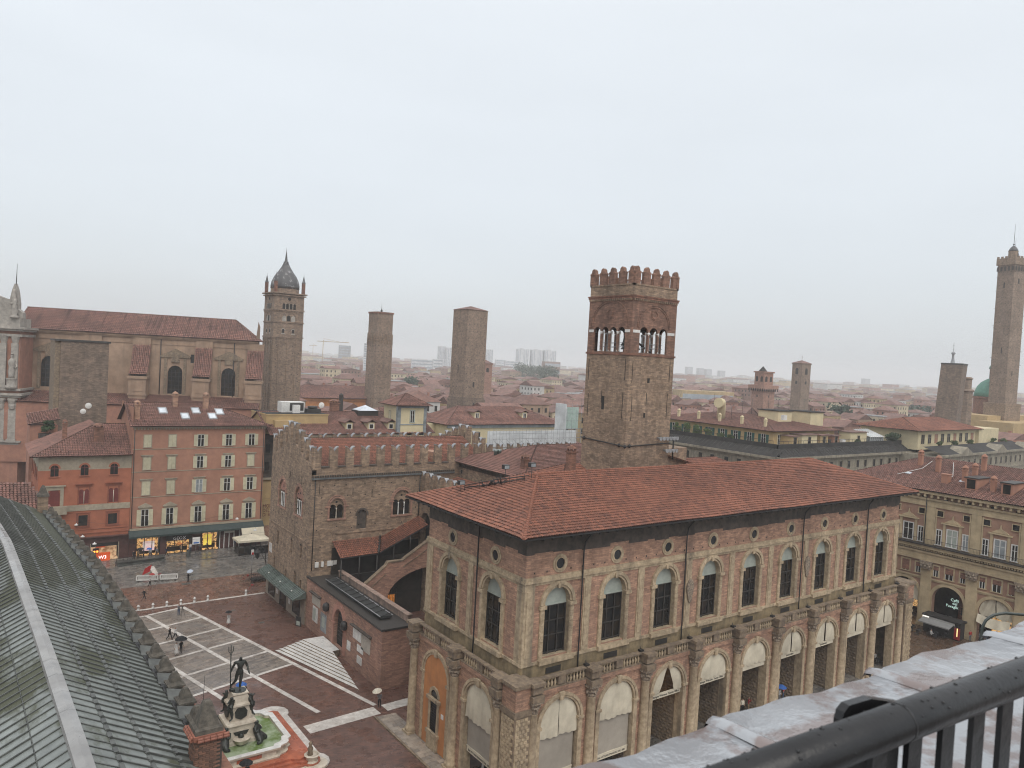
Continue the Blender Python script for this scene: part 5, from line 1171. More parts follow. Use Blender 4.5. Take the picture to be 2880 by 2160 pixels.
# low roofs and the terrace house between
NH = thing('terrace_house', 'small house with red lean-to roofs and a planted terrace left of the tower stump', 'house', (7.5, 166, 0))
m = MB(); m.wbox(9.3, 13.6, 159.8, 167.5, 0, 21.8); add('walls', m, 'church_red', NH)
tiled(NH, [[(8.9, 159.3, 21.9), (13.9, 159.3, 22.9), (13.9, 164.5, 24.6), (8.9, 164.5, 23.6)]], 'tile_dull', tw=.4, tl=.6, hump=.12)
m = MB(); m.wbox(10.6, 13.4, 157.6, 159.9, 17.5, 20.4); add('terrace', m, 'frame_dark', NH)
# campanile
M('brick_camp', (0.30, 0.22, 0.165), (0.20, 0.15, 0.115), 1.1, .9, (0.09, .075, .065), .4, .2, 9, 'brick')
M('dome_lead', (0.085, 0.083, 0.085), (0.30, 0.29, 0.285), .8, .5, lo=.55, hi=.66)
CP = thing('cathedral_campanile', 'tall square brick campanile with dark bulbous lead spire and corner turrets', 'bell tower', (77, 224, 0))
cx0, cy0, cs = 72.3, 219.8, 9.0
m = MB(); m.wbox(cx0, cx0+cs, cy0, cy0+cs, 0, 54.5); add('shaft', m, 'brick_camp', CP)
cF = {'S': Fr(cx0, cy0, 0), 'W': Fr(cx0, cy0+cs, -90)}
for z, o in ((41.6, .2), (46.0, .2), (49.6, .22), (54.0, .45), (54.6, .7)):
    m = MB(); m.wbox(cx0-o, cx0+cs+o, cy0-o, cy0+cs+o, z, z+.35); add('string_course', m, 'brick_camp', CP)
m = MB()
for fr in cF.values():
    for u in (.3, 1.9, 4.5, 7.1, 8.7): m.box(fr, u-.22, u+.22, 0, .16, 0, 41.2)
    for u in (1.1, 3.2, 5.8, 7.9): m.ring(fr, u, 39.6, .7, .9, 0, .14, n=8)
    for i in range(18): m.box(fr, .2+.5*i, .42+.5*i, 0, .2, 41.2, 41.6); m.box(fr, .2+.5*i, .42+.5*i, 0, .2, 49.2, 49.6)
    m.ring(fr, 4.5, 52.0, 2.9, 3.1, 0, .12, n=14); m.ring(fr, 4.5, 46.9, 2.3, 2.5, 0, .12, n=14)
add('lesenes', m, 'brick_camp', CP, kind='stuff')
m = MB()
for fr in cF.values():
    for i in range(4): m.archfill(fr, 2.85+1.1*i, .36, 50.1, 51.4, .03, 6)
    m.archfill(fr, 4.5, .55, 46.5, 47.7, .03, 6); m.face([fr.p(4.5+.5*math.cos(a*math.pi/5), .03, 53.1+.5*math.sin(a*math.pi/5)) for a in range(10)])
    for u in (3.0, 6.0): m.box(fr, u-.3, u+.3, 0, .08, 43.0, 44.1)
    for z in (24, 29, 34, 38): m.box(fr, 4.4, 4.65, 0, .03, z, z+1.2)
    for z in np.arange(18, 41, 2.1):
        for u in (1.1, 3.0, 6.0, 7.9): m.box(fr, u, u+.2, 0, .025, z, z+.2)
add('belfry_openings', m, 'dark', CP, kind='stuff')
m = MB()
for fr in cF.values():
    for s in (-1, 1): m.archfill(fr, 4.5+s*1.35, .6, 46.4, 47.5, .05, 6)
    for i in range(3): q = fr.p(3.4+1.1*i, .08, 0); m.lathe([(.14, 0), (.09, .2), (.09, 1.5), (.18, 1.7)], q[0], q[1], 50.0, 6)
    for u in (3.0, 6.0): m.ring(fr, u, 43.7, .45, .6, 0, .1, n=8); m.box(fr, u-.6, u+.6, 0, .05, 42.6, 42.9)
add('blind_arches', m, 'church_stone', CP, kind='stuff')
cc = (cx0+cs/2, cy0+cs/2)
m = MB(); m.lathe([(4.2, 0), (4.2, 1.6), (4.35, 1.7)], cc[0], cc[1], 54.9, 12, sm=False); add('drum', m, 'brick_camp', CP)
m = MB(); m.lathe([(4.25, 0), (4.3, .9), (4.05, 2.2), (3.3, 3.8), (2.2, 5.3), (1.25, 6.8), (.7, 8.0), (.8, 8.15), (.45, 8.4), (.3, 9.6), (.08, 11.4), (.03, 12.6)], cc[0], cc[1], 56.3, 12); add('lead_spire', m, 'dome_lead', CP)
for sx in (0, 1):
    for sy in (0, 1):
        m = MB(); x, y = cx0+.3+sx*(cs-.6), cy0+.3+sy*(cs-.6); m.wbox(x-.42, x+.42, y-.42, y+.42, 54.9, 58.2); o = add('turret', m, 'brick_red', CP)
        m = MB(); m.lathe([(.7, 0), (.45, .4), (.05, 2.2), (.02, 2.8)], x, y, 58.2, 4, sm=False, rot=math.pi/4); add('turret_cap', m, 'dome_lead', o)
# ------------------------------------------------------------------ arcaded bankers' palace at the right
BK = thing('portico_palace', 'ochre stone palace with giant pilasters, portico arches and iron balcony at the right', 'palace', (128, 48, 0))
BF = Fr(123.0, 70.0, -90); pY = [67.95, 61.35, 54.75, 48.15, 41.55, 34.95, 28.35]; bc = [(a+b)/2 for a, b in zip(pY, pY[1:])]
M('bank_stone', (0.50, 0.40, 0.25), (0.40, 0.315, 0.20), 1.0, .85, (0.2, .155, .10), .5, .25)
M('bank_brick', (0.36, 0.215, 0.15), (0.29, 0.175, 0.125), 1.0, .9, (0.2, .13, .1), .3)
m = MB(); m.archwall(BF, 0, 44, 0, 7.6, 0, [(70-y, 2.27, 0, 4.65) for y in bc], .9, n=14); m.archwall(BF, 0, 44, 7.6, 21.0, 0, [], 0); add('front_wall', m, 'bank_brick', BK)
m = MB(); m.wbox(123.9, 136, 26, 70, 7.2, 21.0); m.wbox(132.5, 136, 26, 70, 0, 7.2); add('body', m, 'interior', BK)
m = MB()
for z0, z1, o in ((7.3, 7.5, .12), (7.5, 7.7, .18), (10.3, 10.7, .35), (10.7, 11.5, .3), (11.5, 11.8, .5), (12.3, 12.75, .9), (18.9, 19.3, .2), (19.3, 19.9, .12), (19.9, 20.2, .35), (20.9, 21.3, .9)): m.box(BF, 0, 44, -.2, o, z0, z1)
for y in pY: m.box(BF, 69.22-y, 70.78-y, 0, .28, .4, 9.1); m.box(BF, 69.0-y, 71.0-y, 0, .45, 0, .5); m.box(BF, 69.3-y, 70.7-y, 0, .14, 12.8, 18.9)
add('mouldings', m, 'bank_stone', BK)
m = MB()
for i in range(120): m.box(BF, .1+.36*i, .28+.36*i, .3, .75, 12.0, 12.3)
for i in range(44): m.box(BF, .3+i, .6+i, .1, .75, 20.4, 20.9)
add('modillions', m, 'bank_stone', BK, kind='stuff')
BCAP = local(lambda q: (q.prism(LOCAL, [(-.7, 0), (.7, 0), (.8, .5), (.72, .7), (.98, 1.2), (-.98, 1.2), (-.72, .7), (-.8, .5)], .02, .5), [q.lathe([(.02, 0), (.2, .15), (.15, .35), (.02, .4)], x, -.5, .2+.35*(j % 2), 6) for j, x in enumerate((-.6, -.3, 0, .3, .6))]), 'capital', 'carved')
for y in pY: fin('capital', BCAP, BK, BF, 70-y, .25, 9.1)
BRG = local(lambda q: (q.ring(LOCAL, 0, 4.65, 2.27, 2.75, 0, .12, n=18), [q.box(LOCAL, s*2.27, s*2.6, 0, .1, .2, 4.65) for s in (-1, 1)], q.ring(LOCAL, 0, 4.65, 2.3, 2.33, 0, .14, n=18)), 'arch_surround', 'bank_stone')
for y in bc: fin('arch_surround', BRG, BK, BF, 70-y, 0, 0)
for y in bc[:5]:
    for d, w, h, z in ((1.95, .75, 1.6, 8.15), (0, 1.15, 1.75, 8.1), (-1.95, .75, 1.6, 8.15)):
        o = window(BK, BF, 70-y-d, z, w, h, trim='bank_stone', f=.2)
        q_ = MB(); q_.box(LOCAL, -w/2, w/2, .0, .07, h*random.choice((.45, .6, .05, .6)), h); inst('roller_shutter', q_.mesh('roller_shutter', 'brick_red'), o, (0, 0, 0), base=False)
    for d, w, h in ((1.95, .8, 2.3), (0, 1.5, 2.6), (-1.95, .8, 2.3)):
        window(BK, BF, 70-y-d, 13.2, w, h, trim='white_paint', pane=random.choice(('pane_light', 'glass', 'lunette')), f=.1)
    for d in (1.95, -1.95): window(BK, BF, 70-y-d, 17.6, .95, .85, frame=None, trim='bank_stone', f=.12)
    m = MB(); u = 70-y; m.box(BF, u-1.6, u+1.6, 0, .35, 16.55, 16.75); m.prism(BF, [(u-1.2, 16.8), (u+1.2, 16.8), (u+.6, 17.2), (u+.15, 17.4), (u, 18.1), (u-.15, 17.4), (u-.6, 17.2)], 0, .2)
    for s in (-1, 1): m.box(BF, u+s*1.15-.18, u+s*1.15+.18, 0, .18, 13, 16.5); m.box(BF, u+s*2.45-.1, u+s*2.45+.1, 0, .1, 12.8, 18.7)
    add('window_pediment', m, 'bank_stone', BK)
m = MB(); m.box(BF, 0, 40, .1, 1.15, 12.78, 12.95)
for i in range(200): m.tube([BF.p(.2*i+.1, 1.08, 12.9), BF.p(.2*i+.1, 1.08, 13.85)], .014, 3)
m.tube([BF.p(0, 1.08, 13.87), BF.p(40, 1.08, 13.87)], .03, 4); add('balcony', m, 'frame_dark', BK)
m = MB(); m.tube([BF.p(14.6, .3, 20.6), BF.p(14.6, .3, 12.9)], .08, 6); add('down_pipe', m, 'iron', BK)
m = MB()
for y in bc: 
    for d in (1.2, -2.1): m.box(BF, 70-y-d-.28, 70-y-d+.28, .05, .13, 20.0, 20.5)
add('attic_windows', m, 'dark', BK, kind='stuff')
p_ = [[(121.9, 70.8, 21.4), (121.9, 20, 21.4), (137.4, 20, 25.2), (137.4, 63, 25.2)], [(150, 70.8, 21.4), (121.9, 70.8, 21.4), (137.4, 63, 25.2)], [(152, 20, 21.4), (152, 70.8, 21.4), (137.4, 63, 25.2), (137.4, 20, 25.2)]]
BR_ = tiled(BK, p_, 'tile_dull', ridges=[((137.4, 20, 25.2), (137.4, 63, 25.2)), ((121.9, 70.8, 21.4), (137.4, 63, 25.2))], tw=.36, tl=.5, hump=.1)
def dormer(y, w, pr=1.0):
    x = 125.2; z = 21.4+(x-121.9)*.245; f = Fr(x, y+w/2, -90)
    m = MB(); m.box(f, 0, w, -4.2, 0, z-.2, z+1.75); o = add('dormer', m, 'salmon_plaster', BR_)
    m = MB(); m.box(f, -.2, w+.2, -4.4, .15, z+1.75, z+1.9); add('dormer_roof', m, 'frame_dark', o)
    m = MB(); m.box(f, .25, w-.25, 0, .03, z+.2, z+1.6); add('pane', m, 'glass', o)
dormer(50.2, 1.7); dormer(45.3, 1.5)
m = MB(); m.wbox(126.2, 127.4, 54.0, 55, 22.2, 23.8); m.wbox(126.1, 127.5, 53.9, 55.1, 23.8, 23.95); add('roof_hatch', m, 'salmon_plaster', BR_)
for x, y, z in ((131, 57.7, 24.2), (133, 61.5, 24.6), (128, 52.3, 23.4), (129.8, 51.6, 23.8), (126.0, 47.4, 22.6), (134.5, 52.2, 25.0)): chimney(BK, x, y, z, .65, 1.3, 'salmon_plaster')
for x, y in ((127.6, 61.5), (127.5, 53)):
    z = 21.4+(x-121.9)*.245+.2; m = MB(); m.face([(x, y, z), (x, y-.9, z), (x+.8, y-.9, z+.2), (x+.8, y, z+.2)]); add('skylight', m, 'skylight_glass', BR_)
m = MB(); m.tube([(126.2, 62, 22.8), (130.5, 60, 23.9), (135, 60.5, 24.9)], .05, 5); m.tube([(136, 57.5, 25.0), (129, 54.5, 23.5), (127.2, 54.4, 23.1)], .05, 5); add('roof_cables', m, 'white_paint', BR_)
# life under the portico: shop signs, kiosk, canopy
M('sign_lit', (0.75, 1.0, 0.9), None, 2, .5, emit=.8); M('sign_warm', (1.0, .8, .35), None, 2, .5, emit=1.2); M('lamp_white', (1, .95, .85), None, 2, .5, emit=1.1)
t = thing('shop_sign', 'dark shop fascia with lit two-line lettering under the portico', 'sign', BF.p(18.7, -5, 3))
m = MB(); m.box(BF, 16.2, 20.2, -5.1, -5.0, 1.2, 4.4); add('fascia', m, 'dark', t); text(t, 'Caffè\ndel\nPavaglione', .62, BF, 17.6, -4.95, 3.7, 'sign_lit')
t = thing('shop_sign', 'dark fascia with warm lit letters MA under the portico', 'sign', BF.p(20.6, -4, 3))
m = MB(); m.box(BF, 19.4, 21.4, -3.1, -3.0, 2.4, 3.6); add('fascia', m, 'dark', t); text(t, 'MA', .6, BF, 20.6, -2.95, 2.8, 'sign_warm')
t = thing('inner_pier', 'red brick pier standing inside the portico arch', 'pier', BF.p(19.6, -3.2, 0)); m = MB(); m.box(BF, 18.9, 19.9, -3.8, -3.1, 0, 6.9); add('pier_shaft', m, 'brick_red', t)
t = thing('kiosk', 'black kiosk with grey fold-out awning and red glowing end before the portico', 'kiosk', BF.p(19.2, 1.5, 0))
m = MB(); m.box(BF, 16.4, 21.6, .9, 2.6, .1, 2.5); m.box(BF, 16.2, 21.8, .6, 2.8, 2.5, 2.75); add('cabin', m, 'dark', t)
m = MB(); m.box(BF, 16.4, 20.9, 2.62, 2.7, 2.1, 2.5); add('sign_strip', m, 'white_paint', t)
m = MB(); m.box(BF, 16.3, 17.2, 2.7, 2.76, 2.15, 2.45); add('lamp_strip', m, 'lamp_white', t)
M('awning_grey', (0.22, 0.22, 0.215), (.18, .18, .175), 1.5, .7)
m = MB(); m.face([BF.p(16.4, 2.72, 2.3), BF.p(20.9, 2.72, 2.3), BF.p(20.9, 4.4, 1.9), BF.p(16.4, 4.4, 1.9)]); m.box(BF, 16.4, 20.9, 4.35, 4.42, 1.75, 1.92); add('awning', m, 'awning_grey', t)
M('kiosk_red', (0.25, 0.015, 0.015), None, 2, .5, emit=.06)
m = MB(); m.box(BF, 20.9, 21.7, 2.6, 2.75, .2, 1.9); add('end_panel', m, 'kiosk_red', t); m = MB(); m.box(BF, 21.3, 21.42, 2.76, 2.8, .7, 1.9); add('neon_tube', m, 'sign_warm', t)
t = thing('arch_curtain', 'drooping pale canvas in the right portico arch behind the curved pole', 'curtain', BF.p(70-bc[3], 0, 5), 'portico canvases')
m = MB(); uc = 70-bc[3]
for s in (-1, 1):
    rows = []
    for j in range(7):
        row = []
        for i in range(10):
            u = s*(.06+2.15*i/9); z1 = 4.65+math.sqrt(max(2.25**2-u*u, 0)); z0 = 4.3-.25*math.sin(abs(u)*1.4)+.1*math.sin(u*5); row.append(BF.p(uc+u, -.25+.12*math.sin(u*6+j), z1+(z0-z1)*j/6))
        rows.append(row)
    m.grid(rows)
rows = [[BF.p(uc-2.2+4.4*i/16, .2+.25*j-.1*math.sin(i), 4.3-.55*j-.45*math.sin(math.pi*i/16)*(.5+.3*j)) for i in range(17)] for j in range(3)]; m.grid(rows)
add('curtain_cloth', m, 'canvas', t)
t = thing('arch_curtain', 'half-hidden pale canvas in the portico arch beside the corner pier', 'curtain', BF.p(70-bc[1], 0, 5), 'portico canvases')
m = MB(); uc = 70-bc[1]; m.grid([[BF.p(uc+.4+1.8*i/8, -.25+.1*math.sin(i*2), (4.65+math.sqrt(max(2.25**2-(.4+1.8*i/8)**2, 0)))*(1-j/5)+(3.9-.3*i/8)*j/5) for i in range(9)] for j in range(6)]); add('curtain_cloth', m, 'canvas', t)
t = thing('lit_shop_front', 'amber lit shop window deep inside the portico behind the corner pier', 'shop window', BF.p(11.5, -5, 2)); m = MB(); m.box(BF, 10.2, 13.4, -5.2, -5.1, 1.2, 4.2); add('lit_pane', m, 'shop_glow', t)
t = thing('lit_shop_front', 'warm dim shop interior under the drooping canvas', 'shop window', BF.p(25, -5, 2)); m = MB(); m.box(BF, 23.0, 27.6, -5.2, -5.1, .6, 3.2); add('lit_pane', m, 'shop_glow', t)

# ------------------------------------------------------------------ roofs across the street, middle left
DH = thing('dormer_house', 'long red-tiled house with three small dormers behind the battlements', 'house', (67, 150, 0))
DF = Fr(53.2, 143.2, 0)
m = MB(); m.wbox(53.2, 83.5, 143.2, 158, 0, 21.2); m.box(DF, 0, 30, -.1, .3, 20.9, 21.3, 1); add('walls', m, ['ochre_plaster', 'grey_trim'], DH)
for i in range(12): window(DH, DF, 1.6+2.5*i, 17.6, 1.0, 1.9, frame=None)
DR_ = tiled(DH, [[(47.2, 142.6, 21.4), (84, 142.6, 21.4), (84, 151.5, 25.3), (47.2, 151.5, 25.3)], [(84, 160, 21.4), (47.2, 160, 21.4), (47.2, 151.5, 25.3), (84, 151.5, 25.3)]], 'tile_dull', ridges=[((47.2, 151.5, 25.3), (84, 151.5, 25.3))], tw=.36, tl=.5, hump=.1)
for x in (64.2, 69.2, 73.8):
    f = Fr(x-.75, 144.3, 0); m = MB(); m.box(f, 0, 1.5, -3.5, 0, 21.8, 23.6); o = add('dormer', m, 'cream_plaster', DR_)
    m = MB(); m.prism(f, [(-.45, 23.5), (.75, 24.2), (1.95, 23.5), (1.95, 23.7), (.75, 24.4), (-.45, 23.7)], -4.2, .4); add('dormer_roof', m, 'tile_far', o)
    m = MB(); m.box(f, .25, 1.25, 0, .06, 22.25, 23.35); add('window_frame', m, 'white_paint', o); m = MB(); m.box(f, .37, 1.13, .06, .08, 22.37, 23.23); add('pane', m, 'glass', o)
m = MB(); m.ext([(68.4, 149.5), (73.2, 149.5), (73.2, 153), (68.4, 153)], 24.4, 25.7); sk = add('glass_lantern', m, 'frame_dark', DH)
m = MB(); m.lathe([(3.0, 0), (.05, 1.1)], 70.8, 151.2, 25.7, 4, sm=False, rot=math.pi/4); add('lantern_glass', m, 'skylight_glass', sk)
chimney(DH, 64.2, 152.5, 25.4, 1.6, 1.6); chimney(DH, 66.3, 154, 25.2, .7, 3.0, 'frame_dark'); chimney(DH, 78, 154, 25, .8, 1.4)
m = MB(); m.wbox(47.6, 60.4, 146.5, 156, 21, 24.9); m.wbox(47.5, 60.5, 146.4, 156.1, 24.9, 25.15); m.wbox(49, 53, 145.2, 146.5, 21, 24.0); o = add('roof_box', m, 'ochre_plaster', DH)
m = MB(); m.wbox(47.7, 60.3, 146.6, 155.9, 25.15, 25.2); add('roof_membrane', m, 'dark', o)
t = thing('rooftop_chiller', 'large white air-conditioning unit on the yellow roof box', 'air conditioner', (54, 150, 25.2))
m = MB(); m.wbox(51.6, 56.4, 149.5, 152, 25.25, 27.4); add('housing', m, 'white_paint', t); m = MB(); m.wbox(53.3, 56.2, 149.44, 149.49, 25.6, 27.2); add('grille', m, 'frame_dark', t)
m = MB(); m.wbox(53.4, 54.8, 147.6, 148.3, 25.25, 26.9); add('fan_unit', m, 'white_paint', t)
for z in (25.7, 26.45): m = MB(); m.lathe([(.3, 0), (.3, .01)], 0, 0, 0, 12); o = add('fan', m, 'frame_dark', t); o.location = (54.1-54, 147.58-150, z-25.2); o.rotation_euler[0] = R(90)
m = MB(); m.wbox(57, 59.8, 149, 151.5, 25.25, 26.0); m.lathe([(1.0, 0), (1.0, .5), (.6, .55)], 58.4, 150.2, 26.0, 12); add('duct_box', m, 'frame_dark', t)
def dish(x, y, z, r, lab):
    t = thing('satellite_dish', lab, 'satellite dish', (x, y, z), 'satellite dishes')
    m = MB(); m.tube([(x, y, z-1.0), (x, y, z)], .04, 5); add('mast', m, 'iron', t)
    m = MB(); rows = [[(x-.5*0+q*r*math.cos(a*math.pi/6), y-.15-.25*(1-q*q)*0+q*q*.0-.12*(1-q*q), z+q*r*math.sin(a*math.pi/6)) for a in range(12)] for q in (.05, .5, .8, 1.0)]; m.grid(rows, closed=True); add('dish_bowl', m, 'white_paint', t)
dish(61.0, 152, 26.6, .65, 'white satellite dish right of the rooftop chiller'); dish(18.2, 158, 25.6, .55, 'upper white satellite dish above the red house roof'); dish(17.3, 157.4, 24.6, .5, 'lower white satellite dish above the red house roof'); dish(80.5, 160, 26.3, .5, 'small satellite dish left of the cream turret')
CT = thing('cream_turret', 'cream square roof turret with grey quoins and pyramid tile roof', 'turret', (78, 146, 0))
m = MB(); m.wbox(74.6, 81.6, 142.9, 149.6, 15, 27.4); add('walls', m, 'cream_plaster', CT)
f = Fr(74.6, 142.9, 0); fw_ = Fr(74.6, 149.6, -90)
m = MB()
for u in (0, 6.3): m.box(f, u, u+.7, 0, .06, 21, 27.3)
m.box(f, -.05, 7.05, 0, .12, 23.2, 23.4); m.box(f, -.05, 7.05, 0, .2, 26.9, 27.3); m.box(fw_, 6.0, 6.69, 0, .06, 21, 27.3); add('quoins', m, 'pane_light', CT)
window(CT, f, 3.5, 23.8, 1.0, 2.5, trim='lunette'); window(CT, fw_, 3.0, 23.8, .8, 2.1, frame=None, pane='shutter')
p_, r_ = hip(73.6, 82.6, 141.9, 150.6, 27.4, 2.4, 4.35); tiled(CT, p_, 'tile_dull', ridges=r_, tw=.36, tl=.5, hump=.1)
LR = thing('long_roof_house', 'long low house with hipped terracotta roof and two dormers right of the cream turret', 'house', (112, 160, 0))
m = MB(); m.wbox(94, 129, 154.5, 170, 0, 21.9); m.wbox(86, 94, 160, 170, 0, 21.8); m.box(Fr(94, 154.5, 0), 0, 35, 0, .4, 21.2, 21.9, 1); add('walls', m, ['cream_plaster', 'pane_light'], LR)
for i in range(9): window(LR, Fr(94, 154.5, 0), 2+3.6*i, 18, 1.1, 2.0, frame=None)
p_, r_ = hip(93.2, 130, 153.6, 171, 22.0, 4.0); LRR = tiled(LR, p_, 'tile_dull', ridges=r_, tw=.4, tl=.6, hump=.12)
tiled(LR, [[(82, 161.5, 22), (95, 161.5, 22), (95, 168, 25), (82, 168, 25)]], 'tile_dull', tw=.4, tl=.6, hump=.12)
for x in (104, 119):
    f = Fr(x-.8, 156.5, 0); m = MB(); m.box(f, 0, 1.6, -3, 0, 22.6, 24.9); o = add('dormer', m, 'cream_plaster', LRR); m = MB(); m.prism(f, [(-.4, 24.8), (.8, 25.4), (2.0, 24.8), (2.0, 25.0), (.8, 25.6), (-.4, 25.0)], -3.8, .4); add('dormer_roof', m, 'tile_far', o)
    m = MB(); m.box(f, .3, 1.3, 0, .06, 23.4, 24.7); add('window_frame', m, 'white_paint', o); m = MB(); m.box(f, .42, .74, .06, .08, 23.5, 24.6); m.box(f, .86, 1.18, .06, .08, 23.5, 24.6); add('panes', m, 'glass', o)
# scaffolding with sheeting
M('sheeting', (0.60, 0.62, 0.63), (.5, .52, .53), 1, .7); M('green_net', (0.30, 0.42, 0.36), (.42, .5, .46), 1.5, .8); M('steel', (0.30, 0.31, 0.32), None, 3, .45, metal=.5)
SCF = thing('scaffolding', 'steel scaffold with white sheeting and green net beside the bell tower', 'scaffolding', (110, 140, 0))
m = MB(); m.wbox(97, 124, 141.2, 141.3, 12, 21.8); m.wbox(121.6, 122.0, 143, 147, 18, 28.2); add('sheeting', m, 'sheeting', SCF)
m = MB(); m.wbox(122.1, 126.5, 143.6, 143.65, 21.9, 27.4); add('green_netting', m, 'green_net', SCF)
m = MB()
for i in range(15):
    for y in (139, 140.4): m.tube([(97+1.9*i, y, 10), (97+1.9*i, y, 22.4)], .05, 4)
    m.tube([(97+1.9*i, 139, 20.2), (97+1.9*i+1.9, 139, 18.4)], .035, 3)
for z in (14.2, 16.2, 18.2, 20.2, 21.4, 22.3): m.tube([(97, 139, z), (124, 139, z)], .045, 4)
for x in (122, 123.5, 125, 126.6): m.tube([(x, 142.6, 18), (x, 142.6, 28.4)], .05, 4)
for z in (22, 24, 26, 28): m.tube([(121.8, 142.6, z), (127, 142.6, z)], .045, 4)
add('poles', m, 'steel', SCF)
for z in (16.1, 18.1):
    m = MB(); m.wbox(97, 124, 139, 140.5, z, z+.08); add('plank_deck', m, 'sandstone_dark', SCF)
RW2 = thing('rear_battlements', 'row of swallow-tail merlons in front of the scaffolding', 'wall', (88, 115, 0))
m = MB(); m.wbox(69, 100, 114.2, 115, 0, 19.6); add('wall', m, 'brick_tan', RW2)
for k in range(13): put_merlon(RW2, Fr(68.6, 114.3, 0), .9+2.42*k, 0, 19.6)
# ------------------------------------------------------------------ grey palaces with roof terraces, middle right
M('grey_stone', (0.30, 0.265, 0.20), (0.20, 0.178, 0.138), 1.2, .85, (0.08, .07, .058), .8, .2)
M('slate', (0.028, 0.027, 0.026), (0.05, .047, .044), 1.0, .85, spec=.2)
M('green_shutter', (0.015, 0.085, 0.07), None, 3, .6)
GP = thing('terrace_palace', 'grey stone corner palace with dark mansard ledge, roof terraces and ochre penthouse', 'palace', (172, 118, 0))
gS, gW = Fr(151, 101.2, 0), Fr(151, 150, -90)
m = MB(); m.wbox(151, 211, 101.2, 150, 0, 18.9); add('walls', m, 'grey_stone', GP)
m = MB()
for fr, L in ((gS, 60), (gW, 48.8)):
    for z0, z1, o in ((18.4, 18.9, .4), (18.9, 19.5, 1.1), (14.4, 14.8, .4), (9.6, 10.0, .3)): m.box(fr, -o, L if fr is gW else L+o, -.2, o, z0, z1)
add('cornice', m, 'grey_stone', GP)
for fr, n in ((gS, 15), (gW, 12)):
    for i in range(n):
        for z, h in ((15.9, 1.8), (11.0, 2.5)): window(GP, fr, 2.2+4*i-(.3 if i % 2 else 0), z, 1.2, h, frame=None, trim='grey_stone', f=.22)
m = MB()
for fr, L in ((gS, 60), (gW, 48.8)):
    m.face([fr.p(-1, 1.0, 19.5), fr.p(L, 1.0, 19.5), fr.p(L, -1.6, 21.2), fr.p(1.6 if fr is gS else 0, -1.6, 21.2)]); m.box(fr, 1.6, L-1.6 if fr is gW else L, -1.9, -1.6, 21.2, 22.2)
add('mansard', m, 'slate', GP)
m = MB()
for fr, L in ((gS, 60), (gW, 48.8)):
    for i in range(int(L/1.2)): m.tube([fr.p(1+1.2*i, .9, 19.6), fr.p(1.1+1.2*i, -1.5, 21.2)], .06, 3)
add('mansard_ribs', m, 'frame_dark', GP, kind='stuff')
m = MB(); m.wbox(153, 209, 103.2, 148, 19, 21.4); add('terrace_deck', m, 'walk_stone', GP)
m = MB(); m.wbox(158.2, 185, 108, 146, 21.4, 24.6); pe = add('penthouse', m, 'ochre_plaster', GP)
p_, r_ = hip(157, 186.2, 106.8, 148, 24.7, 2.7); tiled(GP, p_, 'tile_dull', ridges=r_, tw=.4, tl=.6, hump=.12)
pw = Fr(158.2, 146, -90); psx = Fr(158.2, 108, 0)
for i in range(9):
    o = window(GP, pw, 2.5+4.1*i, 21.6, 1.3, 2.2, trim='ochre_plaster')
    m = MB()
    for s in (-1, 1): m.box(LOCAL, s*1.1-.38, s*1.1+.38, .02, .1, .1, 2.1)
    inst('shutter', m.mesh('shutter', 'green_shutter'), o, (0, 0, 0), base=False)
for i in range(6): window(GP, psx, 2.5+4.2*i, 21.5, 1.4, 2.3, trim='cream_plaster', frame='white_paint', pane='glass')
for x, y in ((170, 115), (180, 112)):
    m = MB(); m.wbox(x, x+6, y, y+6, 25.5, 29.0); m.wbox(x-.3, x+6.3, y-.3, y+6.3, 29.0, 29.25, 1); add('roof_cabin', m, ['cream_plaster', 'slate'], GP)
m = MB(); m.tube([(163.5, 128, 25.5), (163.5, 128, 29), (162.5, 127.5, 30.2), (160.8, 127, 30.2)], [1.1, 1.1, 1.3, 1.3], 12); add('big_duct', m, 'cream_plaster', GP)
for i in range(5): chimney(GP, 160.5, 112+7*i, 25.6, .6, 1.1, 'cream_plaster')
for x0, x1, h, mt in ((165, 171.5, 2.6, 'cream_plaster'), (173, 176.5, 2.4, 'ochre_plaster'), (187, 195, 3.0, 'cream_plaster'), (179, 181.5, 2.2, 'salmon_plaster'), (161, 163.4, 2.3, 'ochre_plaster')):
    m = MB(); m.wbox(x0, x1, 104.6, 107.9, 21.4, 21.4+h); m.wbox(x0-.3, x1+.3, 104.2, 107.95, 21.4+h, 21.6+h, 1); o = add('terrace_cabin', m, [mt, 'tile_far'], GP)
    window(GP, Fr(x0, 104.6, 0), (x1-x0)/2, 21.6, 1.1, 1.9, frame=None, trim='grey_trim')
m = MB(); m.wbox(196, 203, 104.2, 109, 21.4, 23.2); m.face([(195.8, 104, 23.2), (203.2, 104, 23.2), (203.2, 109, 24.8), (195.8, 109, 24.8)]); o = add('glasshouse', m, 'pane_light', GP)
for x, y, mt in ((183, 104.4, 'white_paint'), (178, 105.2, 'h_dark'), (168, 112, 'white_paint'), (174, 119, 'white_paint'), (189, 112, 'lead'), (200, 114, 'white_paint'), (193, 118, 'lead')):
    z = 21.4 if y < 106 else 27.0 if x < 186 else 21.4; q_ = MB(); q_.wbox(x, x+1.4, y, y+.8, z, z+1.3); add('air_unit', q_, mt if mt in MATS else 'frame_dark', GP)
for k in range(9):
    q_ = MB(); x, y = 160+5.2*k, 122+(k*7) % 19; q_.tube([(x, y, 25.5), (x, y, 30.5+k % 3)], .05, 4)
    for j in range(3): q_.tube([(x-.7, y, 30-.5*j), (x+.7, y, 30-.5*j)], .03, 3)
    add('aerial', q_, 'iron', GP)
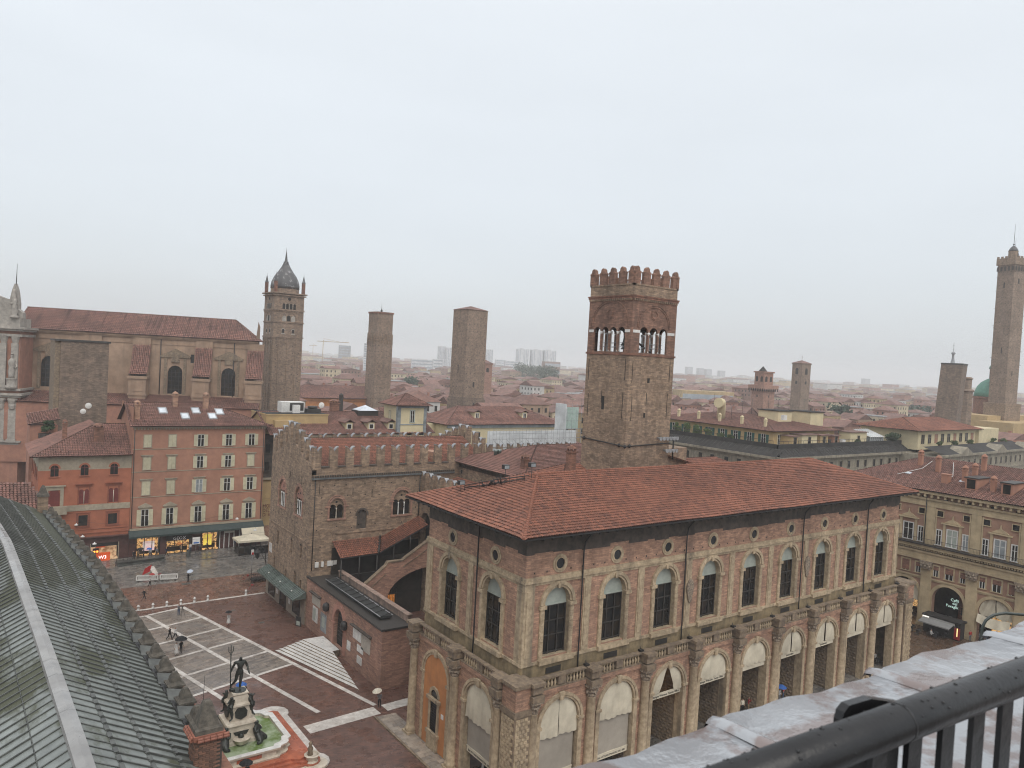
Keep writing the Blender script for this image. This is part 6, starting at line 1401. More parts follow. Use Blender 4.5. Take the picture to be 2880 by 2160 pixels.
for fr, L in ((gS, 58), (gW, 46)):
    q_ = MB(); q_.tube([fr.p(2, -1.7, 22.9), fr.p(L, -1.7, 22.9)], .05, 4)
    for k in range(int(L/2)): q_.tube([fr.p(2+2*k, -1.7, 22.1), fr.p(2+2*k, -1.7, 22.9)], .04, 3)
    add('terrace_railing', q_, 'iron', GP)
m = MB()
for i in range(8): m.tube([(196+i, 104.1, 21.4), (196+i, 104.05, 23.2), (196+i, 109, 24.85)], .07, 4)
m.tube([(195.8, 104, 23.2), (203.2, 104, 23.2)], .08, 4); add('glazing_bars', m, 'white_paint', o)
GP2 = thing('pediment_palace', 'grey palace with small pediments and red-roofed penthouse at the right', 'palace', (240, 105, 0))
f2 = Fr(207, 90.4, 2.5)
m = MB()
m.ext([f2.p(0, 0, 0)[:2], f2.p(66, 0, 0)[:2], f2.p(66, -40, 0)[:2], f2.p(0, -40, 0)[:2]], 0, 19.2); add('walls', m, 'grey_stone', GP2)
m = MB(); m.box(f2, -.8, 66.8, -1, .9, 19.2, 19.8); m.box(f2, 0, 66, 0, .3, 14.5, 14.9)
for u in (14, 40, 64): m.prism(f2, [(u-4, 19.8), (u+4, 19.8), (u, 21.6)], -3, .9)
add('cornice', m, 'grey_stone', GP2)
for i in range(16):
    for z, h in ((15.9, 2.0), (10.8, 2.6)): window(GP2, f2, 2+4*i, z, 1.2, h, frame=None, trim='grey_stone', f=.22)
m = MB(); m.face([f2.p(0, .5, 19.82), f2.p(66, .5, 19.82), f2.p(66, -5, 21.4), f2.p(0, -5, 21.4)]); add('slate_slope', m, 'slate', GP2)
m = MB(); m.ext([f2.p(4, -8, 0)[:2], f2.p(44, -8, 0)[:2], f2.p(44, -24, 0)[:2], f2.p(4, -24, 0)[:2]], 20, 25.2); m.ext([f2.p(44, -7, 0)[:2], f2.p(60, -7, 0)[:2], f2.p(60, -20, 0)[:2], f2.p(44, -20, 0)[:2]], 20, 25.4); add('penthouse', m, 'cream_plaster', GP2)
for i in range(9): window(GP2, Fr(f2.p(4, -8, 0)[0], f2.p(4, -8, 0)[1], 2.5), 3+4.3*i, 21.6, 2.2, 2.6, frame='grey_trim', trim='cream_plaster', pane=('interior', 'glass', 'salmon_plaster')[i % 3])
a = [f2.p(2, -6.5, 25.3), f2.p(46, -6.5, 25.3), f2.p(46, -26, 25.3), f2.p(2, -26, 25.3)]; rA, rB = f2.p(12, -16, 28.2), f2.p(36, -16, 28.2)
tiled(GP2, [[a[0], a[1], rB, rA], [a[1], a[2], rB], [a[3], a[0], rA]], 'tile_far_t' if False else 'tile', ridges=[(rA, rB), (a[0], rA), (a[1], rB)], tw=.42, tl=.7, hump=.12)
# ------------------------------------------------------------------ medieval towers
def square(c, s, yaw):
    a = R(yaw); ux, uy = math.cos(a), math.sin(a); return [(c[0], c[1]), (c[0]+s*ux, c[1]+s*uy), (c[0]+s*(ux-uy), c[1]+s*(uy+ux)), (c[0]-s*uy, c[1]+s*ux)]
def frames(c, s, yaw):
    q = square(c, s, yaw); return Fr(q[0][0], q[0][1], yaw), Fr(q[3][0], q[3][1], yaw-90)
def grow(c, s, yaw, o):
    a = R(yaw); return (c[0]-o*(math.cos(a)-math.sin(a)), c[1]-o*(math.sin(a)+math.cos(a))), s+2*o
def putlogs(par, fs, s, z0, z1, step=2.4, cols=4):
    m = MB()
    for fr in fs:
        z = z0
        while z < z1:
            for i in range(cols):
                if random.random() < .85: u = s*(i+.5)/cols+random.uniform(-.3, .3); m.box(fr, u-.12, u+.12, -.05, .02, z, z+.26)
            z += step
    add('putlog_holes', m, 'dark', par, kind='stuff')
# tower with pointed corbel frieze
c, s, yw = (132.2, 274.7), 7.5, 5
T1 = thing('frieze_tower', 'square brick tower with zigzag frieze, middle of the three left towers', 'tower', (136, 278, 0))
m = MB(); m.ext(square(c, s, yw), 0, 46.5); c2, s2 = grow(c, s, yw, -.2); m.ext(square(c2, s2, yw), 46.5, 55.2); c3, s3 = grow(c, s, yw, .1); add('shaft', m, 'brick_camp', T1)
m = MB(); m.ext(square(*grow(c, s, yw, .05), yw), 54.7, 55.4); add('cap', m, 'brick_red', T1)
fs = frames(c, s, yw); m = MB()
for fr in fs:
    for i in range(6):
        u = s*i/6; m.prism(fr, [(u, 42.5), (u+.15, 42.5), (u+s/12, 46.0), (u+s/6-.15, 42.5), (u+s/6, 42.5), (u+s/12+.12, 46.9), (u+s/12-.12, 46.9)], 0, .18)
    for i in range(4): m.box(fr, s*(i+.5)/4-.3, s*(i+.5)/4-.15, 0, .03, 49, 53)
add('frieze', m, 'brick_tan', T1, kind='stuff'); putlogs(T1, fs, s, 20, 44)
m = MB(); q = square(c, s, yw)[0]; m.tube([(q[0]+3.5, q[1]+4, 55.4), (q[0]+3.5, q[1]+4, 59.5)], [.12, .03], 5); m.lathe([(.3, 0), (.5, .6), (.2, 1.2), (.05, 1.6)], q[0]+3.5, q[1]+4, 55.4, 8); add('mast', m, 'iron', T1)
# plain tower with pyramid roof
c, s, yw = (147.9, 232.2), 9.2, 4
T2 = thing('pyramid_roof_tower', 'plain square brick tower with flat pyramid tile roof, right of the left trio', 'tower', (152, 237, 0))
m = MB(); m.ext(square(c, s, yw), 0, 56.6); m.ext(square(*grow(c, s, yw, .5), yw), 0, 23.2, 1); m.ext(square(*grow(c, s, yw, .25), yw), 23.2, 24.0, 1); add('shaft', m, ['brick_camp', 'brick_grey'], T2)
q = square(*grow(c, s, yw, .35), yw); ctr = (sum(p[0] for p in q)/4, sum(p[1] for p in q)/4, 58.2); m = MB()
for i in range(4): m.face([(*q[i], 56.6), (*q[(i+1) % 4], 56.6), ctr])
add('roof', m, 'tile_far', T2); fs = frames(c, s, yw); putlogs(T2, fs, s, 25, 54, 2.6, 5)
m = MB(); m.archfill(fs[0], 4.2, .4, 28, 29.4, .03); m.box(fs[1], 4.6, 5.0, 0, .03, 33, 36); m.box(fs[0], 4.0, 4.5, -.3, .52, 20, 22); add('slits', m, 'dark', T2, kind='stuff')
# tallest tower
dA = 330/285; c = (321.21*dA, 119.15*dA); s, yw = 7.7, -15
T3 = thing('tallest_tower', 'very tall slender brick tower with crenellated top and lantern at the right edge', 'tower', (c[0]+3, c[1]+3, 0))
m = MB(); n0 = len(m.v); m.ext(square(c, s, yw), 0, 95); 
add('shaft', m, 'brick_camp', T3)
m = MB(); m.ext(square(*grow(c, s, yw, .5), yw), 93.3, 96.4); m.ext(square(*grow(c, s, yw, .12), yw), 65.3, 65.8); m.ext(square(*grow(c, s, yw, 1.2), yw), 0, 31); m.ext(square(*grow(c, s, yw, 1.35), yw), 30.6, 31.6); add('crown', m, 'brick_tan', T3)
cg, sg_ = grow(c, s, yw, .5); fs = frames(cg, sg_, yw)
MLN = local(lambda q_: q_.box(LOCAL, -.5, .5, -.4, 0, 0, .9), 'merlon', 'brick_tan')
for fr in fs:
    for i in range(5): fin('merlon', MLN, T3, fr, .6+1.87*i, .01, 96.3)
m = MB()
for fr in fs:
    for i in range(5): m.archfill(fr, .9+1.7*i, .5, 90.6, 92.2, .03, 6)
add('machicolations', m, 'soot', T3, kind='stuff')
fs = frames(c, s, yw); putlogs(T3, fs, s, 34, 90, 2.8, 4)
m = MB(); m.archfill(fs[0], 3.2, .45, 85, 86.8, .04); m.box(fs[1], 3.2, 3.8, 0, .04, 83, 85.6); m.box(fs[1], 4.2, 4.7, 0, .04, 54, 56.4); m.box(fs[0], 3, 3.5, 0, .04, 44, 46); add('slits', m, 'dark', T3, kind='stuff')
q = square(c, s, yw); cc = (sum(p[0] for p in q)/4, sum(p[1] for p in q)/4)
M('verdigris', (0.11, 0.27, 0.20), (0.08, 0.20, 0.155), .6, .6, (0.05, .09, .08), .3)
m = MB(); m.lathe([(2.0, 0), (2.0, 3.2), (2.2, 3.4)], cc[0], cc[1], 96.4, 8, sm=False); add('lantern', m, 'brick_tan', T3)
m = MB(); m.lathe([(1.9, 0), (1.7, .8), (1.1, 1.8), (.5, 2.3), (.15, 2.6)], cc[0], cc[1], 99.8, 10); m.lathe([(.05, 0), (.5, .4), (.05, .9)], cc[0], cc[1], 102.4, 8); add('lantern_dome', m, 'dome_lead', T3)
m = MB(); m.tube([(cc[0], cc[1], 103), (cc[0]+.2, cc[1], 112)], [.12, .04], 5); m.tube([(cc[0]+1.8, cc[1], 99), (cc[0]+1.9, cc[1], 106)], [.08, .03], 4); add('masts', m, 'iron', T3)
m = MB(); m.archfill(Fr(cc[0]-2, cc[1]-2.02, 0), 2, .5, 97.2, 98.4, 0); add('lantern_opening', m, 'dark', T3)
m = MB()
for z in (88, 82, 74, 66.5, 58, 52): m.tube([fs[1].p(-.6, 0, z), fs[1].p(.1, .1, z)], .08, 4); m.tube([fs[0].p(s, 0, z-3), fs[0].p(s+.7, 0, z-3)], .08, 4)
add('lamp_arms', m, 'iron', T3, kind='stuff')
# leaning tower
c, s, yw = (302.84, 128.07), 7.4, 11
T4 = thing('leaning_tower', 'short dark brick tower leaning to the right, left of the tallest tower', 'tower', (304, 132, 0))
q = square(c, s, yw); sh = .058
m = MB(); rows = []
for z in (0, 10, 20, 30, 40, 46.4): rows.append([(x+rt0.x*sh*(z-30), y+rt0.y*sh*(z-30), z) for x, y in q])
m.grid(rows, sm=False, closed=True, cap=True); add('shaft', m, 'brick_grey', T4)
m = MB(); m.grid([[(x+rt0.x*sh*(z-30)+(x-c[0]-2.5)*.03, y+rt0.y*sh*(z-30)+(y-c[1]-4)*.03, z) for x, y in q] for z in (46.2, 46.8)], sm=False, closed=True, cap=True); add('cap', m, 'frame_dark', T4)
m = MB(); fr = Fr(q[3][0], q[3][1], yw-90)
for i in range(5):
    for z in (30, 31.8, 33.6, 41): m.box(fr, .8+1.4*i, 1.1+1.4*i, -.2, .1+.02, z, z+.3)
add('pale_stones', m, 'brick_tan', T4, kind='stuff')
# church with green dome behind the leaning tower, its lantern
GD = thing('green_dome_church', 'church with green copper dome and drum behind the tallest tower', 'church', (375, 152, 0))
dd = 345/300; gx_, gy_ = 333.2*dd, 128.4*dd
m = MB(); m.lathe([(7.2, 0), (7.2, 11), (7.6, 11.2), (7.6, 12)], gx_, gy_, 22, 16, sm=False); add('drum', m, 'brick_red', GD)
m = MB(); m.lathe([(7.3, 0), (7.0, 2.2), (6.1, 4.6), (4.6, 6.6), (2.6, 8.0), (1.5, 8.5)], gx_, gy_, 34, 20); add('dome', m, 'verdigris', GD)
m = MB(); m.lathe([(1.5, 0), (1.5, 4.5), (1.9, 4.8)], gx_, gy_, 42.3, 10); add('lantern', m, 'brick_red', GD); m = MB(); m.lathe([(1.9, 0), (1.6, 1.2), (.8, 2.0), (.1, 2.6)], gx_, gy_, 47.0, 10); add('lantern_cap', m, 'verdigris', GD)
m = MB(); m.wbox(gx_-26, gx_+24, gy_-9, gy_+12, 0, 26); m.wbox(gx_-34, gx_+10, gy_-22, gy_-9, 0, 24); add('nave', m, 'ochre_plaster', GD)
BT = thing('baroque_belfry', 'baroque brick belfry with ball finial and cross peeping out behind the leaning tower', 'bell tower', (318, 134, 0))
bx, by = 307.2*1.05, 127.9*1.05
m = MB(); m.lathe([(3.2, 0), (3.2, 36), (3.8, 36.4), (3.4, 37), (2.6, 37.2), (2.6, 41), (3.1, 41.4), (2.2, 42)], bx, by, 0, 8, sm=False); add('shaft', m, 'brick_camp', BT)
m = MB(); m.lathe([(2.0, 0), (1.0, 2.5), (.5, 5), (.4, 6.5), (.9, 7.2), (.05, 8)], bx-4.5, by+3.2, 44, 8); m.tube([(bx-4.5, by+3.2, 52), (bx-4.5, by+3.2, 55.5)], .08, 4); m.tube([(bx-5.3, by+3.2, 54.2), (bx-3.7, by+3.2, 54.2)], .08, 4); add('finial_cross', m, 'lead', BT)
def belltower(name, lab, c, s, h, roofh, mat, op, par_loc, cren=False, base=0):
    t = thing(name, lab, 'bell tower' if not cren else 'tower', (*c, 0)); yw = -8
    m = MB(); m.ext(square(c, s, yw), 0, h); m.ext(square(*grow(c, s, yw, .3), yw), h-.5, h); add('shaft', m, mat, t)
    q = square(*grow(c, s, yw, .5), yw); ctr = (sum(p[0] for p in q)/4, sum(p[1] for p in q)/4, h+roofh); m = MB()
    for i in range(4): m.face([(*q[i], h), (*q[(i+1) % 4], h), ctr])
    m.tube([ctr, (ctr[0], ctr[1], ctr[2]+2.4)], .1, 4); add('roof', m, 'tile_far', t)
    m = MB()
    for fr in frames(c, s, yw):
        for z, hw, hh in op: m.archfill(fr, s/2, hw, z, z+hh, .04, 6)
    add('openings', m, 'dark', t, kind='stuff'); return t, yw
belltower('arched_bell_tower', 'slim brick bell tower with one tall arched opening, right half of the skyline', (379, 243), 7.0, 46.3, 1.8, 'brick_camp', [(40, 1.0, 2.6), (34.5, .7, 1.0)], None)
t, yw = belltower('machicolated_tower', 'pink brick tower with arched corbels and small lantern roof on the skyline', (327.5, 231), 8.0, 31.0, .2, 'brick_wing', [(27, .4, .8)], None, True)
m = MB(); m.ext(square(*grow((327.5, 231), 8.0, -8, 1.3), -8), 31, 33.2); m.ext(square(*grow((327.5, 231), 8.0, -8, -.8), -8), 33.2, 39.6); m.ext(square(*grow((327.5, 231), 8.0, -8, -.3), -8), 39.6, 40.3); add('upper_stage', m, 'brick_wing', t)
m = MB(); cq, sq_ = grow((327.5, 231), 8.0, -8, -.8)
for fr in frames(cq, sq_, -8):
    for i in range(2): m.archfill(fr, sq_*(i+.5)/2, .8, 35, 37, .04, 6)
cq, sq_ = grow((327.5, 231), 8.0, -8, 1.32)
for fr in frames(cq, sq_, -8):
    for i in range(7): m.archfill(fr, sq_*(i+.5)/7, .4, 30.2, 31.2, .0, 5)
add('stage_openings', m, 'dark', t, kind='stuff'); m = MB(); m.lathe([(2.2, 0), (.1, 2.6)], 331, 234.5, 40.3, 6, sm=False); add('cap', m, 'slate', t)
belltower('brick_bell_tower', 'brick bell tower with arched opening right of the pyramid-roofed tower', (233.5, 348.0), 5.8, 36.5, 2.0, 'brick_wing', [(31.5, .8, 1.8)], None)
t = thing('needle_spire', 'small dark needle spire between the two left brick towers', 'spire', (215, 430, 0)); m = MB(); m.wbox(212.2, 216.4, 430, 434, 0, 27); add('shaft', m, 'brick_red', t); m = MB(); m.lathe([(3.0, 0), (.9, 4), (.05, 10)], 214.3, 432, 27, 8, sm=False); add('spire', m, 'slate', t)
OB = thing('orange_hall', 'long orange hall with wide red roof behind the dormer house', 'hall', (124, 288, 0))
m = MB(); m.wbox(100, 146, 281, 299, 0, 19.6); m.box(Fr(100, 281, 0), 0, 46, 0, .5, 18.8, 19.6); add('walls', m, 'orange_plaster', OB)
p_, r_ = hip(98.5, 147.5, 279.8, 300.5, 19.8, 4.6); tiled(OB, p_, 'tile_dull', ridges=r_, tw=.55, tl=.9, hump=.14)
for i in range(7):
    m = MB(); m.archfill(Fr(100, 281, 0), 4+6.3*i, 1.4, 13, 15, .05, 8); add('arched_window', m, 'soot', OB)
# ------------------------------------------------------------------ the old town: houses one by one, then the far quarters
M('h_ochre', (0.46, 0.35, 0.20), (0.37, 0.28, 0.16), .5, .9, big=.15); M('h_cream', (0.55, 0.47, 0.33), (0.47, 0.40, 0.285), .5, .9, big=.15); M('h_red', (0.36, 0.18, 0.125), (0.29, 0.145, 0.105), .5, .9, big=.15)
M('h_tan', (0.38, 0.27, 0.19), (0.31, 0.22, 0.16), .5, .9, big=.15); M('h_brick', (0.28, 0.165, 0.12), (0.22, 0.13, 0.10), .6, .9, big=.2); M('h_white', (0.55, 0.54, 0.51), (0.46, 0.45, 0.43), .4, .8, big=.1); M('h_grey', (0.30, 0.30, 0.30), (0.24, .24, .24), .4, .8)
def unit(fn, name, mats): return local(fn, name, mats)
HW_ = {k: unit(lambda q: q.wbox(0, 1, 0, 1, 0, 1), 'walls', k) for k in ('h_ochre', 'h_cream', 'h_red', 'h_tan', 'h_brick', 'h_white')}
def uh(q):
    e = .04; A = (.5, .3, 1); B = (.5, .7, 1); c = [(-e, -e, 0), (1+e, -e, 0), (1+e, 1+e, 0), (-e, 1+e, 0)]
    q.face([c[0], c[1], A]); q.face([c[1], c[2], B, A]); q.face([c[2], c[3], B]); q.face([c[3], c[0], A, B]); q.face([c[3], c[2], c[1], c[0]])
def ug(q):
    e = .04; A = (.5, -e, 1); B = (.5, 1+e, 1); q.face([(-e, -e, 0), A, B, (-e, 1+e, 0)][::-1]); q.face([(1+e, -e, 0), A, B, (1+e, 1+e, 0)]); q.face([(0, 0, 0), (1, 0, 0), A]); q.face([(0, 1, 0), (1, 1, 0), B])
def ug2(q):
    e = .04; A = (-e, .5, 1); B = (1+e, .5, 1); q.face([(-e, -e, 0), (1+e, -e, 0), B, A]); q.face([(-e, 1+e, 0), (1+e, 1+e, 0), B, A][::-1]); q.face([(0, 0, 0), (0, 1, 0), A]); q.face([(1, 0, 0), (1, 1, 0), B])
def uf(q): q.wbox(-.02, 1.02, -.02, 1.02, 0, .12)
HR = {(k, mt): unit(fn, 'roof', mt) for k, fn in (('hip', uh), ('gx', ug), ('gy', ug2), ('flat', uf)) for mt in ('tile_far', 'tile_far_b', 'h_grey')}
HWIN = {k: unit(lambda q: q.box(LOCAL, -.5, .5, 0, .05, 0, 1.7), 'window', k) for k in ('dark', 'shutter', 'green_shutter')}
HAE = unit(lambda q: (q.tube([(0, 0, 0), (0, 0, 3.2)], .03, 3), [q.tube([(-.5+.1*k, 0, 3.1-.35*k), (.5-.1*k, 0, 3.1-.35*k)], .02, 3) for k in range(3)]), 'aerial', 'iron')
HDO = unit(lambda q: (q.wbox(-.7, .7, -.2, 2, 0, 1.3), q.wbox(-.9, .9, -.4, 2.2, 1.3, 1.45)), 'dormer', 'h_cream')
HCH = unit(lambda q: (q.wbox(-.4, .4, -.4, .4, -.8, 1.3), q.wbox(-.5, .5, -.5, .5, 1.3, 1.5)), 'chimney', 'h_red')
EXC = [(-60, 76, 140, 246), (70, 84, 215, 232), (40, 131, 100, 173), (93, 152, 274, 304), (100, 216, 40, 152), (200, 278, 40, 136), (128, 143, 270, 287), (143, 162, 228, 246), (296, 312, 122, 142), (360, 385, 120, 160), (372, 392, 238, 256), (322, 340, 224, 244), (228, 244, 344, 358), (209, 219, 426, 437), (345, 415, 125, 172), (312, 330, 125, 140)]
def inview(x, y, mrg=.70):
    d = x*math.sin(HEAD)+y*math.cos(HEAD); u = (x*math.cos(HEAD)-y*math.sin(HEAD))/max(d, 1); return d, u, d > 150 and -mrg < u < mrg
cells = []; x = -200
for gx_i in range(int(900/13)):
    for gy_i in range(int(800/13)):
        X0 = -150+13*gx_i+random.uniform(-2.5, 2.5); Y0 = 60+13*gy_i+random.uniform(-2.5, 2.5)
        d, u, ok = inview(X0, Y0)
        if not ok or d > 520: continue
        w, dp = random.uniform(8.5, 15), random.uniform(8.5, 15)
        if any(a-w < X0 < b+1 and p-dp < Y0 < q+1 for a, b, p, q in EXC): continue
        cells.append((d, u, X0, Y0, w, dp))
cells.sort()
COLN = {'h_ochre': 'ochre', 'h_cream': 'cream', 'h_red': 'red', 'h_tan': 'tan', 'h_brick': 'brick', 'h_white': 'pale'}
def where(u, d):
    for lim, s in ((-.30, 'left of the campanile'), (-.21, 'between campanile and frieze tower'), (-.115, 'between frieze tower and pyramid-roofed tower'), (-.03, 'right of the pyramid-roofed tower'), (.05, 'left of the arcaded bell tower belfry'), (.22, 'behind the ochre penthouse'), (.36, 'below the slim arched bell tower'), (.50, 'right of the slim arched bell tower'), (.60, 'near the leaning tower'), (9, 'near the tallest tower')):
        if u < lim: return s
def rowname(d): return 'in nearer roofs' if d < 290 else 'in middle roofs' if d < 380 else 'in farther roofs'
rest = []; nh = 0
for d, u, X0, Y0, w, dp in cells:
    h = random.gauss(15, 3.2)+(3.0 if random.random() < .15 else 0); h = max(8.5, min(h, 24)); wm = random.choices(list(HW_), (7, 6, 3, 4, 3, 2))[0]
    rk = random.choices(('hip', 'gx', 'gy', 'flat'), (5, 4, 4, .8))[0]; rm = random.choice(('tile_far', 'tile_far_b')) if rk != 'flat' else 'h_grey'; rh = random.uniform(1.8, 3.4) if rk != 'flat' else 2
    if nh >= 295: rest.append((X0, Y0, w, dp, h, rh, wm, rk)); continue
    nh += 1; yw = random.uniform(-7, 7)
    rn = {'hip': 'hipped', 'gx': 'gabled', 'gy': 'ridged', 'flat': 'flat'}[rk]
    t = thing('town_house', f'{COLN[wm]} {rn}-roof house {rowname(d)} {where(u, d)}', 'house', (X0, Y0, 0), 'houses of the old town', R(yw)); LOCS[t.name] = (0, 0, 0)
    inst('walls', HW_[wm], t, (0, 0, 0), base=False, scale=(w, dp, h)); inst('roof', HR[(rk, rm)], t, (0, 0, h), base=False, scale=(w, dp, rh))
    if random.random() < .7: inst('chimney', HCH, t, (random.uniform(1, w-1), random.uniform(1, dp-1), h+rh*.5), base=False)
    if random.random() < .45: inst('aerial', HAE, t, (random.uniform(1, w-1), random.uniform(2, dp-1), h+rh*.5), base=False)
    if random.random() < .22 and rk != 'flat': inst('dormer', HDO, t, (w*random.uniform(.3, .7), dp*.2, h+rh*.15), base=False)
    if d < 400:
        wk = random.choices(('dark', 'shutter', 'green_shutter'), (6, 2, 1))[0]
        for fc, L in (('S', w), ('W', dp)):
            n = int(L/2.9)
            for i in range(n):
                uu = L*(i+.5)/n
                for z in ((h-3.0,) if d > 300 else (h-3.0, h-6.2)):
                    if fc == 'S': inst('window', HWIN[wk], t, (uu, -.02, z), base=False)
                    else: inst('window', HWIN[wk], t, (-.02, uu, z), R(-90), base=False)
HL = {}
for o in list(COL.objects):
    if o.name.startswith('town_house'): HL.setdefault(o['label'], []).append(o)
ORD = 'first second third fourth fifth sixth seventh eighth ninth tenth eleventh twelfth'.split()
for l, os_ in HL.items():
    if len(os_) > 1:
        os_.sort(key=lambda o: inview(o.location.x, o.location.y)[1])
        for i, o in enumerate(os_): o['label'] = l+(f', {ORD[i]} from left' if i < 12 else ', among the last')
# the quarters beyond, too many to pick apart
WM = ['h_ochre', 'h_cream', 'h_red', 'h_tan', 'h_brick', 'h_white', 'tile_far', 'tile_far_b', 'h_grey', 'dark']
def fill(m, X0, Y0, w, dp, h, rh, wm, rk, win=True):
    i = WM.index(wm); ri = random.choice((6, 7)) if rk != 'flat' else 8
    m.wbox(X0, X0+w, Y0, Y0+dp, 0, h, i)
    if rk == 'flat': m.wbox(X0-.2, X0+w+.2, Y0-.2, Y0+dp+.2, h, h+.5, ri)
    else:
        e = .5; x0, x1, y0, y1 = X0-e, X0+w+e, Y0-e, Y0+dp+e; k = .3*min(w, dp) if rk == 'hip' else 0
        if rk == 'gx': A, B = ((x0+x1)/2, y0, h+rh), ((x0+x1)/2, y1, h+rh); F_ = [[(x0, y1, h), (x0, y0, h), A, B], [(x1, y0, h), (x1, y1, h), B, A], [(x0, y0, h), (x1, y0, h), A]]
        else: A, B = (x0+k, (y0+y1)/2, h+rh), (x1-k, (y0+y1)/2, h+rh); F_ = [[(x0, y0, h), (x1, y0, h), B, A], [(x1, y1, h), (x0, y1, h), A, B], [(x0, y1, h), (x0, y0, h), A], [(x1, y0, h), (x1, y1, h), B]]
        for f in F_: m.face(f, ri)
    if win:
        for q in range(int(w/3.2)):
            for z in np.arange(h-2.8, max(h-9, 2), -3.1): u = 1.6+3.2*q; m.face([(X0+u-.5, Y0-.05, z), (X0+u+.5, Y0-.05, z), (X0+u+.5, Y0-.05, z+1.5), (X0+u-.5, Y0-.05, z+1.5)], 9)
        for q in range(int(dp/3.2)):
            for z in np.arange(h-2.8, max(h-9, 2), -3.1): u = 1.6+3.2*q; m.face([(X0-.05, Y0+u+.5, z), (X0-.05, Y0+u-.5, z), (X0-.05, Y0+u-.5, z+1.5), (X0-.05, Y0+u+.5, z+1.5)], 9)
m = MB()
for r_ in rest: fill(m, *r_)
for _ in range(2600):
    d = 500+1100*random.random()**1.3; u = random.uniform(-.68, .72); X0 = d*(math.sin(HEAD)+u*math.cos(HEAD)); Y0 = d*(math.cos(HEAD)-u*math.sin(HEAD))
    w, dp = random.uniform(9, 22), random.uniform(9, 20); fill(m, X0, Y0, w, dp, random.gauss(15, 3.6), random.uniform(1.5, 3.0), random.choices(WM[:6], (4, 5, 3, 4, 3, 2))[0], random.choices(('hip', 'gx', 'gy', 'flat'), (4, 3, 3, 1.5))[0], d < 900)
add('old_town_roofs', m, WM, None, 'mass of hazy red-roofed old town houses behind the nearer roofs', 'houses', kind='stuff')
m = MB()
for _ in range(2600):
    d = 1500+4200*random.random()**1.2; u = random.uniform(-.7, .74); X0 = d*(math.sin(HEAD)+u*math.cos(HEAD)); Y0 = d*(math.cos(HEAD)-u*math.sin(HEAD))
    fill(m, X0, Y0, random.uniform(20, 60), random.uniform(14, 40), max(8, random.gauss(17, 6)), 2.5, random.choices(WM[:6], (3, 4, 2, 2, 1, 5))[0], random.choices(('hip', 'flat'), (2, 3))[0], False)
add('outer_quarters', m, WM, None, 'pale hazy outer quarters of the city along the horizon', 'houses', kind='stuff')
# modern blocks that stand out
M('tower_white', (0.62, 0.63, 0.64), (0.55, 0.56, 0.57), .2, .7); M('tower_band', (0.36, 0.40, 0.44), None, .2, .5)
def block(lab, px, dep, w, h, dpt=25, mat='tower_white', bands=12, vert=False, name='high_rise', cat='high-rise'):
    u = (px-1440)/FPX; X0 = dep*(math.sin(HEAD)+u*math.cos(HEAD)); Y0 = dep*(math.cos(HEAD)-u*math.sin(HEAD)); a = -math.degrees(HEAD)
    f = Fr(X0, Y0, a+12); t = thing(name, lab, cat, (X0, Y0, 0), 'modern blocks on the horizon')
    m = MB(); m.box(f, 0, w, -dpt, 0, 0, h); add('walls', m, mat, t)
    m = MB()
    if vert:
        for i in range(bands): m.box(f, w*(i+.3)/bands, w*(i+.65)/bands, -.1, .3, 6, h-2)
    else:
        for i in range(bands): m.box(f, .8, w-.8, -.1, .3, h*(i+.35)/bands, h*(i+.75)/bands)
    add('window_bands', m, 'tower_band', t); return t, f
for k, (px, w) in enumerate(((1452, 27), (1492, 27), (1528, 28))):
    t, f = block(['left', 'middle', 'right'][k]+' one of three pale slab towers on the horizon left of the belfry', px, 1800, w, 71, 24, vert=True, bands=7); m = MB(); m.box(f, w*.25, w*.5, -15, .8, 0, 73); add('lift_shaft', m, 'tower_white', t)
block('pale twin slab tower on the horizon left of the pyramid-roofed tower', 1229, 1750, 16, 67, 22, vert=True, bands=5); block('lower slab tower joined to the pale twin, partly behind the pyramid-roofed tower', 1250, 1740, 20, 64, 22, vert=True, bands=5)
block('pale slab tower just right of the pyramid-roofed tower', 1364, 1800, 16, 66, 20, vert=True, bands=5)
block('dark brown block tower standing out before the three slab towers', 1529, 1480, 32, 43, 25, 'h_brick', 3)
block('white round-cornered striped apartment tower left of the frieze tower', 1019, 950, 14, 52, 14, bands=17)
block('grey glassy office block on the horizon between campanile and frieze tower', 948, 1700, 27, 55, 20, 'h_grey', 9)
block('long pale office block left of the pyramid-roofed tower', 1155, 1300, 50, 34, 18, bands=6); block('white banded office block beside the long pale one', 1216, 1250, 16, 36, 16, bands=7)
block('low pale slab right of the pyramid-roofed tower', 1392, 1700, 24, 42, 16, bands=8); block('wider low pale slab right of the pyramid-roofed tower', 1418, 1600, 28, 40, 16, bands=8)
for k, px in enumerate((1930, 1962, 1984, 2022)): block(['first', 'second', 'third', 'fourth'][k]+' faint tower block from the left in the haze right of the belfry', px, 3300, 26, 60-3*k, 24, 'h_grey', 12)
block('faint lone tower block in the haze right of the slim arched bell tower', 2430, 3200, 26, 50, 24, 'h_grey', 12); block('long yellow block with red roof and dark windows right of the belfry', 1918, 480, 37, 26, 14, 'h_ochre', 3, name='yellow_block', cat='building')
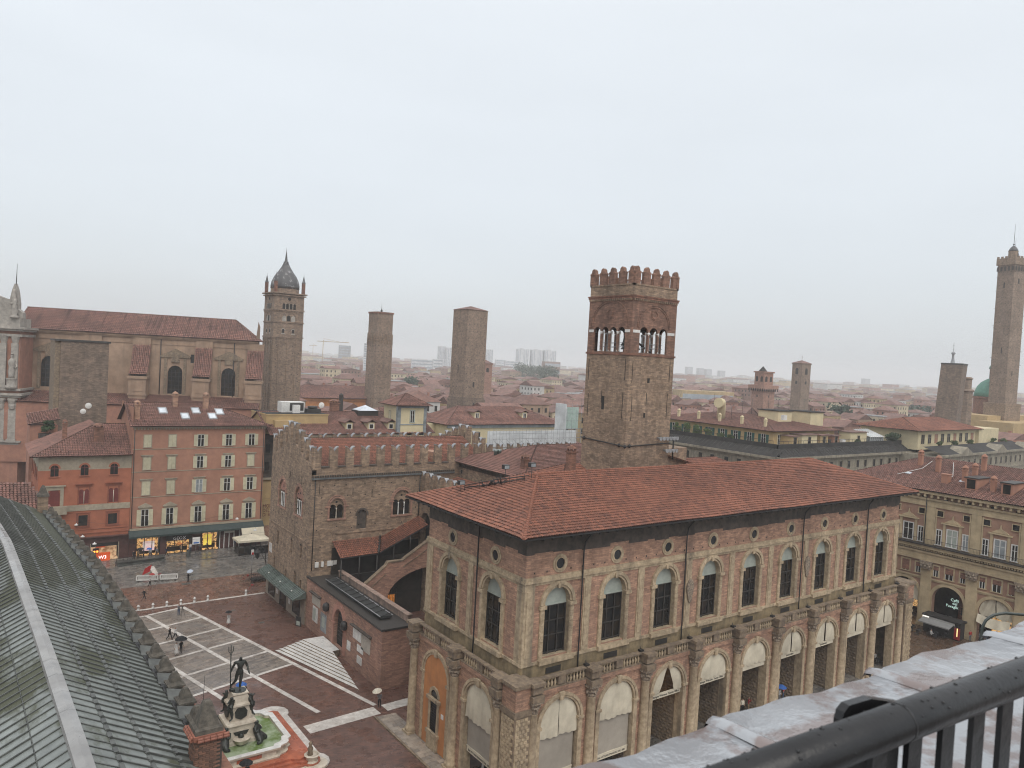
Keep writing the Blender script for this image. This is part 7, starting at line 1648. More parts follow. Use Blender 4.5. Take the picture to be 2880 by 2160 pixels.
def crane(lab, px, dep, h, j):
    u = (px-1440)/FPX; X0 = dep*(math.sin(HEAD)+u*math.cos(HEAD)); Y0 = dep*(math.cos(HEAD)-u*math.sin(HEAD)); t = thing('tower_crane', lab, 'crane', (X0, Y0, 0), 'tower cranes')
    m = MB(); m.tube([(X0, Y0, 0), (X0, Y0, h)], .8, 4); add('mast', m, 'ochre_plaster', t); m = MB(); m.tube([(X0-rt0.x*12, Y0-rt0.y*12, h-3), (X0+rt0.x*j, Y0+rt0.y*j, h-3)], .7, 4); m.tube([(X0, Y0, h+3), (X0+rt0.x*j*.7, Y0+rt0.y*j*.7, h-3)], .3, 3); add('jib', m, 'ochre_plaster', t)
crane('yellow tower crane on the hazy horizon right of the campanile', 904, 1500, 62, 52); crane('small far tower crane just right of the campanile', 876, 2200, 58, 12)
# ------------------------------------------------------------------ trees and terrace plants
def leafmat(n, a, b): return M(n, a, b, .5, .8, big=.35)
leafmat('leaf_dark', (0.035, 0.06, 0.03), (0.06, 0.09, 0.04)); leafmat('leaf_mid', (0.07, 0.11, 0.035), (0.11, 0.15, 0.05)); leafmat('leaf_far', (0.045, 0.07, 0.05), (0.075, 0.10, 0.065))
def leaves(lumps, n, size):
    """leaf faces spread over uneven lumps (x, y, z, r)"""
    V = []; tot = sum(l[3]**2 for l in lumps)
    for x, y, z, r in lumps:
        k = max(8, int(n*r*r/tot)); p = RNG.normal(size=(k, 3)); p /= np.linalg.norm(p, axis=1)[:, None]; p *= (RNG.random(k)**.4)[:, None]*r*np.array([1, 1, .85])
        c = p+np.array([x, y, z]); a = RNG.normal(size=(k, 3)); a /= np.linalg.norm(a, axis=1)[:, None]; b = np.cross(a, RNG.normal(size=(k, 3))); b /= np.linalg.norm(b, axis=1)[:, None]
        s = size*(.6+.8*RNG.random(k))[:, None]; V.append(np.stack([c-a*s, c+b*s*.7, c+a*s, c-b*s*.7], 1))
    V = np.concatenate(V).reshape(-1, 3); F = np.arange(len(V)).reshape(-1, 4); return V, F
def tree(name, lab, x, y, z, r, h, mat, n=1400, size=.28, group=None, trunk=True):
    t = thing(name, lab, 'tree' if trunk else 'shrub', (x, y, z), group)
    if trunk:
        m = MB(); m.tube([(x, y, z), (x+.1, y, z+h*.5), (x+.2, y+.1, z+h*.75)], [r*.1, r*.07, r*.03], 6)
        for a in range(4): m.tube([(x, y, z+h*.45), (x+r*.5*math.cos(a*1.6), y+r*.5*math.sin(a*1.6), z+h*.7)], [r*.05, r*.02], 5)
        add('trunk', m, 'frame_dark', t)
    else:
        m = MB(); m.lathe([(r*.3, 0), (r*.4, .4), (r*.42, .45)], x, y, z, 8); add('pot', m, 'brick_red', t)
    L = [(x+random.uniform(-.55, .55)*r, y+random.uniform(-.55, .55)*r, z+h*(.45 if trunk else .3)+random.random()*h*.5, r*random.uniform(.35, .6)) for _ in range(9)]
    V, F = leaves(L, n, size); add('crown', meshnp('crown', V, F, mat, None, (x, y, z)), None, t); return t
for k, (x, y, r, h) in enumerate(((153.6, 141, 1.0, 2.2), (153.8, 134.5, 1.2, 3.2), (153.6, 131, 1.3, 3.6), (153.8, 127.5, 1.4, 3.4), (153.6, 124, 1.2, 2.4), (154, 120.5, 1.0, 1.6), (153.8, 117, .9, 1.6))):
    tree('terrace_shrub', ['shrub at the far left of', 'second leafy shrub from the left on', 'third leafy shrub from the left on', 'fourth leafy shrub from the left on', 'fifth shrub from the left on', 'sixth shrub from the left on', 'low shrub nearest the corner of'][k]+' the ochre penthouse terrace', x, y, 21.4, r, h, 'leaf_mid', 900, .16, 'terrace shrubs', False)
for k, (x, y, r, h) in enumerate(((205.5, 103.4, 1.6, 3.0), (207.8, 103.8, 1.7, 3.2), (209.5, 104.5, 1.4, 2.6), (189.5, 104.0, .8, 1.2))):
    tree('terrace_shrub', ['left bush of the thicket right of the terrace glasshouse', 'middle bush of the thicket right of the terrace glasshouse', 'right bush of the thicket right of the terrace glasshouse', 'small bush before the cream terrace cabin'][k], x, y, 21.3, r, h, 'leaf_dark', 1100, .18, 'terrace shrubs', False)
for k, u_ in enumerate((12, 22, 33, 52, 60)):
    q = f2.p(u_, -5.5, 21); tree('terrace_shrub', ['first', 'second', 'third', 'fourth', 'fifth'][k]+' shrub from the left on the red-roofed penthouse terrace', q[0], q[1], 21, 1.0, 1.6, 'leaf_mid', 500, .16, 'terrace shrubs', False)
tree('terrace_shrub', 'dark potted shrub on the small terrace beside the tower stump', 12.0, 158.6, 20.4, 1.1, 2.6, 'leaf_dark', 900, .16, None, False)
for k, (px, dep, r, h) in enumerate(((1155, 560, 9, 22), (1075, 640, 7, 18), (2350, 400, 9, 24), (2245, 520, 7, 17), (1180, 800, 9, 18), (2590, 560, 10, 20), (940, 620, 6, 17), (2470, 600, 8, 18))):
    u = (px-1440)/FPX; X0 = dep*(math.sin(HEAD)+u*math.cos(HEAD)); Y0 = dep*(math.cos(HEAD)-u*math.sin(HEAD))
    tree('city_tree', ['dark tree between the two left brick towers', 'small tree just right of the frieze tower', 'dark cedar right of the slim arched bell tower', 'small tree below the slim arched bell tower', 'far tree left of the pyramid-roofed tower', 'broad tree left of the leaning tower', 'small tree left of the frieze tower', 'far tree half way to the leaning tower'][k], X0, Y0, 0, r, h, 'leaf_far', 900, r*.11, 'trees among the roofs')
L = []
for _ in range(150):
    px = random.uniform(1435, 1640); dep = random.uniform(820, 1050) if px > 1520 else random.uniform(950, 1150); u = (px-1440)/FPX
    hh = (20 if px < 1560 else 13)*random.uniform(.8, 1.2)+(8 if 1450 < px < 1560 else 0); L.append((dep*(math.sin(HEAD)+u*math.cos(HEAD)), dep*(math.cos(HEAD)-u*math.sin(HEAD)), hh, random.uniform(4, 9)))
L += [(x, y, z*.5, r*1.2) for x, y, z, r in L]
V, F = leaves(L, 14000, 1.0); add('park_wood', meshnp('park_wood', V, F, 'leaf_far'), None, None, 'dark green park trees on the rise left of the belfry tower', 'trees', kind='stuff')
L = []
for _ in range(380):
    d = random.uniform(420, 2600); u = random.uniform(-.65, .7); L.append((d*(math.sin(HEAD)+u*math.cos(HEAD)), d*(math.cos(HEAD)-u*math.sin(HEAD)), random.uniform(10, 17), random.uniform(3, 5)+d*.002))
V, F = leaves(L, 16000, 1.1); add('street_trees_far', meshnp('street_trees_far', V, F, 'leaf_far'), None, None, 'scattered hazy treetops between far quarters', 'trees', kind='stuff')
# ------------------------------------------------------------------ rainy air
hz = bpy.data.materials.new('haze_air'); hz.use_nodes = True; hn = hz.node_tree; hn.nodes.clear()
ho = hn.nodes.new('ShaderNodeOutputMaterial'); hv = hn.nodes.new('ShaderNodeVolumePrincipled'); hv.inputs['Color'].default_value = (0.97, 0.985, 1.0, 1); hv.inputs['Density'].default_value = 0.00032; hv.inputs['Anisotropy'].default_value = 0.0
hn.links.new(hv.outputs[0], ho.inputs['Volume']); MATS['haze_air'] = hz
m = MB(); m.box(LOCAL, -6100, 9100, -9100, 300, -1.03, 122); add('haze', m, 'haze_air', kind='stuff')
# ------------------------------------------------------------------ the metal-roofed wing at the left
WG = thing('metal_roofed_wing', 'long palace wing with seamed wet metal roof and capped battlements in the left foreground', 'palace wing', (5, 60, 0))
def ex(y): return float(np.interp(y, [10, 36.3, 48.1, 73.1, 100.5], [10.05, 9.7, 9.5, 8.91, 7.07]))
EZ, RZ, RWD = 18.0, 21.0, 5.8
def rw(y): return float(np.interp(y, [10, 33, 77, 100], [5.45, 5.55, 6.0, 6.2]))
M('roof_metal', (0.235, 0.255, 0.24), (0.17, 0.185, 0.175), 1.5, .38, (0.075, 0.085, 0.045), 0, metal=.1, mode='wet', big=.2)
def mossy(name, src):
    m = MATS[src].copy(); m.name = name; t = m.node_tree; b = t.nodes['Principled BSDF']; old = b.inputs['Base Color'].links[0].from_socket
    g = t.nodes.new('ShaderNodeNewGeometry'); mp_ = t.nodes.new('ShaderNodeMapping'); mp_.inputs['Scale'].default_value = (.22, .1, .1); t.links.new(g.outputs['Position'], mp_.inputs[0])
    n = t.nodes.new('ShaderNodeTexNoise'); n.inputs['Scale'].default_value = 1.0; n.inputs['Detail'].default_value = 8; n.inputs['Roughness'].default_value = .65; t.links.new(mp_.outputs[0], n.inputs[0])
    sx = t.nodes.new('ShaderNodeSeparateXYZ'); t.links.new(g.outputs['Position'], sx.inputs[0]); fy = t.nodes.new('ShaderNodeMapRange'); fy.inputs[1].default_value = 52; fy.inputs[2].default_value = 84; fy.inputs[4].default_value = .2; t.links.new(sx.outputs[1], fy.inputs[0])
    ad = t.nodes.new('ShaderNodeMath'); ad.operation = 'ADD'; t.links.new(n.outputs[0], ad.inputs[0]); t.links.new(fy.outputs[0], ad.inputs[1])
    r = t.nodes.new('ShaderNodeMapRange'); r.inputs[1].default_value = .53; r.inputs[2].default_value = .60; t.links.new(ad.outputs[0], r.inputs[0])
    rr_ = t.nodes.new('ShaderNodeMapRange'); rr_.inputs[3].default_value = .36; rr_.inputs[4].default_value = .75; t.links.new(r.outputs[0], rr_.inputs[0]); t.links.new(rr_.outputs[0], b.inputs['Roughness'])
    q = t.nodes.new('ShaderNodeMix'); q.data_type = 'RGBA'; t.links.new(r.outputs[0], q.inputs[0]); t.links.new(old, q.inputs[6]); q.inputs[7].default_value = (0.075, 0.08, 0.052, 1); t.links.new(q.outputs[2], b.inputs['Base Color']); MATS[name] = m
mossy('roof_metal_mossy', 'roof_metal')
M('batten_dark', (0.055, 0.057, 0.054), (0.10, 0.105, 0.095), 2, .4)
m = MB(); ys = [8, 20, 36.3, 48.1, 60, 73.1, 88, 100.5]
m.grid([[(ex(y)+.5, y, 0), (ex(y)+.5, y, 17.4)] for y in ys], sm=False); add('wall', m, 'brick_tan', WG)
m = MB()
for s in (1, -1):
    m.grid([[(ex(y)-rw(y)+s*rw(y), y, EZ-.06), (ex(y)-rw(y), y, RZ-.06)] for y in ys], sm=False)
RO = add('roof_boards', m, 'batten_dark', WG)
sl_len = math.hypot(RWD, RZ-EZ); sla = math.atan2(RZ-EZ, RWD); NS = 4; seg = sl_len/NS; BS = .76
def panel(q, far=False): q.box(LOCAL, -seg/2+.012, seg/2-.012, -BS/2+.03, BS/2-.03, 0, .02)
PAN = local(panel, 'roof_panel', 'roof_metal_mossy')
spots = []; y = 12.0
while y < 100.2:
    for k in range(NS): spots.append((y, k, 1))
    if y < 75:
        for k in range(NS): spots.append((y, k, -1))
    y += BS
def ppos(y, k, s): t = (k+.5)/NS; return (ex(y)-rw(y)+s*rw(y)*(1-t), y, EZ+(RZ-EZ)*t+.0)
view = [p for p in spots if p[0] > 30]; far = MB(); cnt = 0
for (y, k, s) in sorted(spots, key=lambda p: (p[0] < 31, p[2] < 0 and p[0] > 55, p[0])):
    P0 = ppos(y, k, s)
    if cnt < 300 and y >= 31 and (s > 0 or k >= 2): inst('roof_panel', PAN, RO, P0, rot=(0, sla*s, 0), scale=(rw(y)/RWD, 1, 1)); cnt += 1
    else:
        c, sn = math.cos(sla)*seg/2*.985, math.sin(sla)*seg/2*.985
        far.face([(P0[0]-c, y-BS/2+.03, P0[2]+sn*s+.02), (P0[0]+c, y-BS/2+.03, P0[2]-sn*s+.02), (P0[0]+c, y+BS/2-.03, P0[2]-sn*s+.02), (P0[0]-c, y+BS/2-.03, P0[2]+sn*s+.02)])
add('far_roof_panels', far, 'roof_metal_mossy', RO, kind='stuff')
BAT = local(lambda q: q.box(LOCAL, -sl_len/2, sl_len/2, -.035, .035, 0, .10), 'batten', 'batten_dark')
y = 12.3; nb = 0
while y < 100.2:
    for s in (1, -1):
        if s < 0 and y > 75: continue
        inst('batten', BAT, RO, (ex(y)-rw(y)+s*rw(y)*.5, y, (EZ+RZ)/2), rot=(0, sla*s, 0), scale=(rw(y)/RWD, 1, 1)); nb += 1
    y += BS
m = MB()
for s in (1, -1):
    for k in range(1, NS):
        t = k/NS; pts = [(ex(y)-rw(y)+s*rw(y)*(1-t), y, EZ+(RZ-EZ)*t+.05) for y in np.linspace(12, 100 if s > 0 else 74, 30)]; m.tube(pts, .022, 4)
add('joint_rods', m, 'batten_dark', RO)
m = MB(); y = 12.2
while y < 100:
    for k in range(1, NS): t = k/NS; m.wbox(ex(y)-rw(y)*t-.05, ex(y)-rw(y)*t+.14, y-.04, y+.42, EZ+(RZ-EZ)*t+.02, EZ+(RZ-EZ)*t+.10)
    y += BS
add('snow_guards', m, 'batten_dark', RO, kind='stuff')
M('ridge_metal', (0.33, 0.325, 0.315), (0.25, 0.245, 0.24), .8, .35, metal=.1, mode='wet', big=.1)
yy = list(np.arange(12, 101, 2.2))
for a, b in zip(yy, yy[1:]):
    m = MB(); rows = []
    for y in (a, b+.05): rows.append([(ex(y)-rw(y)+a_, y, RZ+b_) for a_, b_ in ((-.38, -.14), (-.33, .03), (0, .13), (.33, .03), (.38, -.14))])
    m.grid(rows, sm=False); add('ridge_cap', m, 'ridge_metal', RO)
m = MB(); m.tube([(ex(y)+.10, y, EZ-.02) for y in np.linspace(12, 100, 30)], .12, 6); m.grid([[(ex(y)+.12, y, EZ+.04), (ex(y)+.32, y, EZ+.06)] for y in ys], sm=False); add('gutter', m, 'iron', WG)
M('cap_stone', (0.12, 0.105, 0.085), (0.05, 0.045, 0.038), 3.5, .85, (0.05, .05, .04), .5, .4)
def capm(q):
    q.wbox(-.36, .36, -.48, .48, 0, .25); q.wbox(-.46, .46, -.58, .58, .25, .36); q.lathe([(.6, 0), (.42, .12), (.34, .36), (.18, .62), (.13, .64)], 0, 0, .36, 4, sm=False, rot=math.pi/4)
MCAP = local(capm, 'merlon', 'cap_stone')
M('merlon_tile', (0.30, 0.12, 0.08), (0.2, .085, .06), 2, .7)
MTL = local(lambda q: (q.wbox(-.5, .5, -.62, .62, -.12, 0), q.wbox(-.58, .58, -.7, .7, -.22, -.12)), 'tile_course', 'merlon_tile')
MBR = local(lambda q: q.wbox(-.42, .42, -.55, .55, -1.3, -.22), 'merlon_shaft', 'brick_red')
MPL = local(lambda q: q.wbox(-.5, .5, -.5, .5, 0, .05), 'metal_cover', 'batten_dark')
y = 40.6
while y < 99:
    o = inst('merlon', MCAP, WG, (ex(y)+.62, y, EZ+.0), R(2)); inst('tile_course', MTL, o, (0, 0, 0), base=False); inst('merlon_shaft', MBR, o, (0, 0, 0), base=False)
    inst('metal_cover', MPL, WG, (ex(y+1.15)+.45, y+1.25, EZ+.1), rot=(.3, .25, 0)); y += 2.45
m = MB(); m.grid([[(ex(y)+.3, y, EZ-.9), (ex(y)+.3, y, EZ-.05), (ex(y)+1.0, y, EZ-.05), (ex(y)+1.0, y, EZ-1.4)] for y in ys], sm=False); add('parapet', m, 'brick_red', WG)
# brick pier with cap, bricks one by one on the faces we see
px0, py0, pw_ = ex(36.4)-.7, 35.7, 1.22
PI = thing('brick_pier', 'weathered brick pier with pointed stone cap and thin rod beside the fountain', 'pier', (px0+.65, py0+.65, 15))
m = MB(); m.wbox(px0, px0+pw_, py0, py0+pw_, 14, 19.55); add('core', m, 'soot', PI)
BRK = local(lambda q: q.wbox(-.145, .145, -.02, .035, 0, .075), 'brick', 'pier_brick') if 'pier_brick' in MATS else None
M('pier_brick', (0.27, 0.145, 0.10), (0.12, 0.075, 0.058), 3, .85, mode='object', big=.1)
BRK = local(lambda q: q.wbox(-.15, .15, -.035, .03, 0, .078), 'brick', 'pier_brick'); BRH = local(lambda q: q.wbox(-.065, .065, -.035, .03, 0, .078), 'brick', 'pier_brick')
for j in range(30):
    z = 16.7+.095*j; off = .16 if j % 2 else 0
    for i in range(4):
        u = .16+.325*i+(.0 if not off else .16)
        if u > pw_-.12: inst('brick', BRH, PI, (px0+.07, py0+random.uniform(-.008, .006), z)); inst('brick', BRH, PI, (px0+random.uniform(-.008, .006), py0+.07, z), R(-90)); continue
        inst('brick', BRK, PI, (px0+u, py0+random.uniform(-.01, .008), z)); inst('brick', BRK, PI, (px0+random.uniform(-.01, .008), py0+u, z), R(-90))
for j in range(2):
    for i in range(5):
        u = .05+.29*i; m = MB(); m.tube([(px0+u, py0-.17+.05*j, 19.58+.09*j), (px0+u+.27, py0-.17+.05*j, 19.58+.09*j)], .075, 6); m.tube([(px0-.17+.05*j, py0+u, 19.58+.09*j), (px0-.17+.05*j, py0+u+.27, 19.58+.09*j)], .075, 6); add('cap_tile', m, 'merlon_tile', PI)
m = MB(); m.wbox(px0-.1, px0+pw_+.1, py0-.1, py0+pw_+.1, 19.56, 19.8); add('tile_bed', m, 'merlon_tile', PI)
m = MB(); cx_, cy_ = px0+pw_/2, py0+pw_/2; m.lathe([(.9, 0), (.88, .2), (.68, .28), (.5, .75), (.26, 1.3), (.2, 1.36)], cx_, cy_, 19.8, 4, sm=False, rot=math.pi/4); add('stone_cap', m, 'cap_stone', PI)
m = MB(); m.tube([(cx_-.1, cy_+.4, 20.6), (cx_-.05, cy_+.42, 22.2)], .012, 4); add('rod', m, 'iron', PI)
m = MB(); m.wbox(px0+.3, px0+2.4, py0-1.6, py0-.1, 14, 17.2); add('low_parapet', m, 'brick_red', PI)
# far pier and tiled roof at the wing's end
m = MB(); x = ex(98)+.0; m.wbox(x-.5, x+.5, 98.6, 99.6, 17, 19.9); fp = add('far_pier', m, 'brick_tan', WG); m = MB(); m.lathe([(.9, 0), (.8, .2), (.55, .35), (.4, .8), (.15, 1.2)], x, 99.1, 19.9, 4, sm=False, rot=math.pi/4); add('stone_cap', m, 'cap_stone', fp)
ER = thing('end_roof', 'pale red tiled roof at the far end of the metal-roofed wing', 'roof', (2, 104, 0))
tiled(ER, [[(-14, 100.8, 18.6), (8.4, 100.8, 17.9), (6.3, 106.5, 20.0), (-14, 106.5, 21.4)]], 'tile_dull', tw=.36, tl=.5, hump=.1, ridges=[((-14, 106.5, 21.4), (6.3, 106.5, 20.0))])
m = MB(); m.wbox(-14, 7.6, 101.2, 112, 0, 18.0); add('walls', m, 'brick_tan', ER)
# ------------------------------------------------------------------ where we stand: coping and railing of the tower
M('coping_metal', (0.36, 0.375, 0.395), (0.225, 0.18, 0.17), 6.5, .24, mode='wet', big=.2, lo=.49, hi=.57, spec=.7, bump=.15, bscale=14)
TP = thing('tower_parapet', 'wet sheet-metal parapet coping with raised seams in the lower right foreground', 'parapet', (1.6, .6, 36))
KF = Fr(1.61, .985, 183-180-5.9, 37.25)     # u along the parapet, w outwards is negative here
KF = Fr(1.61, .985, 180-2.9, 0)
ru = lambda u: u
cz = 37.25
def cop(u0, u1):
    m = MB(); rows = []
    for i in range(13):
        u = u0+(u1-u0)*i/12; e = .012*math.sin(u*9)+.006*math.sin(u*31)
        rows.append([KF.p(u, e, cz-.12), KF.p(u, e+.012, cz-.02), KF.p(u, e-.01, cz+.004), KF.p(u, -.25, cz+.012+.004*math.sin(u*14)), KF.p(u, -.55, cz+.02), KF.p(u, -.9, cz+.02), KF.p(u, -.92, cz-.12)])
    m.grid(rows, sm=True); return m
for a, b in ((-3.4, -2.2), (-2.2, -1.55), (-1.55, -.925), (-.925, -.3), (-.3, .29), (.29, .9), (.9, 1.6)): add('coping_sheet', cop(a, b), 'coping_metal', TP)
for u in (-2.2, -1.55, -.925, -.3, .29, .9):
    m = MB(); rows = []
    for w in (.014, .006, -.02, -.2, -.5, -.9):
        z = cz+.004+(.010 if w < -.1 else 0)-(.03 if w > .01 else .006 if w > 0 else 0); rows.append([KF.p(u-.022, w, z), KF.p(u-.014, w, z+.008), KF.p(u, w, z+.012), KF.p(u+.014, w, z+.008), KF.p(u+.022, w, z)])
    m.grid(rows, sm=True); add('coping_seam', m, 'coping_metal', TP)
m = MB(); m.box(KF, -6, 3, -.8, -.06, 20, cz-.06); add('parapet_wall', m, 'brick_tan', TP)
RL = thing('railing', 'black painted wet handrail with flat bars in the lower right corner', 'railing', (1, .45, 36.5))
M('black_paint', (0.012, 0.012, 0.013), (0.02, 0.02, 0.021), 8, .28, bump=.06, bscale=60)
ra_, rb_ = Vector((.30, .5247, 37.545)), Vector((2.6, .307, 37.60)); dr_ = (rb_-ra_).normalized()
m = MB(); m.tube([ra_, ra_.lerp(rb_, .35), ra_.lerp(rb_, .7), rb_], .0248, 24); add('handrail', m, 'black_paint', RL)
m = MB(); q = ra_+dr_*.688; m.tube([q-dr_*.002, q+dr_*.002], .0252, 24); add('rail_joint', m, 'black_paint', RL)
m = MB(); fq = Fr(.93, .493, 180-5.4); m.prism(fq, [(.02, 37.45), (.02, 37.566), (.016, 37.577), (.006, 37.584), (-.04, 37.584), (-.11, 37.565), (-.11, 37.45)][::-1], 0, .012); add('bracket_plate', m, 'black_paint', RL)
BARM = local(lambda q: q.box(LOCAL, -.015, .015, -.004, .004, -.9, 0), 'bar', 'black_paint')
for i in range(26):
    p = ra_+dr_*(.10+.078*i); inst('bar', BARM, RL, (p.x, p.y, p.z-.02), math.atan2(dr_.y, dr_.x))
M('water_drop', (0.55, 0.57, 0.6), None, 2, .03, spec=.9)
m = MB()
for i in range(150):
    t = random.uniform(.15, 1.9); a = random.uniform(-.9, 1.5); p = ra_+dr_*t; r = random.uniform(.0012, .0036)
    n_ = Vector((0, 0, 1))*math.cos(a)-Vector((-dr_.y, dr_.x, 0))*math.sin(a)*1.0; p = p+n_*.0245
    m.lathe([(r*.2, -r*.4), (r, 0), (r*.7, r*.5), (r*.1, r*.7)], p.x, p.y, p.z, 5)
add('rain_drops', m, 'black_paint', RL, kind='stuff')
HK = thing('curved_pole', 'thin curved steel rod arching beyond the parapet at the right edge', 'rod', (4.4, 1.6, 36))
M('dull_steel', (0.07, 0.085, 0.08), None, 4, .4)
m = MB(); m.tube([(4.2, .7, 35.9), (4.43, 1.55, 36.3), (4.43, 1.67, 36.6), (4.432, 1.671, 36.71), (4.438, 1.667, 36.735), (4.447, 1.662, 36.755), (4.462, 1.651, 36.772), (4.48, 1.639, 36.785), (4.505, 1.62, 36.794), (4.53, 1.603, 36.799), (4.611, 1.543, 36.796), (4.75, 1.45, 36.77), (5.0, 1.2, 36.6), (5.1, .7, 36.2)], .0075, 8); add('rod', m, 'dull_steel', HK)
# ------------------------------------------------------------------ figures grown over a skeleton
def figure(joints, edges, sub=1):
    """one continuous body: joints = {name: (x, y, z, r)}"""
    names = list(joints); me = bpy.data.meshes.new('body'); me.from_pydata([joints[n][:3] for n in names], [(names.index(a), names.index(b)) for a, b in edges], [])
    o = bpy.data.objects.new('tmp_body', me); COL.objects.link(o); sk = o.modifiers.new('s', 'SKIN'); sk.use_smooth_shade = True
    for i, n in enumerate(names):
        r = joints[n][3]; me.skin_vertices[0].data[i].radius = r if isinstance(r, tuple) else (r, r)
        me.skin_vertices[0].data[i].use_root = n == 'pelvis'
    if sub: o.modifiers.new('d', 'SUBSURF').levels = sub
    bpy.context.view_layer.update(); out = bpy.data.meshes.new_from_object(o.evaluated_get(bpy.context.evaluated_depsgraph_get())); bpy.data.objects.remove(o); return out
BE = [('pelvis', 'waist'), ('waist', 'chest'), ('chest', 'neck'), ('neck', 'head'), ('head', 'crown')]
for s in 'LR': BE += [('chest', 'sh'+s), ('sh'+s, 'el'+s), ('el'+s, 'wr'+s), ('wr'+s, 'ha'+s), ('pelvis', 'hi'+s), ('hi'+s, 'kn'+s), ('kn'+s, 'an'+s), ('an'+s, 'to'+s)]
def pose(kind):
    """facing -Y, 1.7 m tall"""
    J = {'pelvis': (0, 0, .93, (.15, .11)), 'waist': (0, 0, 1.08, (.13, .10)), 'chest': (0, .0, 1.32, (.155, .11)), 'neck': (0, 0, 1.47, .058), 'head': (0, -.02, 1.57, (.085, .095)), 'crown': (0, -.01, 1.665, (.06, .07))}
    for s, k in (('L', 1), ('R', -1)):
        J['sh'+s] = (k*.18, 0, 1.39, .062); J['el'+s] = (k*.235, .02, 1.12, .045); J['wr'+s] = (k*.24, -.06, .90, .033); J['ha'+s] = (k*.24, -.09, .82, .035)
        J['hi'+s] = (k*.095, 0, .88, .095); J['kn'+s] = (k*.10, -.01, .49, .065); J['an'+s] = (k*.105, .02, .09, .045); J['to'+s] = (k*.12, -.12, .045, .042)
    if kind == 'walk':
        J['knL'] = (.10, -.20, .53, .065); J['anL'] = (.10, -.30, .14, .045); J['toL'] = (.11, -.43, .10, .04); J['knR'] = (-.10, .10, .49, .065); J['anR'] = (-.10, .42, .15, .045); J['toR'] = (-.11, .34, .04, .042)
        J['elL'] = (.25, .14, 1.14, .045); J['wrL'] = (.23, .16, .92, .033); J['haL'] = (.22, .14, .85, .035); J['elR'] = (-.25, -.08, 1.14, .045); J['wrR'] = (-.22, -.26, 1.02, .033); J['haR'] = (-.2, -.33, 1.0, .035)
    if kind in ('umb', 'walkumb'):
        if kind == 'walkumb':
            J['knL'] = (.10, -.14, .51, .065); J['anL'] = (.10, -.18, .12, .045); J['toL'] = (.11, -.31, .07, .04); J['anR'] = (-.10, .26, .11, .045); J['toR'] = (-.11, .16, .04, .042); J['knR'] = (-.1, .05, .5, .065)
        J['elR'] = (-.26, -.10, 1.16, .045); J['wrR'] = (-.20, -.26, 1.30, .033); J['haR'] = (-.19, -.28, 1.38, .036)
    if kind == 'photo':
        for s, k in (('L', 1), ('R', -1)): J['el'+s] = (k*.26, -.16, 1.26, .045); J['wr'+s] = (k*.10, -.30, 1.46, .033); J['ha'+s] = (k*.05, -.33, 1.52, .035)
    if kind == 'sit':
        for n in ('pelvis', 'waist', 'chest', 'neck', 'head', 'crown', 'shL', 'shR', 'elL', 'elR'): a = J[n]; J[n] = (a[0], a[1], a[2]-.42, a[3])
        for s, k in (('L', 1), ('R', -1)): J['hi'+s] = (k*.1, 0, .47, .095); J['kn'+s] = (k*.12, -.44, .50, .068); J['an'+s] = (k*.12, -.42, .10, .045); J['to'+s] = (k*.13, -.55, .045, .042); J['wr'+s] = (k*.18, -.28, .66, .033); J['ha'+s] = (k*.12, -.36, .66, .035)
    return J
BODY = {k: figure(pose(k), BE) for k in ('stand', 'walk', 'umb', 'walkumb', 'photo', 'sit')}
M('skin', (0.42, 0.25, 0.18), None, 4, .6); M('hair_dark', (0.02, 0.015, 0.012), None, 4, .6); M('shoe', (0.03, .03, .03), None, 4, .6)
CL = {'black': (.014, .014, .016), 'white': (.62, .61, .59), 'navy': (.02, .03, .06), 'red': (.35, .04, .035), 'blue': (.04, .13, .42), 'tan': (.32, .22, .13), 'grey': (.16, .16, .17), 'denim': (.06, .09, .16), 'rust': (.35, .10, .05), 'lime': (.45, .6, .05), 'pink': (.5, .2, .22), 'paleblue': (.55, .62, .72), 'orange': (.5, .19, .05), 'cream': (.6, .55, .45)}
for k, v in CL.items(): M('c_'+k, v, tuple(x*.75 for x in v), 5, .8)
def person(lab, x, y, z, rz, kind='stand', top='black', leg='navy', hair='hair_dark', dress=False, sc=1.0, group='people in the rain'):
    me = BODY[kind].copy(); me.materials.clear()
    for n in ('shoe', 'c_'+leg, 'c_'+top, 'skin', hair): me.materials.append(MATS[n])
    dz = .42 if kind == 'sit' else 0; idx = []
    for p in me.polygons:
        c = p.center; zz = c.z+dz
        if kind == 'sit' and c.z < .62 and c.y < -.08 and abs(c.x) < .3 and not (c.z > .58): i = 0 if c.z < .1 else 1
        elif zz > 1.50: i = 4 if (zz > 1.63 or c.y > .03) else 3
        elif zz > 1.45: i = 3
        elif abs(c.x) > .2 and zz < 1.0: i = 3
        elif zz > (.60 if dress else .95): i = 2
        elif zz > .11: i = 1
        else: i = 0
        idx.append(i)
    me.polygons.foreach_set('material_index', idx)
    o = bpy.data.objects.new('person', me); COL.objects.link(o); o.location = (x, y, z); o.rotation_euler[2] = R(rz); o.scale = (sc,)*3
    o['label'] = lab; o['category'] = 'person'; o['group'] = group
    if dress:
        m = MB(); m.lathe([(.16, .98), (.17, .9), (.24, .62), (.28, .38), (.27, .36)], 0, 0, 0, 10); d = bpy.data.objects.new('skirt', m.mesh('skirt', 'c_'+top)); COL.objects.link(d); d.parent = o
    return o
UMB = {}
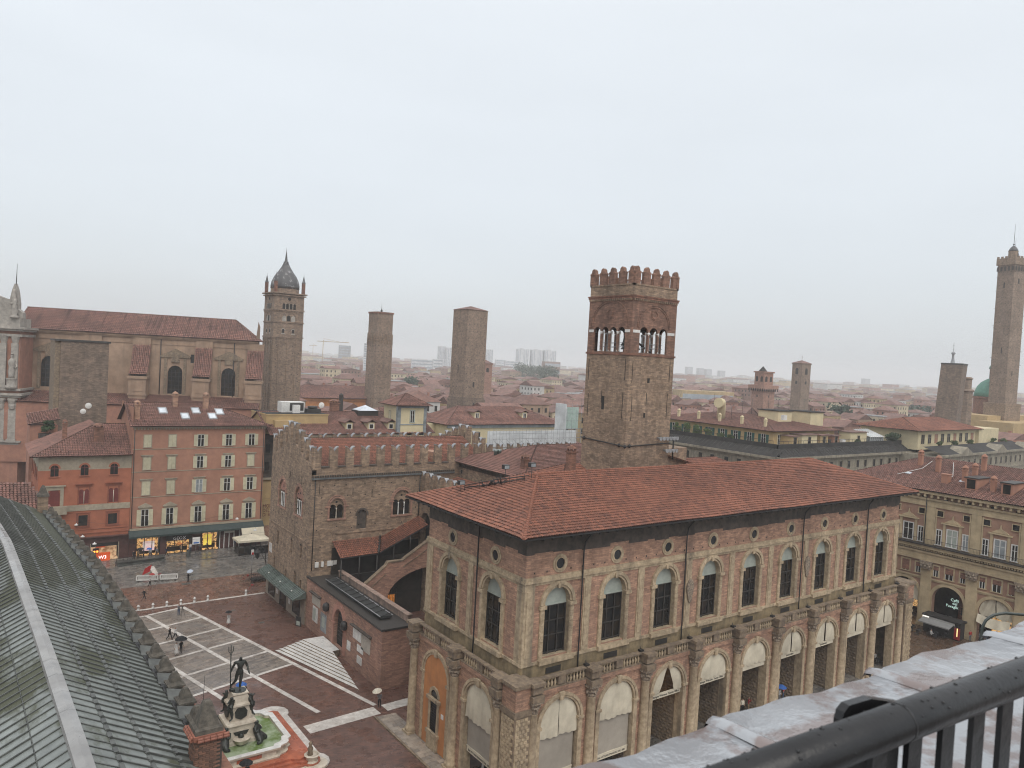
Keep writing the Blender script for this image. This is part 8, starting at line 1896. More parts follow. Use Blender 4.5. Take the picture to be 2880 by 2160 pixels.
def umbrella(lab, x, y, z, col, r=.55, tilt=(0, 0), rz=0, hand=True):
    """canopy with panels, ribs and shaft; x, y, z is the hand"""
    t = thing('umbrella', lab, 'umbrella', (x, y, z), 'umbrellas', R(rz)); LOCS[t.name] = (0, 0, 0)
    if (col, r) not in UMB:
        m = MB(); n = 8; rows = []
        for q, h in ((.02, .30), (.35, .27), (.7, .17), (1.0, .02)): rows.append([(q*r*math.cos(j*math.pi/n)*(1 if j % 2 == 0 else .93), q*r*math.sin(j*math.pi/n)*(1 if j % 2 == 0 else .93), h*r/.55+.55) for j in range(2*n)])
        m.grid(rows, sm=False, closed=True); s = MB(); s.tube([(0, 0, -.12), (0, 0, .92*r/.55)], .012, 5)
        for j in range(n): a = j*2*math.pi/n; s.tube([(0, 0, .80), (.97*r*math.cos(a), .97*r*math.sin(a), .57)], .006, 3)
        UMB[(col, r)] = (m.mesh('canopy', col), s.mesh('shaft', 'iron'))
    a = inst('canopy', UMB[(col, r)][0], t, (0, 0, 0), base=False); b = inst('shaft', UMB[(col, r)][1], t, (0, 0, 0), base=False)
    t.rotation_euler = (R(tilt[0]), R(tilt[1]), R(rz)); return t
def hand(x, y, rz, kind='umb'): a = R(rz); hx, hy = -.19, -.28; return x+hx*math.cos(a)-hy*math.sin(a), y+hx*math.sin(a)+hy*math.cos(a), 1.38
# across the piazza
person('runner in black with long stride near the bollards', 21.8, 118.7, 0, 110, 'walk', 'black', 'black')
person('person in black under a pale umbrella near the white barriers', 29.2, 124.6, 0, 100, 'walkumb', 'black', 'black'); umbrella('pale blue umbrella tilted over the person in black', *hand(29.2, 124.6, 100), 'c_paleblue', .5, (15, -15))
person('person in white shirt under a red umbrella by the barriers', 23.7, 125.1, 0, 80, 'walkumb', 'white', 'black'); umbrella('small red umbrella by the white barriers', *hand(23.7, 125.1, 80), 'c_red', .45)
person('person in grey bending by a tripod beside the middle bollard', 24.7, 109.9, 0, 20, 'photo', 'grey', 'denim')
t = thing('camera_tripod', 'thin black camera tripod beside the person in grey', 'tripod', (25.1, 109.5, 0))
for a in range(3): m = MB(); m.tube([(25.1, 109.5, 1.25), (25.1+.35*math.cos(a*2.1), 109.5+.35*math.sin(a*2.1), 0)], .02, 4); add('leg', m, 'iron', t)
m = MB(); m.wbox(25.02, 25.18, 109.4, 109.6, 1.25, 1.4); add('camera_body', m, 'iron', t)
person('woman in white dress under a dark umbrella on the brick paving', 29.6, 103.0, 0, 10, 'umb', 'white', 'pink', dress=True); umbrella('dark umbrella over the woman in white dress', *hand(29.6, 103.0, 10), 'c_black', .45)
person('man in white shirt and black shorts walking on the stone grid', 22.35, 100.8, 0, 40, 'walk', 'white', 'black'); person('person all in black walking beside the man in white shirt', 21.75, 101.15, 0, 40, 'walk', 'black', 'black')
person('woman in long white dress sharing a black umbrella', 21.4, 95.6, 0, 15, 'stand', 'white', 'white', dress=True); person('person in black holding the shared black umbrella', 22.0, 95.9, 0, 15, 'umb', 'black', 'black'); umbrella('wide black umbrella shared by two people', *hand(22.0, 95.9, 15), 'c_black', .75)
person('man in grey shirt under a white umbrella by the pale walk', 36.8, 71.4, 0, -30, 'umb', 'grey', 'black'); umbrella('white umbrella by the pale stone walk', *hand(36.8, 71.4, -30), 'c_cream', .55, (0, -12))
person('person under a blue umbrella behind the bronze statue', 24.5, 79.9, 0, 30, 'umb', 'grey', 'black'); umbrella('blue umbrella half hidden behind the bronze statue', *hand(24.5, 79.9, 30), 'c_blue', .6)
person('person under a black umbrella at the fountain steps', 20.5, 64.0, .15, 0, 'umb', 'black', 'black'); umbrella('black umbrella at the fountain steps', *hand(20.5, 64.0, 0)[:2], 1.53, 'c_black', .6)
person('person in dark coat at the bottom edge of the piazza', 29.0, 59.0, 0, 60, 'walk', 'black', 'black')
# along the shop fronts
for lab, x, y, rz, kind, tp, lg in (('first person in dark coat from the left before the shop window', 24.0, 141.2, 20, 'stand', 'black', 'black'), ('person in tan coat second from the left before the shop window', 24.8, 141.5, -30, 'stand', 'tan', 'black'), ('person in navy third from the left before the shop window', 25.7, 141.9, 60, 'stand', 'navy', 'black'), ('person in white before the shop window right of the blue umbrella', 26.7, 141.6, 0, 'stand', 'white', 'denim'), ('person in grey crouching near the shop door', 27.8, 141.8, -40, 'stand', 'grey', 'black'), ('person in navy coat with white bag at the shop door', 29.3, 141.4, 90, 'walk', 'navy', 'black'), ('person in tan coat under the orange umbrella', 31.9, 142.2, -80, 'walkumb', 'tan', 'black'), ('person in white top near the yellow poster', 33.6, 142.6, 10, 'stand', 'white', 'denim'), ('person in black striding past the white shop front', 36.5, 142.6, -90, 'walk', 'black', 'black'), ('person in dark jacket with a pushchair near the white shop front', 35.2, 142.4, -90, 'walk', 'grey', 'black'), ('person in navy seated in the dark doorway', 41.6, 142.8, 0, 'stand', 'navy', 'black'), ('person in dark jacket in the dark doorway', 42.4, 142.6, 30, 'stand', 'black', 'black')):
    person(lab, x, y, .13, rz, kind, tp, lg)
umbrella('orange umbrella before the shop front', *hand(31.9, 142.2, -80), 'c_orange', .6); umbrella('dark umbrella before the pink poster', 25.0, 141.0, 1.4, 'c_black', .6); umbrella('blue umbrella before the pink poster', 26.4, 141.0, 1.3, 'c_blue', .5)
# under the arcade
person('woman in cream top and black trousers in the fifth arch', 70.75, 50.0, .28, -20, 'stand', 'cream', 'black'); person('woman in red top taking a photo in the fifth arch', 71.75, 49.9, .28, 30, 'photo', 'red', 'tan')
person('man in white cap and white shirt beside a cart in the fourth arch', 65.4, 50.2, .28, 20, 'stand', 'white', 'black', hair='c_white'); person('person in dark dress farther inside the fourth arch', 66.6, 52.6, .28, 0, 'stand', 'black', 'black'); person('person in grey behind the dark dress in the fourth arch', 65.9, 52.9, .28, 0, 'walk', 'grey', 'black')
person('person in dark clothes behind a pale parasol in the third arch', 60.0, 51.8, .28, -30, 'stand', 'tan', 'black'); umbrella('pale round umbrella in the third arch', 59.6, 51.0, .55, 'c_cream', .55, (35, 0))
person('person under a bright blue umbrella in the sixth arch', 77.0, 49.5, .28, 0, 'umb', 'white', 'grey'); umbrella('bright blue umbrella in the sixth arch', *hand(77.0, 49.5, 0)[:2], 1.62, 'c_blue', .62); person('person in red beside the bright blue umbrella', 78.2, 49.8, .28, 20, 'stand', 'red', 'denim')
def chair(lab, x, y, z, rz, mat='iron'):
    t = thing('cafe_chair', lab, 'chair', (x, y, z), 'cafe chairs', R(rz)); LOCS[t.name] = (0, 0, 0)
    if 'ch' not in UMB:
        a = MB(); a.wbox(-.22, .22, -.22, .22, .43, .47); b = MB(); b.wbox(-.22, .22, .2, .23, .5, .88); l = MB(); l.wbox(-.018, .018, -.018, .018, 0, .44); UMB['ch'] = (a.mesh('seat', mat), b.mesh('backrest', mat), l.mesh('leg', mat))
    inst('seat', UMB['ch'][0], t, (0, 0, 0), base=False); inst('backrest', UMB['ch'][1], t, (0, 0, 0), base=False)
    for sx in (-.2, .2):
        for sy in (-.2, .2): inst('leg', UMB['ch'][2], t, (sx, sy, 0), base=False)
def table(lab, x, y, z):
    t = thing('cafe_table', lab, 'table', (x, y, z), 'cafe tables'); LOCS[t.name] = (0, 0, 0)
    if 'tb' not in UMB:
        a = MB(); a.lathe([(.35, 0), (.36, .03)], 0, 0, .72, 14, sm=False); b = MB(); b.lathe([(.22, 0), (.2, .03), (.03, .05), (.03, .72)], 0, 0, 0, 8); UMB['tb'] = (a.mesh('table_top', 'iron'), b.mesh('stem', 'iron'))
    inst('table_top', UMB['tb'][0], t, (0, 0, 0), base=False); inst('stem', UMB['tb'][1], t, (0, 0, 0), base=False)
seat = [('person in white seated in the ninth arch', 99.9, 50.3, -20, 'white', 'white'), ('person in red seated in the eighth arch', 92.7, 50.9, 20, 'red', 'black'), ('person in white seated in the eighth arch', 93.4, 50.4, -60, 'white', 'black'), ('person in tan seated under the second blind', 49.4, 50.5, 0, 'tan', 'denim'), ('person in white seated under the second blind', 50.3, 50.9, 40, 'white', 'black'), ('person in grey seated under the second blind', 48.6, 51.2, -50, 'grey', 'black'), ('person in rust seated under the first blind', 42.6, 50.4, 10, 'rust', 'denim'), ('person in dark clothes seated under the first blind', 41.6, 50.9, -30, 'black', 'denim')]
for lab, x, y, rz, tp, lg in seat:
    person(lab, x, y, .28, rz, 'sit', tp, lg); chair('dark chair under the '+lab, x, y+.03, .28, rz)
for k, (x, y) in enumerate(((99.3, 49.7), (93.0, 49.9), (49.9, 50.0), (42.1, 49.8))): table(['round dark table in the ninth arch', 'round dark table in the eighth arch', 'round dark table under the second blind', 'round dark table under the first blind'][k], x, y, .28)
for lab, x, y, rz, kind, tp, lg in (('man in white shirt standing under the west blind', 38.6, 54.0, -90, 'stand', 'white', 'grey'), ('person in grey seated under the west blind', 39.2, 55.0, -90, 'sit', 'grey', 'black'), ('person in lime top bending under the west blind', 38.3, 53.0, -60, 'sit', 'lime', 'black'), ('person in pink standing at the left end of the west blind', 37.9, 56.0, -90, 'stand', 'pink', 'red')):
    person(lab, x, y, .1, rz, kind, tp, lg)
t = thing('vendor_cart', 'dark square cart with pale drawings in the fourth arch', 'cart', (66.4, 50.2, .28)); m = MB(); m.wbox(66.0, 66.9, 49.8, 50.7, .4, 1.4); add('box', m, 'iron', t)
for dx in (0, .8):
    m = MB(); m.lathe([(.12, -.03), (.12, .03)], 0, 0, 0, 10); o = add('wheel', m, 'iron', t); o.location = (-.4+dx+.0, -.42, .12); o.rotation_euler[0] = R(90)
m = MB(); m.wbox(66.1, 66.5, 49.78, 49.8, .6, 1.0); add('drawing', m, 'white_paint', t)
# portico tables
for k, (x, y) in enumerate(((118.8, 50.9), (119.6, 52.2), (117.6, 53.0), (118.6, 54.3), (117.0, 55.0), (120.2, 50.2))):
    table(['front table of the outdoor cafe', 'second table of the outdoor cafe', 'table nearest the corner pier of the outdoor cafe', 'rear table of the outdoor cafe', 'leftmost table of the outdoor cafe', 'rightmost table of the outdoor cafe'][k]+' before the portico', x, y, .01)
    chair(['first', 'second', 'third', 'fourth', 'fifth', 'sixth'][k]+' dark chair from the right at the portico cafe', x+.7, y+.1, .01, 90); chair(['first', 'second', 'third', 'fourth', 'fifth', 'sixth'][k]+' dark chair from the right in the front cafe row', x-.7, y-.1, .01, -90)
person('person in white seated at the portico cafe', 118.2, 51.4, .01, 60, 'sit', 'white', 'black'); person('person in dark red coat by the portico pillar', 122.2, 47.6, .01, -30, 'stand', 'red', 'grey')
for k, (tp, x, y) in enumerate((('grey', 122.6, 46.4), ('navy', 122.8, 45.6), ('tan', 123.2, 44.9), ('blue', 122.4, 44.2), ('black', 123.4, 43.6))): person(f'person in {tp} under the drooping portico canvas', x, y, .01, -90+20*k, 'stand', tp, 'black')
# ------------------------------------------------------------------ fountain with bronze sea god
NC = (21.25, 69.75)
NF = thing('neptune_fountain', 'stone fountain with green water, bronze trident-bearing god and sea figures on the piazza', 'fountain', (*NC, 0))
def sq(h, c=0.0, n=None): 
    x, y = NC; return [(x-h+c, y-h), (x+h-c, y-h), (x+h, y-h+c), (x+h, y+h-c), (x+h-c, y+h), (x-h+c, y+h), (x-h, y+h-c), (x-h, y-h+c)]
m = MB(); m.ext(sq(6.5, 1.2), 0.01, .14); m.lathe([(1.6, 0), (1.6, .13)], NC[0]+5.3, NC[1]+5.6, .012, 14, sm=False); m.lathe([(1.6, 0), (1.6, .125)], NC[0]+5.4, NC[1]-5.2, .012, 14, sm=False); add('platform', m, 'slab', NF)
for k, h in enumerate((5.75, 5.3, 4.85)):
    m = MB(); m.ext(sq(h, .35), .15, .34+.2*k); m.lathe([(1.0, 0), (1.0, .182)], NC[0]+h-.6, NC[1]-h+.6, .152+.2*k, 12, sm=False); add('step', m, 'red_marble', NF)
def basin(h, k=.75): 
    q = []; x, y = NC
    for sx, sy in ((1, -1), (1, 1), (-1, 1), (-1, -1)):
        pts = [(sx*(h-1.5), sy*h), (sx*(h-1.3), sy*(h-.35)), (sx*(h-.75), sy*(h-.5)), (sx*(h-.5), sy*(h-.75)), (sx*(h-.35), sy*(h-1.3)), (sx*h, sy*(h-1.5))]
        q += pts if sx*sy < 0 else pts[::-1]
    return [(x+a, y+b) for a, b in q]
def loft(levels, mi=0, cap=False):
    m = MB(); m.grid([[(x, y, z) for x, y in basin(h)] for h, z in levels], mi, False, True, cap); return m
add('basin', loft([(4.15, .72), (4.2, .9), (3.95, 1.0), (3.92, 1.4), (4.2, 1.55), (4.22, 1.7), (3.75, 1.72), (3.7, 1.3)]), 'marble', NF)
M('green_water', (0.30, 0.36, 0.24), (0.10, 0.16, 0.03), .5, .06, big=.1, lo=.45, hi=.62, spec=.6, bump=.3, bscale=5)
m = MB(); m.face([(x, y, 1.45) for x, y in basin(3.72)]); add('water', m, 'green_water', NF)
m = MB(); m.grid([[(x, y, z) for x, y in basin(h)] for h, z in ((4.225, 1.70), (4.225, 1.735), (3.72, 1.745), (3.71, 1.68))], 0, False, True); add('basin_rim', m, 'marble_white', NF)
for a in range(4):
    m = MB(); f = Fr(NC[0], NC[1], 90*a); m.box(f, -1.1, 1.1, 3.9, 3.99, 1.05, 1.35); add('basin_panel', m, 'red_marble', NF)
def tier(hs, mat='marble', name='pedestal'):
    m = MB(); m.grid([[(NC[0]+a*h, NC[1]+b*h, z) for a, b in ((-1, -1), (1, -1), (1, 1), (-1, 1))] for h, z in hs], 0, False, True, True); return add(name, m, mat, NF)
tier([(1.45, 1.2), (1.42, 1.75), (1.25, 1.85), (1.2, 3.1), (1.4, 3.22), (1.35, 3.4), (1.0, 3.5), (.92, 4.75), (1.12, 4.86), (1.08, 5.02), (.84, 5.14), (.66, 5.7), (.74, 5.82), (.7, 5.95)])
for a in range(4):
    f = Fr(NC[0], NC[1], 90*a)
    m = MB(); m.prism(f, [(-.5, 3.85), (0, 3.6), (.5, 3.85), (.56, 4.35), (.35, 4.65), (-.35, 4.65), (-.56, 4.35)], .93, 1.1); add('bronze_crest', m, 'bronze', NF)
    m = MB(); m.prism(f, [(-.7, 2.6), (.7, 2.6), (.5, 2.25), (-.5, 2.25)], 1.12, 1.3); m.lathe([(.1, 0), (.28, .15), (.2, .4), (.05, .5)], f.p(0, 1.3, 0)[0], f.p(0, 1.3, 0)[1], 1.95, 8); add('bronze_mask', m, 'bronze', NF)
    m = MB(); q = f.p(0, 1.5, 0); m.lathe([(.2, 0), (.5, .2), (.62, .55), (.66, .6)], q[0], q[1], 1.45, 12, sx=1.2); add('shell_basin', m, 'marble', NF)
    d = Vector((f.u[0]*1.0+f.n[0]*1.0, f.u[1]*1.0+f.n[1]*1.0, 0)).normalized(); sd_ = Vector((-d.y, d.x, 0)); P_ = lambda r, s, z: Vector((NC[0], NC[1], z))+d*r+sd_*s
    # siren at the basin corner: torso, bent arms, twin tails
    J = {'pelvis': (*P_(2.0, 0, 1.85), .33), 'waist': (*P_(1.95, 0, 2.15), .24), 'chest': (*P_(1.9, 0, 2.5), .30), 'neck': (*P_(1.9, 0, 2.78), .11), 'head': (*P_(1.95, 0, 2.98), .19), 'crown': (*P_(1.93, 0, 3.14), .12),
         'shL': (*P_(1.92, .33, 2.6), .14), 'elL': (*P_(2.15, .46, 2.32), .10), 'haL': (*P_(2.3, .2, 2.45), .08), 'shR': (*P_(1.92, -.33, 2.6), .14), 'elR': (*P_(2.15, -.46, 2.32), .10), 'haR': (*P_(2.3, -.2, 2.45), .08),
         'kL': (*P_(2.45, .35, 1.75), .27), 'tL': (*P_(2.7, .45, 1.55), .2), 'eL': (*P_(2.4, .75, 1.5), .1), 'kR': (*P_(2.45, -.35, 1.75), .27), 'tR': (*P_(2.7, -.45, 1.55), .2), 'eR': (*P_(2.4, -.75, 1.5), .1)}
    E_ = [('pelvis', 'waist'), ('waist', 'chest'), ('chest', 'neck'), ('neck', 'head'), ('head', 'crown'), ('chest', 'shL'), ('shL', 'elL'), ('elL', 'haL'), ('chest', 'shR'), ('shR', 'elR'), ('elR', 'haR'), ('pelvis', 'kL'), ('kL', 'tL'), ('tL', 'eL'), ('pelvis', 'kR'), ('kR', 'tR'), ('tR', 'eR')]
    J = {k: (v[0]-NC[0], v[1]-NC[1], v[2]*1.1-.12, v[3]*1.25) for k, v in J.items()}
    me = figure(J, E_); me.materials.append(MATS['bronze']); add('bronze_siren', me, None, NF)
    # child with dolphin on the upper corner
    J = {'pelvis': (*P_(1.25, 0, 4.55), .2), 'chest': (*P_(1.2, .02, 4.9), .2), 'neck': (*P_(1.2, 0, 5.08), .09), 'head': (*P_(1.22, 0, 5.22), .15), 'crown': (*P_(1.2, 0, 5.33), .1), 'shL': (*P_(1.22, .2, 4.97), .09), 'haL': (*P_(1.42, .36, 5.2), .06), 'shR': (*P_(1.22, -.2, 4.97), .09), 'haR': (*P_(1.45, -.28, 4.72), .06), 'kL': (*P_(1.5, .14, 4.45), .12), 'fL': (*P_(1.5, .18, 4.1), .07), 'kR': (*P_(1.48, -.14, 4.4), .12), 'fR': (*P_(1.62, -.2, 4.15), .07), 'd1': (*P_(1.35, 0, 4.15), .16), 'd2': (*P_(1.25, .1, 3.75), .14), 'd3': (*P_(1.4, .2, 3.4), .08), 'd4': (*P_(1.7, .1, 3.3), .06)}
    E_ = [('pelvis', 'chest'), ('chest', 'neck'), ('neck', 'head'), ('head', 'crown'), ('chest', 'shL'), ('shL', 'haL'), ('chest', 'shR'), ('shR', 'haR'), ('pelvis', 'kL'), ('kL', 'fL'), ('pelvis', 'kR'), ('kR', 'fR'), ('pelvis', 'd1'), ('d1', 'd2'), ('d2', 'd3'), ('d3', 'd4')]
    J = {k: (v[0]-NC[0], v[1]-NC[1], v[2]+.48, v[3]*1.2) for k, v in J.items()}
    me = figure(J, E_); me.materials.append(MATS['bronze']); add('bronze_putto', me, None, NF)
# the god: weight on his left leg, right foot back on a dolphin, right hand on the trident, left arm held out low
S_ = 3.2/1.75
J = {'pelvis': (0, 0, .95, (.16, .12)), 'waist': (.01, -.01, 1.08, (.145, .11)), 'belly': (.02, -.02, 1.2, (.155, .115)), 'chest': (.02, .0, 1.38, (.195, .135)), 'neck': (.03, -.02, 1.53, .068), 'head': (.04, -.05, 1.64, (.11, .12)), 'crown': (.04, -.04, 1.74, (.085, .095)), 'beard': (.04, -.13, 1.58, .06),
     'shR': (-.22, .01, 1.44, .082), 'elR': (-.33, .06, 1.18, .06), 'wrR': (-.42, -.02, .98, .042), 'haR': (-.45, -.05, .93, .05), 'shL': (.25, .0, 1.45, .082), 'elL': (.37, .0, 1.2, .06), 'wrL': (.42, -.16, 1.0, .042), 'haL': (.46, -.22, .93, .04), 'fnL': (.48, -.27, .88, .022),
     'hiL': (.10, 0, .88, .115), 'knL': (.07, -.03, .49, .08), 'anL': (.04, .02, .09, .05), 'toL': (.06, -.14, .04, .045), 'hiR': (-.10, 0, .88, .115), 'knR': (-.17, -.06, .52, .08), 'anR': (-.36, .14, .22, .05), 'toR': (-.42, .0, .14, .045)}
E_ = [('pelvis', 'waist'), ('waist', 'belly'), ('belly', 'chest'), ('chest', 'neck'), ('neck', 'head'), ('head', 'crown'), ('head', 'beard'), ('chest', 'shR'), ('shR', 'elR'), ('elR', 'wrR'), ('wrR', 'haR'), ('chest', 'shL'), ('shL', 'elL'), ('elL', 'wrL'), ('wrL', 'haL'), ('haL', 'fnL'), ('pelvis', 'hiL'), ('hiL', 'knL'), ('knL', 'anL'), ('anL', 'toL'), ('pelvis', 'hiR'), ('hiR', 'knR'), ('knR', 'anR'), ('anR', 'toR')]
ga = R(-14); J2 = {}
for k, v in J.items():
    x, y = v[0]*math.cos(ga)-v[1]*math.sin(ga), v[0]*math.sin(ga)+v[1]*math.cos(ga); r = v[3]; J2[k] = (x*S_, y*S_, 5.98+v[2]*S_, tuple(q*S_ for q in r) if isinstance(r, tuple) else r*S_)
me = figure(J2, E_, 2); me.materials.append(MATS['bronze']); god = add('bronze_god', me, None, NF)
h_ = J2['haR']; m = MB(); bx, by = NC[0]+h_[0]-.02, NC[1]+h_[1]-.03
m.tube([(bx+.08, by, 6.05), (bx, by, 9.6)], .055, 8); m.tube([(bx-.22, by, 10.2), (bx-.2, by, 9.75), (bx-.1, by, 9.6), (bx+.1, by, 9.6), (bx+.2, by, 9.75), (bx+.22, by, 10.2)], .04, 6); m.tube([(bx, by, 9.55), (bx, by, 10.35)], .045, 6); m.lathe([(.05, 0), (.1, .08), (.05, .16)], bx, by, 9.4, 8); add('trident', m, 'bronze', god)
m = MB(); m.lathe([(.7, 0), (.66, .06)], NC[0], NC[1], 5.94, 12, sm=False); m.tube([(NC[0]-.65, NC[1]+.2, 6.04), (NC[0]-.75, NC[1], 6.16), (NC[0]-.4, NC[1]-.2, 6.09)], [.2, .18, .08], 8); add('dolphin_base', m, 'bronze', god)
DFN = thing('drinking_fountain', 'small carved stone drinking fountain on a rounded slab at the piazza corner', 'fountain', (26.5, 64.3, 0))
m = MB(); m.lathe([(1.1, 0), (1.1, .2)], 26.75, 64.0, .02, 16, sm=False); add('base_slab', m, 'marble', DFN)
m = MB(); m.lathe([(.55, 0), (.6, .15), (.5, .3), (.62, .6), (.72, .75), (.6, .78), (.5, .65)], 26.5, 64.3, .2, 10, sm=False); add('bowl', m, 'marble', DFN); m = MB(); m.lathe([(.3, 0), (.2, .5), (.28, .7), (.12, 1.0), (.2, 1.2), (.03, 1.4)], 26.4, 64.5, .7, 8); add('finial', m, 'sandstone_dark', DFN)
# ------------------------------------------------------------------ street furniture
def bol(q): q.lathe([(.2, 0), (.2, .1), (.165, .12), (.16, .55), (.2, .58), (.2, .63), (.16, .66), (.13, .78), (.03, .85)], 0, 0, 0, 12)
BOLM = local(bol, 'bollard', 'marble_white')
for k, (x, y) in enumerate(((20.3, 114.3), (22.2, 114.3), (24.05, 114.35), (25.95, 114.4), (27.85, 114.5), (29.75, 114.55), (35.4, 114.75))):
    o = bpy.data.objects.new('bollard', BOLM); COL.objects.link(o); o.location = (x, y, .02); o['category'] = 'bollard'; o['group'] = 'white stone bollards'
    o['label'] = ['first', 'second', 'third', 'fourth', 'fifth', 'sixth', 'last lone'][k]+' white stone bollard from the left along the pale line'
def barrier(lab, p0, p1):
    t = thing('road_barrier', lab, 'barrier', (*p0, 0), 'white plastic road barriers'); a = math.degrees(math.atan2(p1[1]-p0[1], p1[0]-p0[0])); f = Fr(p0[0], p0[1], a); L = math.hypot(p1[0]-p0[0], p1[1]-p0[1])
    m = MB(); m.box(f, .1, L-.1, -.05, .05, .9, 1.05); m.box(f, .1, L-.1, -.05, .05, .18, .34); m.box(f, 0, .16, -.06, .06, .25, .98); m.box(f, L-.16, L, -.06, .06, .25, .98); add('frame', m, 'white_paint', t)
    n = int(L/.14)
    for i in range(n): m = MB(); m.box(f, .3+(L-.6)*i/n, .36+(L-.6)*i/n, -.02, .02, .42, .84); add('slat', m, 'white_paint', t)
    m = MB(); m.box(f, .25, L-.25, -.03, .03, .84, .9); m.box(f, .25, L-.25, -.03, .03, .36, .42); add('inner_frame', m, 'white_paint', t)
    for u in (.4, L-.4): m = MB(); m.box(f, u-.1, u+.1, -.35, .35, 0, .12); add('foot', m, 'frame_dark', t)
barrier('left of the two white plastic road barriers', (22.3, 128.4), (25.4, 127.6)); barrier('right of the two white plastic road barriers', (25.6, 127.55), (28.2, 126.9))
M('sign_red', (0.42, 0.03, 0.03), None, 3, .5)
t = thing('tilted_red_sign', 'tilted red board standing behind the white barriers', 'sign', (24.2, 130.8, 0)); m = MB(); m.prism(Fr(23.6, 130.8, 10), [(0, .3), (1.2, .7), (1.45, 1.8), (.4, 1.3)], -.05, 0); add('board', m, 'sign_red', t); m = MB(); m.tube([(23.7, 131, 0), (24.4, 131, 1.2)], .03, 5); m.tube([(25.4, 130.6, .15), (26.4, 130.4, .3)], .06, 5); add('stand', m, 'sign_red', t)
PLT = thing('planter_bench', 'long dark kerb planter with railing before the shop fronts', 'planter', (25, 139, 0)); f = Fr(21.1, 138.4, 8)
m = MB(); m.box(f, 0, 7.6, -1.2, 0, .1, .55); m.box(f, -.1, 7.7, -1.3, .1, .55, .65); m.box(f, -.1, 7.7, .1, .5, .05, .25); add('planter_box', m, 'batten_dark', PLT); m = MB()
for i in range(14): m.tube([f.p(.1+.57*i, -.9, .6), f.p(.1+.57*i, -.9, 1.15)], .025, 4)
m.tube([f.p(0, -.9, 1.15), f.p(7.6, -.9, 1.15)], .03, 4); add('railing', m, 'iron', PLT)
TL = thing('traffic_light', 'traffic light glowing amber left of the orange shop counter', 'traffic light', (18.2, 141.5, 0)); m = MB(); m.tube([(18.2, 141.5, .1), (18.2, 141.5, 2.9)], .06, 6); add('pole', m, 'iron', TL); m = MB(); m.wbox(17.75, 18.65, 141.3, 141.6, 1.9, 2.7); add('housing', m, 'iron', TL); M('amber_lit', (1, .25, .03), None, 1, .5, emit=4.0)
for dx in (-.22, .22): m = MB(); m.wbox(18.2+dx-.13, 18.2+dx+.13, 141.26, 141.29, 2.05, 2.35); add('lamp', m, 'amber_lit', TL)
SG = thing('street_sign', 'white and blue square street sign on a post before the yellow poster', 'sign', (34.3, 141.6, 0)); m = MB(); m.tube([(34.3, 141.6, .1), (34.3, 141.6, 2.9)], .04, 5); add('post', m, 'lead', SG); m = MB(); m.wbox(33.65, 34.95, 141.5, 141.53, 1.8, 3.1); add('panel', m, 'white_paint', SG); m = MB(); m.lathe([(.32, 0), (.32, .02)], 0, 0, 0, 14, sm=False); o = add('blue_disc', m, 'c_blue', SG); o.location = (0, -.11, 2.65); o.rotation_euler[0] = R(90)
m = MB(); m.wbox(33.85, 34.75, 141.48, 141.5, 1.95, 2.2); add('print_bar', m, 'c_blue', SG)
BN = thing('litter_bin', 'tall dark litter bin at the kerb before the shop', 'bin', (32.6, 139.6, .13)); m = MB(); m.lathe([(.32, 0), (.35, .1), (.35, 1.0), (.3, 1.15)], 32.6, 139.6, .13, 12); add('body', m, 'batten_dark', BN); m = MB(); m.lathe([(.38, 0), (.36, .1), (.1, .18)], 32.6, 139.6, 1.28, 12); add('lid', m, 'iron', BN)
def bike(lab, x, y, rz, col):
    t = thing('bicycle', lab, 'bicycle', (x, y, 0.01), 'parked bicycles', R(rz)); LOCS[t.name] = (0, 0, 0)
    for dx in (-.52, .52):
        m = MB(); rows = [[((.31+.02*math.cos(b*math.pi/2))*math.cos(a*math.pi/9)+dx, .02*math.sin(b*math.pi/2), (.31+.02*math.cos(b*math.pi/2))*math.sin(a*math.pi/9)+.33) for b in range(4)] for a in range(19)]; m.grid(rows, closed=True); w = add('wheel', m, 'iron', t)
        m = MB()
        for a in range(6): m.tube([(dx, 0, .33), (dx+.3*math.cos(a*1.05), 0, .33+.3*math.sin(a*1.05))], .005, 3)
        add('spokes', m, 'lead', w)
    m = MB(); m.tube([(-.52, 0, .33), (-.1, 0, .3), (.38, 0, .82), (-.2, 0, .75), (-.1, 0, .3)], .022, 5); m.tube([(-.52, 0, .33), (-.2, 0, .72)], .018, 5); m.tube([(.52, 0, .33), (.36, 0, 1.0)], .02, 5); add('frame', m, col, t)
    m = MB(); m.tube([(.3, -.28, 1.0), (.36, 0, 1.03), (.3, .28, 1.0)], .016, 5); add('handlebar', m, 'iron', t); m = MB(); m.lathe([(.02, 0), (.1, .03), (.09, .07)], -.24, 0, .86, 8, sx=1.4); add('saddle', m, 'iron', t)
    m = MB(); m.wbox(.42, .72, -.16, .16, .7, .9); add('basket', m, col, t)
bike('red hire bicycle nearest the corner of the crenellated palace', 37.3, 121.9, 10, 'c_red'); bike('red bicycle leaning beside the last lone bollard', 36.5, 116.4, 40, 'c_red'); bike('bicycle parked at the kerb before the shop door', 33.9, 139.0, 5, 'c_grey')
CG = thing('cargo_rack', 'dark metal cycle rack full of parked frames beside the palace corner', 'cycle rack', (39.3, 120.8, 0)); m = MB()
for i in range(9): m.tube([(37.9+.35*i, 120.2, 0), (37.9+.35*i, 120.2, 1.0), (37.9+.35*i, 121.6, 1.0), (37.9+.35*i, 121.6, 0)], .04, 4)
m.tube([(37.8, 120.2, 1.0), (41, 120.2, 1.0)], .05, 4); m.tube([(37.8, 121.6, 1.0), (41, 121.6, 1.0)], .05, 4); m.wbox(38, 41, 120.3, 121.5, .3, .5); add('rack_frame', m, 'iron', CG)
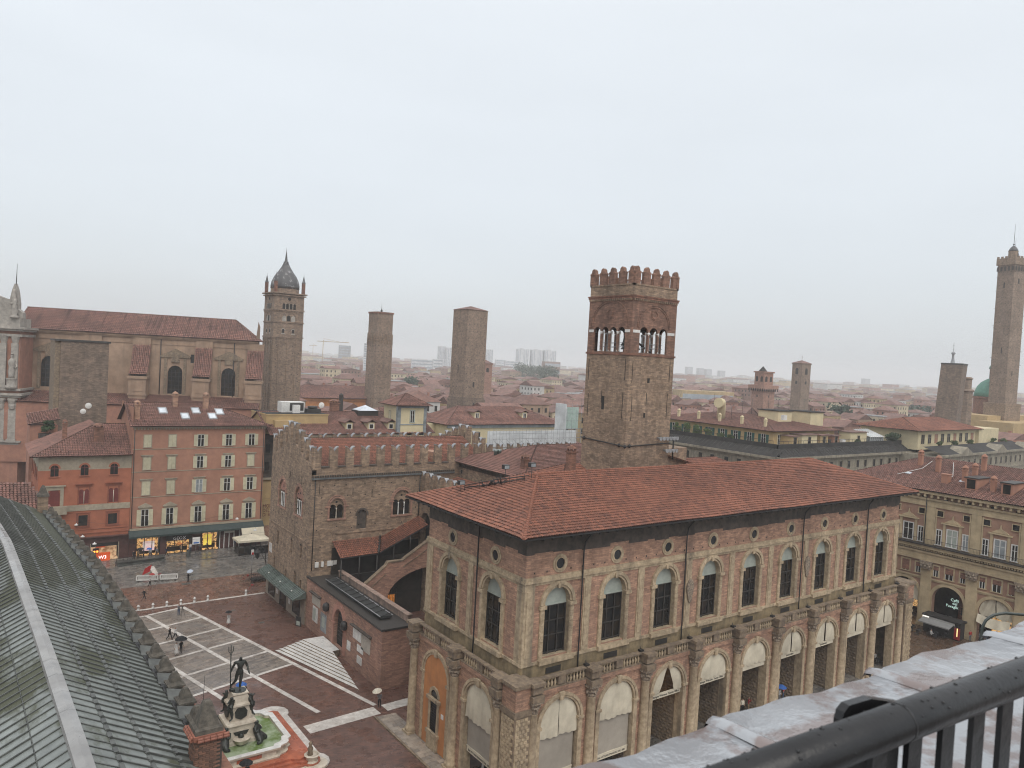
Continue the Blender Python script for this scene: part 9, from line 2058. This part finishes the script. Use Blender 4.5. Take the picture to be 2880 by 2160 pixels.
SP = thing('stop_post', 'slim post with red and white light box beside the palace corner', 'post', (39.2, 124.6, 0)); m = MB(); m.tube([(39.2, 124.6, 0), (39.2, 124.6, 4.2)], .05, 6); add('pole', m, 'lead', SP); m = MB(); m.wbox(39.0, 39.4, 124.4, 124.6, 3.5, 4.3); add('light_box', m, 'white_paint', SP); m = MB(); m.wbox(39.05, 39.35, 124.36, 124.4, 3.5, 3.9); add('red_panel', m, 'sign_red', SP)
LT = thing('wall_lantern', 'black wrought-iron lantern on an ornate bracket at the palace corner', 'lantern', (38.4, 115.2, 4)); m = MB(); m.tube([(38.6, 115.3, 3), (38.3, 115.5, 6.5), (37.9, 115.9, 7.0), (37.4, 116.3, 6.6)], .06, 6); m.tube([(38.5, 115.3, 4.5), (37.9, 115.8, 5.8), (38.3, 115.5, 6.5)], .04, 5); add('bracket', m, 'iron', LT); m = MB(); m.lathe([(.08, 0), (.3, .3), (.42, 1.0), (.46, 1.05), (.2, 1.4), (.05, 1.6)], 37.4, 116.3, 5.0, 6, sm=False); add('lantern_cage', m, 'iron', LT)
CU = thing('cafe_parasol', 'large cream square parasol over a dark glazed cafe enclosure', 'parasol', (43.2, 138.6, 0)); m = MB()
c_ = [(40.4, 136.9), (46.2, 136.5), (46.2, 140.3), (40.4, 140.5)]; tp_ = (43.3, 138.6, 3.55)
for i in range(4):
    a, b = c_[i], c_[(i+1) % 4]; m.face([(*a, 2.75), (*b, 2.75), tp_]); m.face([(*a, 2.4), (*b, 2.4), (*b, 2.75), (*a, 2.75)])
add('canopy', m, 'canvas', CU); m = MB(); m.tube([(43.3, 138.6, 0), (43.3, 138.6, 3.7)], .06, 6); add('pole', m, 'iron', CU)
EN = thing('cafe_enclosure', 'dark glazed screens around the cafe tables under the parasol', 'screen', (43.2, 138.6, 0)); m = MB(); m.wbox(40.7, 46.6, 137.0, 137.06, .13, 1.5); m.wbox(40.7, 40.76, 137.07, 140, .13, 1.5); add('screen_panel', m, 'glass', EN); m = MB()
for i in range(7): m.wbox(40.65+.97*i, 40.73+.97*i, 136.95, 137.1, .13, 2.4)
m.wbox(40.6, 46.6, 136.93, 136.98, 1.45, 1.55); add('posts', m, 'iron', EN)
AF = thing('menu_board', 'black folding menu board before the palace shop', 'menu board', (37.9, 98.5, 0)); m = MB(); f = Fr(37.5, 98.9, -60); m.prism(f, [(0, 0), (.9, 0), (.9, 1.35), (0, 1.35)], 0, .06); add('board', m, 'iron', AF); m = MB(); m.box(f, .15, .75, .06, .08, .15, .7); add('print', m, 'lunette', AF)
# hanging lamps and wires over the street
WR = thing('tram_wires', 'thin overhead wires strung across the street before the shop fronts', 'wires', (28, 135, 7))
for a, b, sg in (((5, 142.8, 9.0), (52, 146, 8.6), .5), ((5, 139, 7.4), (40.5, 134.5, 7.6), .5), ((8, 131, 6.6), (38.6, 115, 9.5), .6), ((10.5, 143.3, 8.2), (39.0, 114.8, 10.5), .8), ((9, 133, 7.2), (46, 143.3, 7.0), .5)):
    m = MB(); m.tube([(a[0]+(b[0]-a[0])*t, a[1]+(b[1]-a[1])*t, a[2]+(b[2]-a[2])*t-sg*4*t*(1-t)) for t in np.linspace(0, 1, 12)], .014, 3); add('wire', m, 'iron', WR)
for k, (x, y, z) in enumerate(((15.4, 143.4, 6.5), (15.4, 134.5, 6.5), (16.4, 129, 6.5), (40.5, 138.5, 6.5), (40.8, 128.7, 6.5))):
    t = thing('hanging_lamp', ['white street lamp hanging before the red house at upper left', 'white street lamp hanging just above the red house shop', 'white street lamp hanging lowest at the left', 'white street lamp hanging before the salmon house corner', 'white street lamp hanging above the cream parasol'][k], 'lamp', (x, y, z), 'hanging street lamps'); m = MB(); m.lathe([(.32, 0), (.3, .08), (.12, .2), (.04, .35)], x, y, z, 10); add('shade', m, 'white_paint', t); m = MB(); m.tube([(x, y, z+.3), (x, y, z+.7)], .02, 4); add('hook', m, 'iron', t)
for k, (x, y, w) in enumerate(((28.2, 123.8, 1.4), (31.5, 108.5, .7), (33.4, 101.8, .8))):
    m = MB(); m.wbox(x, x+w, y, y+w*.7, .006, .014); add('drain_cover', m, 'batten_dark', None, ['large dark drain cover near the barriers', 'small dark drain cover on the upper brick paving', 'dark drain cover near the palace shops'][k], 'drain cover', 'drain covers', loc=None)
